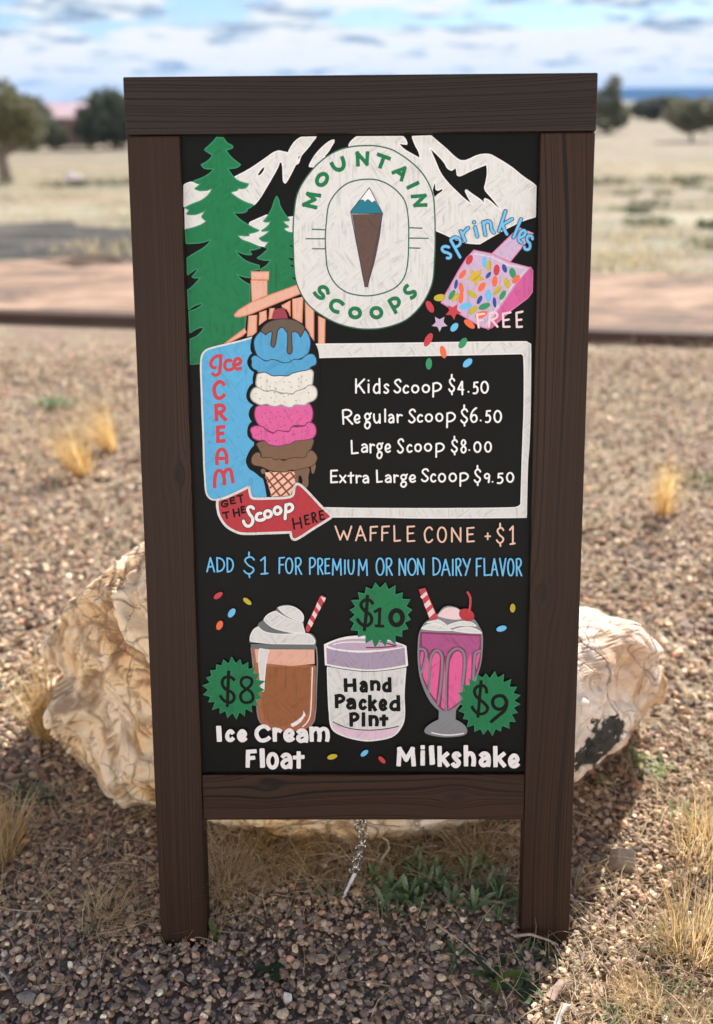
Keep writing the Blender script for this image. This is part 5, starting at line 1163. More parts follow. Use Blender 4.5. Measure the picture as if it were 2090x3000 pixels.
 ('P', 'green', '1879,3076* 1798,3035* 1851,2970* 1776,2950* 1829,2855* 1746,2860* 1758,2771* 1668,2811* 1653,2738* 1589,2772* 1555,2682* 1502,2771* 1446,2696* 1411,2770* 1341,2732* 1336,2821* 1249,2790* 1270,2885* 1202,2896* 1225,2965* 1148,2993* 1203,3055* 1144,3102* 1203,3147* 1139,3219* 1220,3238* 1189,3320* 1274,3313* 1268,3395* 1355,3352* 1360,3448* 1427,3404* 1462,3458* 1513,3396* 1570,3487* 1603,3402* 1673,3449* 1671,3342* 1765,3387* 1744,3292* 1833,3292* 1792,3214* 1878,3188* 1802,3122*'),
 ('C', 'greenrim', 13, 'r', '1879,3076* 1798,3035* 1851,2970* 1776,2950* 1829,2855* 1746,2860* 1758,2771* 1668,2811* 1653,2738* 1589,2772* 1555,2682* 1502,2771* 1446,2696* 1411,2770* 1341,2732* 1336,2821* 1249,2790* 1270,2885* 1202,2896* 1225,2965* 1148,2993* 1203,3055* 1144,3102* 1203,3147* 1139,3219* 1220,3238* 1189,3320* 1274,3313* 1268,3395* 1355,3352* 1360,3448* 1427,3404* 1462,3458* 1513,3396* 1570,3487* 1603,3402* 1673,3449* 1671,3342* 1765,3387* 1744,3292* 1833,3292* 1792,3214* 1878,3188* 1802,3122*'),
 ('S', 'ink', 39, 'f', '1476,3230 1446,3303 1377,3304 1332,3253 1352,3179 1444,3094 1491,3028 1459,2968 1383,2958 1308,3038'),
 ('S', 'ink', 39, 'f', '1408,3359* 1378,2925*'),
 ('S', 'ink', 44, 'f', '1717,3089 1686,3165 1623,3183 1560,3145 1559,3063 1616,3015 1679,3029 1717,3094'),
 ('S', 'ink', 44, 'f', '1717,3109 1699,3007 1627,2937 1542,2861'),
]),
('lettering', 'white letters reading Ice Cream Float', [
 ('S', 'purewhite', 51, 'f', '-1746,2787* -1751,2632*'),
 ('S', 'purewhite', 51, 'f', '-1587,2727 -1613,2743 -1647,2697 -1642,2644 -1616,2627 -1588,2643'),
 ('S', 'purewhite', 51, 'f', '-1502,2678 -1437,2692 -1443,2731 -1470,2743 -1502,2702 -1500,2652 -1473,2626 -1436,2643'),
 ('S', 'purewhite', 51, 'f', '-1151,2774 -1208,2803 -1280,2758 -1291,2687 -1239,2624 -1149,2652'),
 ('S', 'purewhite', 51, 'f', '-1075,2764* -1073,2631*'),
 ('S', 'purewhite', 51, 'f', '-1071,2714 -1045,2756 -1011,2748'),
 ('S', 'purewhite', 51, 'f', '-943,2682 -862,2697 -871,2740 -903,2753 -942,2708 -939,2653 -906,2625 -860,2643'),
 ('S', 'purewhite', 51, 'f', '-783,2734 -741,2753 -701,2725 -695,2619'),
 ('S', 'purewhite', 51, 'f', '-700,2693 -752,2693 -791,2652 -759,2616 -698,2649'),
 ('S', 'purewhite', 51, 'f', '-630,2777* -626,2630*'),
 ('S', 'purewhite', 51, 'f', '-624,2723 -579,2773 -538,2746 -535,2630'),
 ('S', 'purewhite', 51, 'f', '-534,2723 -488,2772 -442,2746 -439,2630'),
 ('S', 'purewhite', 51, 'f', '-1321,2486* -1402,2480* -1410,2299*'),
 ('S', 'purewhite', 51, 'f', '-1407,2396* -1340,2402*'),
 ('S', 'purewhite', 51, 'f', '-1228,2499* -1233,2298*'),
 ('C', 'purewhite', 51, 'r', '-1057,2338 -1072,2299 -1096,2278 -1123,2280 -1146,2304 -1157,2344 -1155,2389 -1140,2427 -1116,2448 -1089,2446 -1067,2422 -1055,2383'),
 ('S', 'purewhite', 51, 'f', '-978,2421 -936,2443 -897,2411 -892,2284'),
 ('S', 'purewhite', 51, 'f', '-896,2372 -948,2372 -986,2323 -954,2280 -894,2319'),
 ('S', 'purewhite', 51, 'f', '-787,2461* -790,2287*'),
 ('S', 'purewhite', 51, 'f', '-836,2405* -741,2412*'),
 ('S', 'purewhite', 63, 'f', '-1749,2781* -1745,2639*'),
 ('S', 'purewhite', 63, 'f', '-1231,2491* -1229,2308*'),
]),
('lettering', 'white letters reading Milkshake', [
 ('S', 'purewhite', 54, 'f', '425,2316* 436,2511* 516,2378* 591,2511* 607,2315*'),
 ('S', 'purewhite', 54, 'f', '716,2469* 716,2326*'),
 ('S', 'purewhite', 54, 'f', '715,2536* 715,2532*'),
 ('S', 'purewhite', 54, 'f', '825,2532* 826,2333*'),
 ('S', 'purewhite', 54, 'f', '919,2525* 923,2308*'),
 ('S', 'purewhite', 54, 'f', '1008,2447* 925,2369*'),
 ('S', 'purewhite', 54, 'f', '952,2395* 1015,2307*'),
 ('S', 'purewhite', 54, 'f', '1153,2433 1126,2456 1093,2427 1119,2381 1153,2335 1124,2293 1089,2312'),
 ('S', 'purewhite', 54, 'f', '1236,2535* 1242,2314*'),
 ('S', 'purewhite', 54, 'f', '1241,2403 1283,2456 1325,2425 1332,2314'),
 ('S', 'purewhite', 54, 'f', '1427,2434 1466,2455 1504,2425 1513,2306'),
 ('S', 'purewhite', 54, 'f', '1507,2388 1457,2388 1422,2343 1454,2303 1510,2340'),
 ('S', 'purewhite', 54, 'f', '1592,2524* 1599,2303*'),
 ('S', 'purewhite', 54, 'f', '1692,2444* 1600,2365*'),
 ('S', 'purewhite', 54, 'f', '1630,2391* 1700,2303*'),
 ('S', 'purewhite', 54, 'f', '1779,2349 1859,2365 1848,2412 1815,2426 1778,2378 1783,2318 1818,2288 1863,2307'),
 ('S', 'purewhite', 64, 'f', '821,2522* 833,2344*'),
]),
]
# ------------------------------------------------------------------ the chalkboard sign
LEAN = math.asin(.239672)
sign = empty('chalkboard_sign', (0, 0, 0)); sign.rotation_euler = (-LEAN, 0, 0)
tag(sign, 'tall chalkboard menu sign in a dark stained wooden frame, painted with ice cream prices', 'sign')
def plank(name, x0, x1, z0, z1, y0, y1, m, bev=.002):
    bm = bmesh.new(); box_bm(bm, x0, x1, y0, y1, z0, z1, bev)
    return obj_bm(name, bm, m, sign)
plank('post', -.255, -.1972, -.012, .9592, 0, .0275, wood('wood_post_a', 'z', [(-.2112, .5874)], 1.3))
plank('post', .1958, .255, -.012, .9592, 0, .0275, wood('wood_post_b', 'z', [(.2108, .4435)], 4.1, .0038))
plank('top_rail', -.2563, .2556, .9603, 1.0200, -.0012, .0285, wood('wood_rail_a', 'x', [], 7.7, .0045, ((.005, .003, .0025), (.018, .0112, .0090), (.026, .0165, .0130))))
plank('bottom_rail', -.1969, .1955, .1601, .2190, .0012, .0262, wood('wood_rail_b', 'x', [(.2065, -.1168), (.1898, .1116)], 2.2, .0046))
PY = .008
pm, pt, pb = mat('chalkboard_black', .42, .09)
pn = noise_n(pt, coords(pt, scale=(7, 7, 7)), 1.0, 6, .65)
pt.links.new(ramp(pt, pn, [(.35, (.0032, .0034, .0034)), (.55, (.0050, .0053, .0052)), (.72, (.0085, .0088, .0086))]), pb.inputs['Base Color'])
pt.links.new(ramp(pt, pn, [(.3, .36), (.7, .5)]), pb.inputs['Roughness'])
bump(pt, pb, noise_n(pt, coords(pt, scale=(900, 900, 900)), 1.0, 2, .5), .12, .0003)
board = plank('chalkboard', -.21, .21, .205, .972, PY, .019, pm, .0005)

def parse(s):
    out = []
    for tok in s.split():
        c = tok.endswith('*'); x, y = tok.rstrip('*').split(','); out.append((Vector((int(x) * 1e-4, int(y) * 1e-4)), c))
    return out
def curve(pts, closed, step=.0011):
    """centripetal-like Catmull-Rom through the points; starred points stay corners"""
    n = len(pts); out = []
    segs = n if closed else n - 1
    for i in range(segs):
        (p1, c1), (p2, c2) = pts[i], pts[(i + 1) % n]
        d = (p2 - p1).length
        if c1 or (not closed and i == 0): t1 = None
        else: t1 = (p2 - pts[i - 1][0])
        if c2 or (not closed and i == n - 2): t2 = None
        else: t2 = (pts[(i + 2) % n][0] - p1)
        if t1 is None and t2 is None: k = 1
        else: k = max(2, min(14, int(d / step)))
        t1 = t1.normalized() * d if t1 is not None and t1.length > 1e-9 else None
        t2 = t2.normalized() * d if t2 is not None and t2.length > 1e-9 else None
        if t1 is None and t2 is not None: t1 = (2 * (p2 - p1) - t2) * .8
        if t2 is None and t1 is not None: t2 = (2 * (p2 - p1) - t1) * .8
        for j in range(k):
            t = j / k
            if k == 1: out.append((p1.copy(), c1)); continue
            a = 2 * t**3 - 3 * t**2 + 1; b = t**3 - 2 * t**2 + t; c = -2 * t**3 + 3 * t**2; e = t**3 - t**2
            out.append((p1 * a + t1 * b + p2 * c + t2 * e, c1 and j == 0))
    if not closed: out.append((pts[-1][0].copy(), pts[-1][1]))
    return out
class Drawing:
    def __init__(s): s.V = []; s.F = []; s.M = []; s.keys = []; s.z = 0
    def mi(s, key):
        if key not in s.keys: s.keys.append(key)
        return s.keys.index(key)
    def poly(s, key, txt, z):
        loops = [[p for p, c in curve(parse(l), True)] for l in txt.split('|')]
        b = len(s.V); flat = [p for l in loops for p in l]
        tris = tessellate_polygon([[Vector((p.x, p.y, 0)) for p in l] for l in loops])
        s.V += [(p.x, PY - z, p.y) for p in flat]; m = s.mi(key)
        for t in tris:
            a, c, d = (flat[i] for i in t)
            ar = (c.x - a.x) * (d.y - a.y) - (c.y - a.y) * (d.x - a.x)
            if abs(ar) < 1e-12: continue
            s.F.append(tuple(b + i for i in (t if ar > 0 else t[::-1]))); s.M.append(m)
    def stroke(s, key, w, cap, txt, z, closed):
        pts = parse(txt)
        if not closed and all(c for p, c in pts) and len(pts) > 2:              # straight lettering strokes: one ribbon per leg
            for i in range(len(pts) - 1): s.ribbon(key, w, cap if cap == 'r' else 'f', [pts[i][0].lerp(pts[i + 1][0], t) for t in (0, .33, .66, 1)], z + i * 7e-6, False)
            return
        s.ribbon(key, w, cap, [p for p, c in curve(pts, closed, .0009)], z, closed)
    def ribbon(s, key, w, cap, P, z, closed):
        h = w * .5e-4; n = len(P); b0 = len(s.V); m = s.mi(key); L = []
        for i in range(n):
            a = P[i - 1] if (i or closed) else P[i]; c = P[(i + 1) % n] if (i < n - 1 or closed) else P[i]
            t = (c - a); t = t.normalized() if t.length > 1e-9 else Vector((1, 0))
            hh = h * (1 + .07 * mnoise.noise(Vector((P[i].x * 190, P[i].y * 190, w))))
            L.append((Vector((-t.y, t.x)), t, hh))
        for i in range(n):
            nn, t, hh = L[i]; zz = PY - z - 6e-6 * i / n
            for sg in (1, -1): q = P[i] + nn * hh * sg; s.V.append((q.x, zz, q.y))
        for i in range(n if closed else n - 1):
            j = (i + 1) % n; s.F.append((b0 + 2 * i + 1, b0 + 2 * j + 1, b0 + 2 * j, b0 + 2 * i)); s.M.append(m)
        if not closed:
            for i, sg in ((0, -1), (n - 1, 1)):
                nn, t, hh = L[i]; zz = PY - z - 6e-6 * i / n; b = len(s.V)
                if cap == 'r': ang = [k * math.pi / 6 for k in range(7)]; arc = [P[i] + nn * hh * math.cos(a) + t * sg * hh * math.sin(a) for a in ang]
                else: arc = [P[i] + nn * hh, P[i] + nn * hh * .96 + t * sg * hh * .8, P[i] + nn * hh * .75 + t * sg * hh * .95, P[i] - nn * hh * .75 + t * sg * hh * .95, P[i] - nn * hh * .96 + t * sg * hh * .8, P[i] - nn * hh]
                s.V += [(q.x, zz, q.y) for q in arc]; f = tuple(range(b, b + len(arc)))
                s.F.append(f if sg < 0 else f[::-1]); s.M.append(m)
    def build(s, name):
        me = bpy.data.meshes.new(name); me.from_pydata(s.V, [], s.F); me.update()
        me.polygons.foreach_set('material_index', s.M)
        return link(name, me, [paint(k) for k in s.keys], board)
depth = .00004
for name, label, prims in ART:
    d = Drawing()
    for p in prims:
        if p[0] == 'P': d.poly(p[1], p[2], depth)
        else: d.stroke(p[1], p[2], p[3], p[4], depth, p[0] == 'C')
        depth += .0000075
    o = d.build(name)
    if label: o['label'] = label

# ------------------------------------------------------------------ the chain behind the sign, its cable tie
mm, mt, mb = mat('galvanised_steel', .22, .5); mb.inputs['Metallic'].default_value = 1; mb.inputs['Base Color'].default_value = (.62, .60, .57, 1)
def chain_link(c, ax, roll, L=.0125, wd=.0075, r=.00095):
    """one oval wire link centred on c, long axis ax"""
    ax = ax.normalized(); s1 = ax.orthogonal().normalized(); s1 = Quaternion(ax, roll) @ s1
    path = []
    for k in range(20):
        a = 2 * math.pi * k / 20; sx = math.cos(a); sy = math.sin(a)
        path.append(c + ax * ((L - wd) / 2 * (1 if sx > 0 else -1) * min(1, abs(sx) * 3) + wd / 2 * sx) + s1 * (wd / 2 * sy))
    V, F = [], []; nz = ax.cross(s1)
    for i, p in enumerate(path):
        t = (path[(i + 1) % 20] - path[i - 1]).normalized(); n1 = nz; n2 = t.cross(nz)
        for j in range(7): a = 2 * math.pi * j / 7; V.append(p + n1 * r * math.cos(a) + n2 * r * math.sin(a))
    for i in range(20):
        for j in range(7): F.append((i * 7 + j, ((i + 1) % 20) * 7 + j, ((i + 1) % 20) * 7 + (j + 1) % 7, i * 7 + (j + 1) % 7))
    return V, F
chain = empty('chain', (-.004, .075, .10)); tag(chain, 'bunched steel chain hanging below the bottom rail of the sign', 'chain')
def strand(pts, ph):
    d = sum((pts[i + 1] - pts[i]).length for i in range(len(pts) - 1)); n = int(d / .0092)
    for k in range(n):
        s = (k + .5) / n * d; i = 0
        while s > (pts[i + 1] - pts[i]).length: s -= (pts[i + 1] - pts[i]).length; i += 1
        t = pts[i + 1] - pts[i]; c = pts[i] + t.normalized() * s
        V, F = chain_link(c - chain.location, t, ph + k * math.pi / 2 + .3 * math.sin(k * 1.7))
        me = bpy.data.meshes.new('link'); me.from_pydata(V, [], F); me.update()
        for p in me.polygons: p.use_smooth = True
        link('link', me, mm, chain)
strand([Vector(p) for p in ((-.0105, .072, .160), (-.0085, .073, .118), (-.0045, .074, .096), (-.0095, .073, .070), (-.0175, .072, .043))], .2)
strand([Vector(p) for p in ((.002, .078, .160), (-.001, .077, .118), (.0015, .077, .093), (-.006, .077, .062), (-.0115, .076, .034))], 1.1)
strand([Vector(p) for p in ((-.004, .070, .088), (-.008, .069, .066), (-.014, .069, .046))], .7)
wm, wt, wb = mat('white_nylon', .4, .4); wb.inputs['Base Color'].default_value = (.62, .60, .64, 1)
bm = bmesh.new(); g = bmesh.ops.create_cube(bm, size=1)
for v in g['verts']:
    tip = v.co.z < 0; v.co = Vector((v.co.x * (.0028 if tip else .0046), v.co.y * .0013, v.co.z * .042))
bmesh.ops.bevel(bm, geom=bm.edges[:], offset=.0004, segments=1)
tie = obj_bm('cable_tie', bm, wm); tie.location = (-.0208, .071, .019); tie.rotation_euler = (R(-8), R(24), 0)
tag(tie, 'pale plastic cable tie dangling from the end of the chain', 'cable tie')

# ------------------------------------------------------------------ boulder behind the sign
def make_boulder():
    BC = Vector((0.0, .43, .16))
    outline = [(.476, .110), (.476, .138), (.470, .165), (.455, .192), (.432, .222), (.410, .246), (.392, .262), (.372, .268), (.335, .272), (.30, .276), (.265, .29), (.235, .36), (.20, .43), (.13, .47), (0, .49), (-.15, .46), (-.23, .42), (-.29, .39), (-.325, .372),
               (-.349, .372), (-.372, .350), (-.392, .330), (-.432, .297), (-.467, .262), (-.492, .242), (-.510, .215), (-.503, .198), (-.482, .172), (-.502, .155), (-.504, .140), (-.510, .112), (-.545, .06), (-.555, .01), (-.54, -.05), (-.40, -.06), (-.2, -.07), (0, -.07), (.2, -.06), (.32, -.03), (.375, .03), (.425, .072), (.458, .098)]
    th = np.array([math.atan2(z - BC.z, x - BC.x) for x, z in outline]); rr = np.array([math.hypot(x - BC.x, z - BC.z) for x, z in outline])
    o = np.argsort(th); th, rr = th[o], rr[o]
    th = np.concatenate([th - 2 * np.pi, th, th + 2 * np.pi]); rr = np.tile(rr, 3)
    bm = bmesh.new(); bmesh.ops.create_icosphere(bm, subdivisions=8, radius=1)
    V = np.array([v.co[:] for v in bm.verts]); F = np.array([[v.index for v in f.verts] for f in bm.faces]); bm.free()
    ang = np.arctan2(V[:, 2], V[:, 0]); rho = np.sqrt(V[:, 0]**2 + V[:, 2]**2)
    r = np.interp(ang, th, rr); pw = 4.2; kk = (rho**pw + np.abs(V[:, 1])**pw) ** (-1 / pw)
    rp = rho * kk; yy = V[:, 1] * kk
    x = BC.x + r * rp * np.cos(ang); z = BC.z + r * rp * np.sin(ang)
    y = BC.y + np.where(yy < 0, (.28 - 1.7 * np.maximum(np.abs(x) - .12, 0)**2) * yy, .22 * yy)
    y -= np.where(yy < 0, .10 * (z - .1) * np.abs(yy), 0)                                     # the broken face overhangs a little
    y += np.where(yy < 0, .70 * np.maximum(.11 - z, 0) * np.minimum(1, np.abs(x) / .20) * np.where(x < 0, .6, 1.0) * np.abs(yy), 0)      # and tucks in under its ends
    z -= .50 * np.maximum(y - .33, 0) * np.clip((z - .02) / .12, 0, 1)                        # the top slopes away behind
    out = np.stack([x, y, z], 1)
    dirn = V.copy(); dirn[:, 0] *= .6; dirn /= np.linalg.norm(dirn, axis=1)[:, None]
    cav = np.zeros(len(out)); crk = np.zeros(len(out)); crack = [1.0]
    def facet(p, sc, tilt, seed):
        """a tilted plane per cell, blended at the seams: broken-rock facets"""
        q = Vector((p.x * sc + seed, p.y * sc * 1.0, p.z * sc * 1.25 + p.x * sc * .5)); d, pt = mnoise.voronoi(q); res = []
        for k in (0, 1):
            c = mnoise.cell_vector(pt[k] * 13.7); c2 = mnoise.cell_vector(pt[k] * 7.3 + Vector((5, 1, 2)))
            res.append(c.x * .55 + (c2 - Vector((.5, .5, .5))).dot(q - pt[k]) * tilt * 1.5)
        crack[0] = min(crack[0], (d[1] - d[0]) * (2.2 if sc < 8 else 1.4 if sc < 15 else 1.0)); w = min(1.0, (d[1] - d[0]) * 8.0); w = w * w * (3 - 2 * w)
        return res[0] * (.5 + .5 * w) + res[1] * (.5 - .5 * w)
    for i in range(len(out)):
        p = Vector(out[i]); wx = .03 * mnoise.noise(p * 9); wz = .03 * mnoise.noise(p * 9 + Vector((7, 3, 1))); p2 = p + Vector((wx, wz, wx - wz))
        left = max(0.0, min(1.0, (.08 - p.x) / .3))
        crack[0] = 1.0
        a = (.032 + .030 * left) * facet(p2, 4.4, 1.1, 3) + (.012 + .008 * left) * facet(p2, 9.5, 1.0, 9) + .0042 * facet(p2, 24, .9, 1)
        a += .016 * mnoise.fractal(p * 3.3, .9, 2, 3) + (.0025 + .0035 * left) * mnoise.fractal(p * 21, .7, 2, 6)
        st = mnoise.noise(Vector((p.x * 2, p.y * 2, (p.z - .55 * p.x) * 42 + 6 * mnoise.noise(p * 5))))
        a += .0030 * st * (1.0 if (p.z - .35 * p.x) < .0 or left > .3 else .15)
        edge = .30 + .70 * min(1.0, (1 - min(rho[i], 1)) * 7)
        out[i] += dirn[i] * (a - .004 * max(0.0, 1 - crack[0] * 8)) * edge; cav[i] = a; crk[i] = crack[0]
    # deep hollow on the orange end
    for cx_, cy_, cz_, rad, dep in ((-.37, .22, .165, .07, .06), (-.42, .25, .085, .055, .045), (-.31, .19, .25, .05, .035)):
        dd = (out - np.array([cx_, cy_, cz_])) / np.array([rad, .12, rad * 1.3]); wgt = np.clip(1 - (dd**2).sum(1), 0, 1)
        out[:, 1] += dep * wgt
    out[:, 2] = np.maximum(out[:, 2], -.09)
    lim = .0275 + .004 + .2469 * np.maximum(out[:, 2], 0)                                    # the hidden top leans against the back of the sign
    out[:, 1] = np.maximum(out[:, 1], lim)
    m, t, b = mat('quartz_rock', .62, .4)
    c = t.nodes.new('ShaderNodeTexCoord'); s = t.nodes.new('ShaderNodeSeparateXYZ'); t.links.new(c.outputs['Object'], s.inputs[0])
    left = math_n(t, 'MULTIPLY', math_n(t, 'SUBTRACT', .12, s.outputs[0]), 4.0, clamp=True)
    n1 = noise_n(t, coords(t, scale=(6, 6, 8), rot=(0, .5, 0)), 1.0, 9, .66, .3)
    n2 = noise_n(t, coords(t, scale=(13, 13, 16), rot=(0, -.4, 0)), 1.0, 9, .70, .35)
    pale = ramp(t, n1, [(.32, (.54, .33, .20)), (.42, (.70, .54, .42)), (.54, (.78, .69, .61)), (.68, (.67, .56, .48))])
    tan = ramp(t, n2, [(.28, (.50, .22, .06)), (.38, (.82, .46, .18)), (.47, (.86, .58, .30)), (.56, (.86, .68, .47)), (.70, (.82, .48, .18))])
    mixf = math_n(t, 'ADD', math_n(t, 'MULTIPLY', left, .85), math_n(t, 'MULTIPLY', math_n(t, 'SUBTRACT', .10, s.outputs[2]), 3.5, clamp=True), clamp=True)
    colr = mixc(t, mixf, pale, tan)
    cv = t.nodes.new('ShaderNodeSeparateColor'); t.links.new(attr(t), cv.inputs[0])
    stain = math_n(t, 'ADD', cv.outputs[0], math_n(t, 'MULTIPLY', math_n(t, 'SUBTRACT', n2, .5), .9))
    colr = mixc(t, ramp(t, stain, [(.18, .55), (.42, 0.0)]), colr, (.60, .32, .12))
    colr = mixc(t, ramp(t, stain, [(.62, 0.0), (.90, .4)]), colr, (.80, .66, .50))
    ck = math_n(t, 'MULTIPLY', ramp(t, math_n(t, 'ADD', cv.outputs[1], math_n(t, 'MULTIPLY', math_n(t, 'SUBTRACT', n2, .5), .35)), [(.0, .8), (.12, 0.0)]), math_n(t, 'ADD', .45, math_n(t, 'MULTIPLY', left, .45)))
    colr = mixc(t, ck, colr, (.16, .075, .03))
    # rusty lower band of the pale end
    bd = math_n(t, 'SUBTRACT', math_n(t, 'ADD', math_n(t, 'MULTIPLY', s.outputs[0], .62), math_n(t, 'MULTIPLY', n1, .05)), math_n(t, 'ADD', s.outputs[2], .140))
    colr = mixc(t, math_n(t, 'MULTIPLY', math_n(t, 'MULTIPLY', bd, 40.0, clamp=True), .75), colr, mixc(t, n2, (.34, .16, .05), (.66, .40, .18)))
    def veins(scale, wth, loc):
        wv = t.nodes.new('ShaderNodeTexNoise'); wv.inputs['Scale'].default_value = 6; wv.inputs['Detail'].default_value = 3; t.links.new(c.outputs['Object'], wv.inputs['Vector'])
        off = t.nodes.new('ShaderNodeVectorMath'); off.operation = 'MULTIPLY_ADD'; off.inputs[1].default_value = (.16, .16, .16)
        t.links.new(wv.outputs['Color'], off.inputs[0]); t.links.new(coords(t, loc=loc), off.inputs[2])
        v = t.nodes.new('ShaderNodeTexVoronoi'); v.feature = 'DISTANCE_TO_EDGE'; v.inputs['Scale'].default_value = scale; t.links.new(off.outputs[0], v.inputs['Vector'])
        return math_n(t, 'SUBTRACT', 1.0, math_n(t, 'DIVIDE', v.outputs['Distance'], wth), clamp=True)
    vb = ramp(t, noise_n(t, coords(t, scale=(9, 9, 9)), 1.0, 4, .6), [(.36, 0.0), (.50, 1.0)])
    vn = math_n(t, 'MULTIPLY', math_n(t, 'MAXIMUM', veins(8, .022, (0, 0, 0)), math_n(t, 'MULTIPLY', veins(17, .02, (3, 1, 2)), .6)), vb)
    colr = mixc(t, math_n(t, 'MULTIPLY', vn, math_n(t, 'SUBTRACT', .80, math_n(t, 'MULTIPLY', left, .35))), colr, (.17, .10, .075))
    # black lichen patches low on the right end
    dx = math_n(t, 'POWER', math_n(t, 'DIVIDE', math_n(t, 'SUBTRACT', s.outputs[0], .328), .036), 2.0); dz = math_n(t, 'POWER', math_n(t, 'DIVIDE', math_n(t, 'SUBTRACT', s.outputs[2], .135), .045), 2.0)
    lich = math_n(t, 'ADD', math_n(t, 'SUBTRACT', 1.15, math_n(t, 'ADD', dx, dz)), math_n(t, 'MULTIPLY', math_n(t, 'SUBTRACT', noise_n(t, c.outputs['Object'], 45, 5, .7), .5), 5.0))
    colr = mixc(t, math_n(t, 'MULTIPLY', lich, 3.0, clamp=True), colr, (.022, .022, .02))
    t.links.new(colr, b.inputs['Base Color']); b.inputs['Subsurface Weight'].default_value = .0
    bump(t, b, math_n(t, 'SUBTRACT', n2, math_n(t, 'MULTIPLY', vn, .5)), .7, .008)
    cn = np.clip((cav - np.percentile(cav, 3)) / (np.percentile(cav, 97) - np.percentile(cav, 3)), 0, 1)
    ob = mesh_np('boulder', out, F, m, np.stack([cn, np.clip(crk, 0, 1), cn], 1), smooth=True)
    tag(ob, 'big cream and orange quartz boulder that the sign leans against', 'boulder')
make_boulder()

# ------------------------------------------------------------------ grass tufts
def tuft(label, x, y, h, w, n, cols, lean=(0, 0), z=0.0, droop=(.1, .9), width=(.0007, .0016), group=None, name='grass_tuft'):
    rr = np.sqrt(rng.uniform(0, 1, n)); a = rng.uniform(0, 2 * np.pi, n)
    P = np.stack([rr * np.cos(a) * w * .32, rr * np.sin(a) * w * .32, np.full(n, z - .003)], -1)
    L = h * rng.uniform(.45, 1.08, n); hd = a + rng.normal(0, .5, n)
    el = np.pi / 2 - rng.uniform(.0, .5, n) * (.35 + rr)
    d = np.stack([np.cos(hd) * np.cos(el) + lean[0], np.sin(hd) * np.cos(el) + lean[1]], -1)
    hd = np.arctan2(d[:, 1], d[:, 0]); el = np.arctan2(np.sin(el), np.linalg.norm(d, axis=1))
    c = np.array(cols)[rng.integers(0, len(cols), n)] * rng.uniform(.75, 1.15, size=(n, 1))
    V, F, C = blades(P, L, rng.uniform(*width, n), hd, el, rng.uniform(*droop, n), c, curl=rng.uniform(-.6, .6, n))
    o = mesh_np(name, V, F, M_STRAW, C); o.location = (x, y, -.006)
    return tag(o, label, 'grass tuft', group)
GOLD = [(.72, .47, .17), (.80, .56, .24), (.62, .39, .13), (.84, .66, .36)]
PALE = [(.64, .52, .33), (.56, .44, .27), (.70, .58, .39), (.48, .38, .23)]
MIX = PALE + PALE + [(.44, .45, .20), (.38, .42, .19)]
tuft('golden grass tuft leaning beyond the boulder, nearer of a pair', -.805, 1.652, .195, .075, 190, GOLD, (-.26, 0), droop=(.05, .5), width=(.0010, .0022))
tuft('golden grass tuft leaning beyond the boulder, farther of a pair', -.775, 1.86, .195, .06, 150, GOLD, (-.36, 0), droop=(.05, .5), width=(.0010, .0022))
tuft('lone upright golden grass tuft on open gravel beyond the boulder', .759, 1.351, .165, .06, 150, GOLD, (-.05, 0), droop=(.05, .5), width=(.0009, .0018))
tuft('golden grass tuft pressed against the orange end of the boulder', -.530, .43, .175, .06, 190, GOLD, (-.0, 0), width=(.0007, .0015))
tuft('short pale gold grass tuft cut by the picture edge in shade', -.512, .154, .095, .085, 380, GOLD + PALE, (0, 0))
tuft('large loose golden grass tuft in sun beyond the thin green weeds', .485, .15, .130, .16, 330, GOLD + PALE, (.05, -.05), droop=(.1, 1.2), width=(.0006, .0012))
tuft('tall thin golden grass tuft in sun, nearest the sunlit edge', .412, -.008, .105, .11, 330, GOLD + PALE, (.03, 0), droop=(.1, 1.2), width=(.0005, .0011))
tuft('low green and straw grass tuft beside the tall thin golden one', .376, -.004, .050, .055, 190, MIX, (-.2, 0), width=(.0005, .001))
tuft('low spreading straw tuft at the front rim of the shadow', .326, -.088, .05, .075, 220, PALE + GOLD, (-.2, .0), droop=(.3, 1.4), width=(.0005, .001))
tuft('flattened greenish grass tuft in the sunlit front corner', .385, -.125, .035, .10, 260, MIX, (.0, 0), droop=(.4, 1.5))
tuft('few dry stalks bending beside the foot of the sunward post', .283, .085, .075, .03, 40, PALE, (.35, -.1))
tuft('dense dry straw tuft standing behind the shaded post', -.178, .085, .115, .07, 170, PALE, (.05, 0), droop=(.4, 1.6), width=(.0005, .0011))
tuft('matted dry straw tuft under the belly of the boulder', -.13, .16, .105, .13, 420, PALE + GOLD, (.2, -.2), droop=(.5, 1.8))
tuft('thin dry straw tuft in front of the boulder beside the chain', .03, .15, .085, .13, 160, PALE, (.1, -.15), droop=(.5, 1.8))
tuft('thin dry straw tuft behind the green weed clump', .15, .15, .10, .10, 170, PALE, (-.1, -.1), droop=(.4, 1.5))
tuft('wispy straw tuft lying on shaded gravel beside the post foot', -.335, .03, .07, .09, 120, PALE, (.2, 0), droop=(.5, 1.6))
tuft('pale stubby straw tuft at the very front of the gravel', -.115, -.145, .03, .03, 60, PALE)

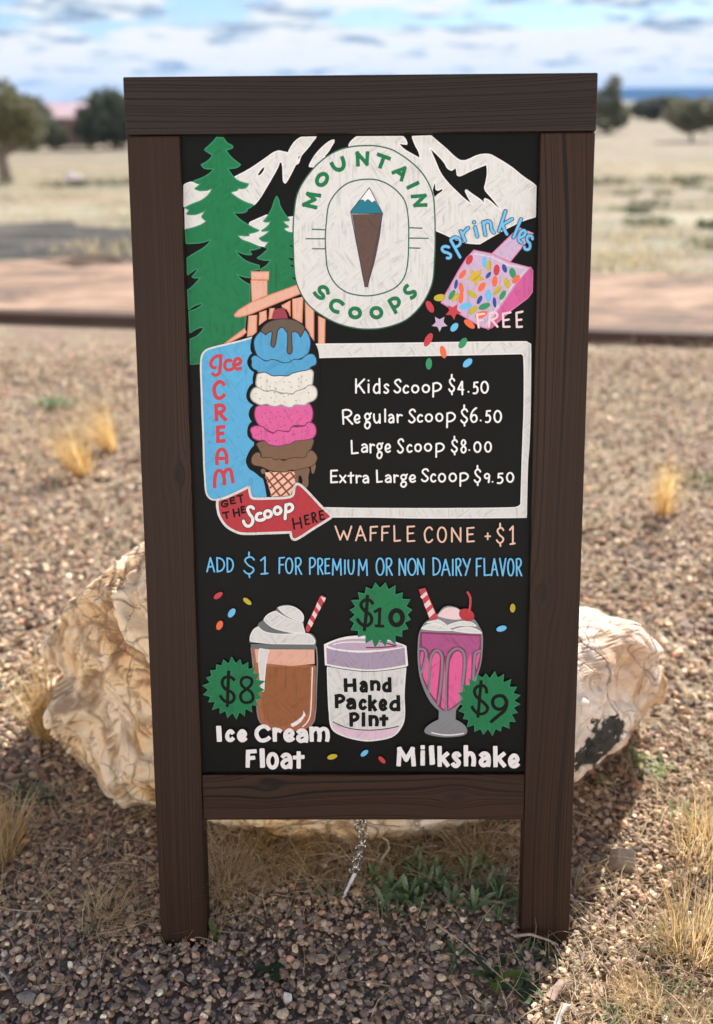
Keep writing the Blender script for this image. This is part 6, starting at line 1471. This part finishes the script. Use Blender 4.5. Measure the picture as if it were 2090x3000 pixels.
# ------------------------------------------------------------------ green weeds
def leaf(L, W, bend, up, hd, fold=.25, segs=6):
    """one strap leaf: grid of 3 across; returns verts, faces"""
    V = []; p = np.zeros(3); a = up
    for k in range(segs + 1):
        t = k / segs; w = W * (.30 + .70 * t ** .9) * math.sqrt(max(.004, 1 - t ** 4.5)) * .5
        d = np.array([math.cos(a), 0, math.sin(a)]); nrm = np.array([-math.sin(a), 0, math.cos(a)])
        V += [p + np.array([0, w, 0]) + nrm * w * fold, p.copy(), p + np.array([0, -w, 0]) + nrm * w * fold]
        p = p + d * L / segs; a -= bend / segs
    V = np.array(V); c, s = math.cos(hd), math.sin(hd)
    V = np.stack([V[:, 0] * c - V[:, 1] * s, V[:, 0] * s + V[:, 1] * c, V[:, 2]], -1)
    F = [(3 * k + j, 3 * k + 3 + j, 3 * k + 4 + j, 3 * k + 1 + j) for k in range(segs) for j in (0, 1)]
    return V, F
def weed(label, x, y, heads, spread, n, L, W, up, cols, bend=(.4, 1.2), group=None):
    V, F, C, off = [], [], [], 0
    for h in range(heads):
        hx, hy = (0, 0) if heads == 1 else (rng.normal(0, spread), rng.normal(0, spread * .6))
        for k in range(n):
            l = L * rng.uniform(.6, 1.1); u = rng.uniform(*up)
            v, f = leaf(l, W * rng.uniform(.7, 1.15), rng.uniform(*bend), u, k * 2.4 + rng.uniform(-.3, .3))
            v = v + np.array([hx, hy, -.002]); V.append(v); F.append(np.array(f) + off); off += len(v)
            C.append(np.repeat((np.array(cols[rng.integers(0, len(cols))]) * rng.uniform(.8, 1.15))[None], len(v), 0))
    o = mesh_np('weed', np.concatenate(V), np.concatenate(F), M_LEAF, np.concatenate(C), smooth=True); o.location = (x, y, -.001)
    return tag(o, label, 'weed', group)
SAGE = [(.17, .27, .12), (.22, .31, .165), (.135, .22, .095), (.25, .33, .19)]
DARK = [(.045, .085, .04), (.06, .10, .045), (.035, .07, .035)]
FRESH = [(.20, .28, .08), (.24, .32, .10), (.16, .25, .08)]
weed('big bushy clump of sage green weeds under the sign', .112, .080, 19, .034, 9, .038, .0090, (.85, 1.5), SAGE, (.1, .8))
weed('small sage weed just in front of the bushy clump', .034, .052, 3, .013, 10, .040, .009, (.2, 1.3), SAGE)
weed('neat little sage rosette beside the cable tie', -.046, .072, 1, 0, 10, .030, .008, (.1, 1.1), SAGE)
weed('two dark round weed leaves flat on the front gravel', -.112, -.045, 1, 0, 5, .026, .020, (.2, .9), DARK)
weed('broad dark leafy weed in front of the sunward post', .180, -.062, 2, .016, 5, .042, .017, (.5, 1.3), DARK + [(.17, .24, .05), (.10, .17, .06)])
weed('tiny pale green rosette alone on shaded gravel', .114, -.022, 1, 0, 8, .026, .0055, (.0, .9), SAGE)
weed('thin grassy sage weed beside the inner side of the sunward post', .172, .045, 4, .016, 7, .045, .004, (.4, 1.4), SAGE)
weed('dim green weed on gravel at the shadow rim near the boulder', -.515, .265, 4, .018, 8, .030, .008, (.1, 1.0), SAGE + DARK)
weed('bright green weed in sun beside the pale end of the boulder', .440, .330, 4, .022, 8, .030, .009, (.1, 1.0), FRESH + SAGE)
weed('tiny bright weed touching the foot of the boulder', .372, .300, 1, 0, 9, .022, .007, (.1, 1.0), FRESH)
weed('pale green weed in sun between the boulder and golden tuft', .452, .242, 2, .018, 8, .028, .006, (.1, .9), FRESH + SAGE)
weed('single yellowing leaf standing against the shaded post foot', -.186, .000, 1, 0, 2, .036, .011, (1.1, 1.4), [(.20, .20, .04), (.10, .13, .04)], (.0, .2))
weed('tiny sage sprig on gravel beside the shaded post', -.352, .008, 1, 0, 7, .018, .004, (.1, .9), SAGE)
weed('grey green flat weed far back beyond the golden pair', -1.10, 2.33, 8, .035, 9, .05, .012, (.1, 1.0), SAGE)
weed('mossy green weed at the far sunlit picture edge', .945, 1.58, 8, .03, 9, .035, .009, (.2, 1.2), [(.12, .14, .03), (.16, .18, .05)])
weed('fine green weed spreading at the front rim of the shadow', .255, -.135, 7, .03, 9, .022, .004, (.1, 1.0), SAGE)
weed('fine pale weed spreading in the sunlit front corner', .37, -.085, 9, .04, 9, .020, .0035, (.1, 1.1), SAGE + FRESH)
weed('low dark weed sprawling under the broad leafy one', .215, -.03, 4, .022, 7, .028, .006, (.0, .7), SAGE + DARK)

# ------------------------------------------------------------------ loose sticks and bigger stones
def stick(name, label, pts, r0, r1, colr, cat='twig', flat=1.0):
    m, t, b = mat(name + '_bark', .85, .2)
    t.links.new(ramp(t, noise_n(t, coords(t, scale=(220, 220, 220)), 1.0, 4, .6), [(.3, tuple(c * .6 for c in colr)), (.7, colr)]), b.inputs['Base Color'])
    P = [Vector(p) for p in pts]; V, F = [], []; sd_ = 7
    for i, p in enumerate(P):
        tg = (P[min(i + 1, len(P) - 1)] - P[max(i - 1, 0)]).normalized(); n1 = tg.cross(Vector((0, 0, 1))).normalized(); n2 = n1.cross(tg)
        r = r0 + (r1 - r0) * i / (len(P) - 1)
        for j in range(sd_): a = 2 * math.pi * j / sd_; V.append(p + n1 * r * math.cos(a) * (1 + .2 * math.sin(i * 2 + j)) + n2 * r * math.sin(a) * flat)
    for i in range(len(P) - 1):
        for j in range(sd_): F.append((i * sd_ + j, (i + 1) * sd_ + j, (i + 1) * sd_ + (j + 1) % sd_, i * sd_ + (j + 1) % sd_))
    F += [tuple(range(sd_))[::-1], tuple((len(P) - 1) * sd_ + j for j in range(sd_))]
    me = bpy.data.meshes.new(name); me.from_pydata(V, [], F); me.update()
    for f in me.polygons: f.use_smooth = True
    return tag(link(name, me, m), label, cat)
stick('twig', 'grey twig lying under the bushy weed clump', [(.138, .058, .010), (.150, .056, .012), (.165, .052, .012), (.180, .051, .010)], .0022, .0016, (.34, .27, .22))
stick('twig', 'long thin dry stem slanting across the front gravel', [(.09, .01, .016), (.12, -.02, .018), (.15, -.055, .016), (.185, -.095, .012)], .0009, .0006, (.50, .40, .28))
stick('twig', 'pale twig at the foot of the sunward post', [(.185, -.004, .012), (.205, -.006, .017), (.225, -.012, .014), (.238, -.016, .010)], .002, .0012, (.46, .38, .30))
stick('twig', 'thick bleached stick end at the front rim of the shadow', [(.212, -.135, .006), (.219, -.118, .014), (.229, -.108, .017), (.236, -.106, .012)], .0038, .003, (.62, .56, .50))
stick('twig', 'curved grey twig at the shaded picture edge', [(-.46, -.05, .010), (-.44, -.056, .014), (-.425, -.066, .013), (-.413, -.080, .010)], .0022, .0014, (.40, .36, .33))
stick('wood_chip', 'flat brown wood chip on shaded gravel near the bleached stick', [(.214, -.092, .010), (.222, -.084, .016), (.232, -.076, .016), (.243, -.072, .011)], .006, .0045, (.42, .30, .24), 'wood chip', .35)
stick('twig', 'dry curled stem standing in front of the boulder', [(.020, .12, .0), (.024, .118, .022), (.033, .116, .040), (.031, .114, .056), (.022, .112, .064)], .0022, .0012, (.48, .38, .28))
def rock(label, x, y, r, sc, colr, sub=3, z=.3):
    V, F, C = stones(np.array([[0., 0, 0]]), np.array([r]), sub, .8, 9)
    V = V * np.array(sc); o = mesh_np('stone', V, F, M_STONE, np.tile(np.array(colr), (len(V), 1))); o.location = (x, y, r * z); return tag(o, label, 'stone')
rock('angular grey brown stone in sun beside the sunward post', .352, .128, .030, (1.1, .8, 1), (.33, .26, .20))
rock('lumpy grey stone on shaded gravel at the picture edge', -.395, -.088, .010, (1.2, .9, .9), (.26, .22, .20))
rock('dark slate coloured stone among the shaded front pebbles', -.262, -.072, .009, (1.2, .9, .9), (.075, .07, .075))
rock('white flake of stone among the shaded front pebbles', -.088, -.085, .009, (.6, .9, 1.3), (.60, .56, .54))

# ------------------------------------------------------------------ timber edging
def make_timber():
    m, t, b = mat('weathered_timber', .85, .2)
    v = coords(t, scale=(2.5, 50, 50))
    t.links.new(ramp(t, noise_n(t, v, 1.0, 5, .6), [(.3, (.045, .026, .021)), (.7, (.10, .062, .05))]), b.inputs['Base Color'])
    bump(t, b, noise_n(t, v, 1.0, 4, .6), .6, .004)
    bm = bmesh.new(); box_bm(bm, -4.6, 4.6, 0, .10, -.05, .048, .006)
    bmesh.ops.bisect_plane(bm, geom=bm.verts[:] + bm.edges[:] + bm.faces[:], plane_co=(0, 0, 0), plane_no=(1, 0, 0))
    o = obj_bm('landscape_timber', bm, m); o.location = (-.15, 3.415, 0); o.rotation_euler = (0, 0, -math.atan(.178))
    tag(o, 'long brown timber edging the gravel beside the dirt path', 'timber edging')
make_timber()

# ------------------------------------------------------------------ trees and shrubs across the field
M_BARK, tb, bb = mat('juniper_bark', .9, .15)
tb.links.new(ramp(tb, noise_n(tb, coords(tb, scale=(14, 14, 3)), 1.0, 5, .6), [(.3, (.10, .08, .07)), (.7, (.24, .20, .17))]), bb.inputs['Base Color'])
def tree(label, x, y, h, w, trunk, blobs, cols, n=2600, size=.05, group=None, name='tree', cat='tree', stem=None):
    """trunk with limbs; crown of small leaf faces gathered in clumps; blobs = (dx, dz, rx, rz) in units of w and h"""
    z0 = float(terr(y)); root = empty(name, (x, y, z0)); tag(root, label, cat, group)
    rs = random.Random(int(x * 100 + y * 7)); V, F = [], []
    def limb(a, b, r0, r1, sd_=7):
        b0 = len(V); d = (b - a).normalized(); n1 = d.orthogonal().normalized(); n2 = d.cross(n1)
        for k, (p, r) in enumerate(((a, r0), (a.lerp(b, .5) + n1 * .06 * (b - a).length * rs.uniform(-1, 1), (r0 + r1) / 2), (b, r1))):
            for j in range(sd_): q = 2 * math.pi * j / sd_; V.append(p + n1 * r * math.cos(q) + n2 * r * math.sin(q))
        for k in range(2):
            for j in range(sd_): F.append((b0 + k * sd_ + j, b0 + k * sd_ + (j + 1) % sd_, b0 + (k + 1) * sd_ + (j + 1) % sd_, b0 + (k + 1) * sd_ + j))
    tr = stem or w * .06
    top = Vector((0, 0, h * .55)); limb(Vector((0, 0, -.1)), Vector((rs.uniform(-.04, .04) * w, 0, max(trunk, .12) * h)), tr, tr * .8)
    for (dx, dz, rx, rz) in blobs:
        limb(Vector((0, 0, trunk * h * .9)), Vector((dx * w, rs.uniform(-.2, .2) * w, dz * h)), tr * .55, tr * .18)
    me = bpy.data.meshes.new('trunk'); me.from_pydata(V, [], F); me.update(); link('trunk', me, M_BARK, root)
    A = np.array([b[2] * b[3] for b in blobs]); pick = rng.choice(len(blobs), n, p=A / A.sum()); B = np.array(blobs)[pick]
    d = rng.normal(size=(n, 3)); d /= np.linalg.norm(d, axis=1)[:, None]; rr = rng.uniform(.35, 1.0, n) ** .5 * (1 + .18 * np.sin(d[:, 0] * 7 + pick) * np.cos(d[:, 2] * 6 + pick * 2))
    C = np.stack([B[:, 0] * w + d[:, 0] * rr * B[:, 2] * w, d[:, 1] * rr * B[:, 2] * w * .9, B[:, 1] * h + d[:, 2] * rr * B[:, 3] * h], -1)
    e1 = rng.normal(size=(n, 3)); e1 /= np.linalg.norm(e1, axis=1)[:, None]; e2 = np.cross(e1, rng.normal(size=(n, 3))); e2 /= np.linalg.norm(e2, axis=1)[:, None]
    s = size * rng.uniform(.6, 1.4, size=(n, 1))
    Q = np.stack([C - e1 * s, C + e2 * s * .55, C + e1 * s, C - e2 * s * .55], 1).reshape(-1, 3)
    cc = np.array(cols)[rng.integers(0, len(cols), n)] * rng.uniform(.7, 1.2, size=(n, 1))
    mesh_np('crown', Q, np.arange(4 * n).reshape(n, 4), M_CROWN, np.repeat(cc, 4, 0), parent=root)
    return root
OLIVE = [(.16, .165, .085), (.20, .19, .10), (.13, .14, .08), (.23, .21, .13)]
DEEP = [(.11, .13, .095), (.145, .155, .105), (.085, .105, .085)]
LIGHT = [(.24, .25, .17), (.28, .27, .19), (.20, .22, .15)]
GREY = [(.15, .15, .11), (.18, .17, .12), (.11, .12, .09)]
tree('olive juniper with a leaning grey trunk, nearest tree of the field', -7.0, 18.8, 1.78, 2.1, .32, [(-.05, .62, .34, .28), (.16, .68, .22, .22), (-.3, .55, .3, .3), (.04, .82, .18, .14), (.25, .50, .16, .16)], OLIVE, 3400, .06, stem=.13)
tree('dark pointed juniper standing behind the nearest trees', -18.6, 53, 3.25, 3.4, .1, [(0, .45, .5, .4), (-.02, .80, .22, .22), (-.3, .42, .34, .36), (.35, .45, .34, .34)], DEEP + OLIVE, 3400, .13)
tree('rounded olive shrub in front of the pink roofed house', -15.9, 48, 1.75, 3.6, .05, [(-.2, .45, .34, .42), (.1, .5, .3, .42), (.3, .35, .2, .3)], OLIVE + DEEP, 3200, .11, name='shrub', cat='shrub')
tree('dark round juniper between the house and the sign', -12.5, 50, 2.75, 4.0, .06, [(0, .48, .42, .44), (-.22, .4, .26, .36), (.2, .5, .3, .4), (-.02, .8, .22, .2)], DEEP, 4600, .13)
tree('narrow upright juniper just past the sign, tallest on the mesa side', 15.75, 66, 3.5, 2.6, .05, [(-.05, .3, .5, .3), (-.08, .55, .40, .3), (.05, .82, .2, .2), (.25, .3, .3, .22)], DEEP + OLIVE, 2600, .12)
tree('wide dark bush on the far slope below the mesa', 30.3, 108, 2.5, 5.4, .05, [(-.15, .45, .34, .42), (.15, .5, .32, .45), (.36, .3, .18, .3)], DEEP + GREY, 3000, .2, name='bush', cat='bush')
tree('broad olive tree on a bare stem before the mesa', 17.0, 52.5, 2.2, 3.3, .22, [(-.2, .60, .32, .34), (.12, .66, .34, .34), (.34, .56, .22, .28), (.0, .45, .34, .28)], OLIVE + GREY, 3000, .10, stem=.1)
tree('dusky tree cut by the picture edge before the mesa', 22.9, 65.8, 1.9, 2.6, .2, [(-.1, .55, .35, .4), (.2, .6, .3, .36)], GREY + DEEP, 2600, .12)
for i, (x, y, h, w) in enumerate([(-52, 150, 2.9, 9), (-40, 152, 3.2, 8), (-60, 158, 3.0, 10), (-30, 150, 2.8, 8), (-20, 155, 3.0, 9), (28, 150, 2.4, 8), (45, 156, 2.6, 10), (56, 150, 2.2, 9), (-5, 160, 2.6, 10), (12, 158, 2.5, 9)]):
    tree('low dark juniper in the distant tree line', x, y, h, w, .05, [(-.2, .4, .32, .4), (.15, .5, .32, .45), (.0, .62, .25, .34)], DEEP + GREY, 900, .4, group='junipers of the distant tree line')
for i in range(12):
    x = -8.5 + i * 1.55 + random.Random(i).uniform(-.3, .3); y = 16.6 + .35 * math.sin(i * 2.3) - .10 * x
    tree('low grey scrub plant in the dark row across the field', x, y, .14, 1.5, .1, [(-.2, .4, .3, .5), (.2, .45, .3, .5)], GREY + OLIVE, 260, .035, group='scrub row across the field', name='scrub_plant', cat='scrub')
cr = random.Random(5)
for i in range(14):
    y = 6.4 + 9 * (i / 14) + cr.uniform(-.4, .4); x = (y + .9) * cr.uniform(.25, .40)
    tree('small grey green clump dotted over the near field', x, y, cr.uniform(.05, .10), cr.uniform(.25, .6), .1, [(-.2, .4, .3, .5), (.2, .45, .3, .5), (.0, .3, .4, .3)], LIGHT, 160, .025, group='grey green clumps on the near field', name='scrub_plant', cat='scrub')

# ------------------------------------------------------------------ far house, tank, white stone, mesa
def flat(name, c, rough=.8, var=.12, sc=2.0):
    m, t, b = mat(name, rough, .2)
    t.links.new(ramp(t, noise_n(t, coords(t), sc, 4, .6), [(.3, tuple(x * (1 - var) for x in c)), (.7, tuple(min(1, x * (1 + var)) for x in c))]), b.inputs['Base Color']); return m
def make_house():
    x0, y0 = -16.35, 55.0; root = empty('house', (x0, y0, float(terr(y0)))); tag(root, 'low far house with a pale pink metal roof and brown walls', 'house')
    bm = bmesh.new(); box_bm(bm, -1.75, 1.55, 0, 3.2, 0, 1.45, 0); obj_bm('wall', bm, flat('house_stucco', (.27, .19, .17)), root)
    bm = bmesh.new()
    vs_ = [bm.verts.new(p) for p in ((-1.95, -.3, 1.40), (1.75, -.3, 1.40), (1.75, 1.6, 2.14), (-1.95, 1.6, 2.14), (-1.95, 3.5, 1.40), (1.75, 3.5, 1.40))]
    lo = [bm.verts.new(v.co - Vector((0, 0, .1))) for v in vs_]
    for q in ((0, 1, 2, 3), (3, 2, 5, 4)): bm.faces.new([vs_[k] for k in q]); bm.faces.new([lo[k] for k in q][::-1])
    for a, b_ in ((0, 1), (1, 2), (2, 5), (5, 4), (4, 3), (3, 0)): bm.faces.new((vs_[b_], vs_[a], lo[a], lo[b_]))
    obj_bm('roof', bm, flat('pink_roof_metal', (.60, .44, .47), .45), root)
    bm = bmesh.new(); box_bm(bm, .55, 1.25, -.03, .0, .05, 1.05, 0); obj_bm('door', bm, flat('house_door', (.16, .10, .10)), root)
    bm = bmesh.new(); box_bm(bm, -1.1, -.3, -.03, .0, .55, 1.05, 0); obj_bm('window', bm, flat('house_window', (.10, .11, .13), .2), root)
make_house()
bm = bmesh.new(); bmesh.ops.create_cone(bm, cap_ends=True, segments=20, radius1=.26, radius2=.26, depth=.75); bmesh.ops.bevel(bm, geom=[e for e in bm.edges if len(e.link_faces) == 2 and e.calc_face_angle() > 1], offset=.08, segments=3)
o = obj_bm('water_tank', bm, flat('tank_white', (.55, .52, .50)), None, True); o.location = (-14.55, 52.2, -1.05 + .42); tag(o, 'pale water tank standing before the dark round juniper', 'tank')
V, F, C = stones(np.array([[0., 0, 0]]), np.array([.15]), 3, .9, 8)
o = mesh_np('stone', V * np.array((1, .8, 1.05)), F, M_STONE, np.tile(np.array((.70, .62, .58)), (len(V), 1))); o.location = (-5.15, 17.0, -.28); tag(o, 'white stone set in the dark scrub row across the field', 'stone')
def make_mesa():
    m, t, b = mat('mesa_scrub', 1.0, 0); t.links.new(ramp(t, noise_n(t, coords(t, scale=(.004, .004, .004)), 1.0, 5, .6), [(.3, (.025, .035, .04)), (.7, (.045, .055, .055))]), b.inputs['Base Color'])
    V = []; nx, ny = 120, 8
    for j in range(ny + 1):
        for i in range(nx + 1):
            x = -2600 + 5600 * i / nx; v = j / ny
            top = 12 + 30 * max(0.0, min(1.0, (x + 300) / 1100)) ** .6 + 1.2 * mnoise.fractal(Vector((x * .004, 3, 0)), .9, 2, 4)
            V.append((x, 3300 + 900 * v + 60 * mnoise.noise(Vector((x * .002, v, 1))), -3 + (top + 3) * min(1.0, (v * 1.6)) ** .7))
    idx = np.arange((nx + 1) * (ny + 1)).reshape(ny + 1, nx + 1)
    F = np.stack([idx[:-1, :-1], idx[:-1, 1:], idx[1:, 1:], idx[1:, :-1]], -1).reshape(-1, 4)
    tag(mesh_np('hills', V, F, m, smooth=True), kind='structure')
make_mesa()
HAZE = True
if HAZE:
    bm = bmesh.new(); box_bm(bm, -3200, 3200, -12, 4600, -6, 70, 0)
    hm = bpy.data.materials.new('haze_air'); hm.use_nodes = True; ht = hm.node_tree; ht.nodes.clear()
    pv = ht.nodes.new('ShaderNodeVolumePrincipled'); pv.inputs['Color'].default_value = (.19, .46, .95, 1); pv.inputs['Density'].default_value = .00015
    ho = ht.nodes.new('ShaderNodeOutputMaterial'); ht.links.new(pv.outputs[0], ho.inputs['Volume'])
    tag(obj_bm('haze', bm, hm), kind='stuff')
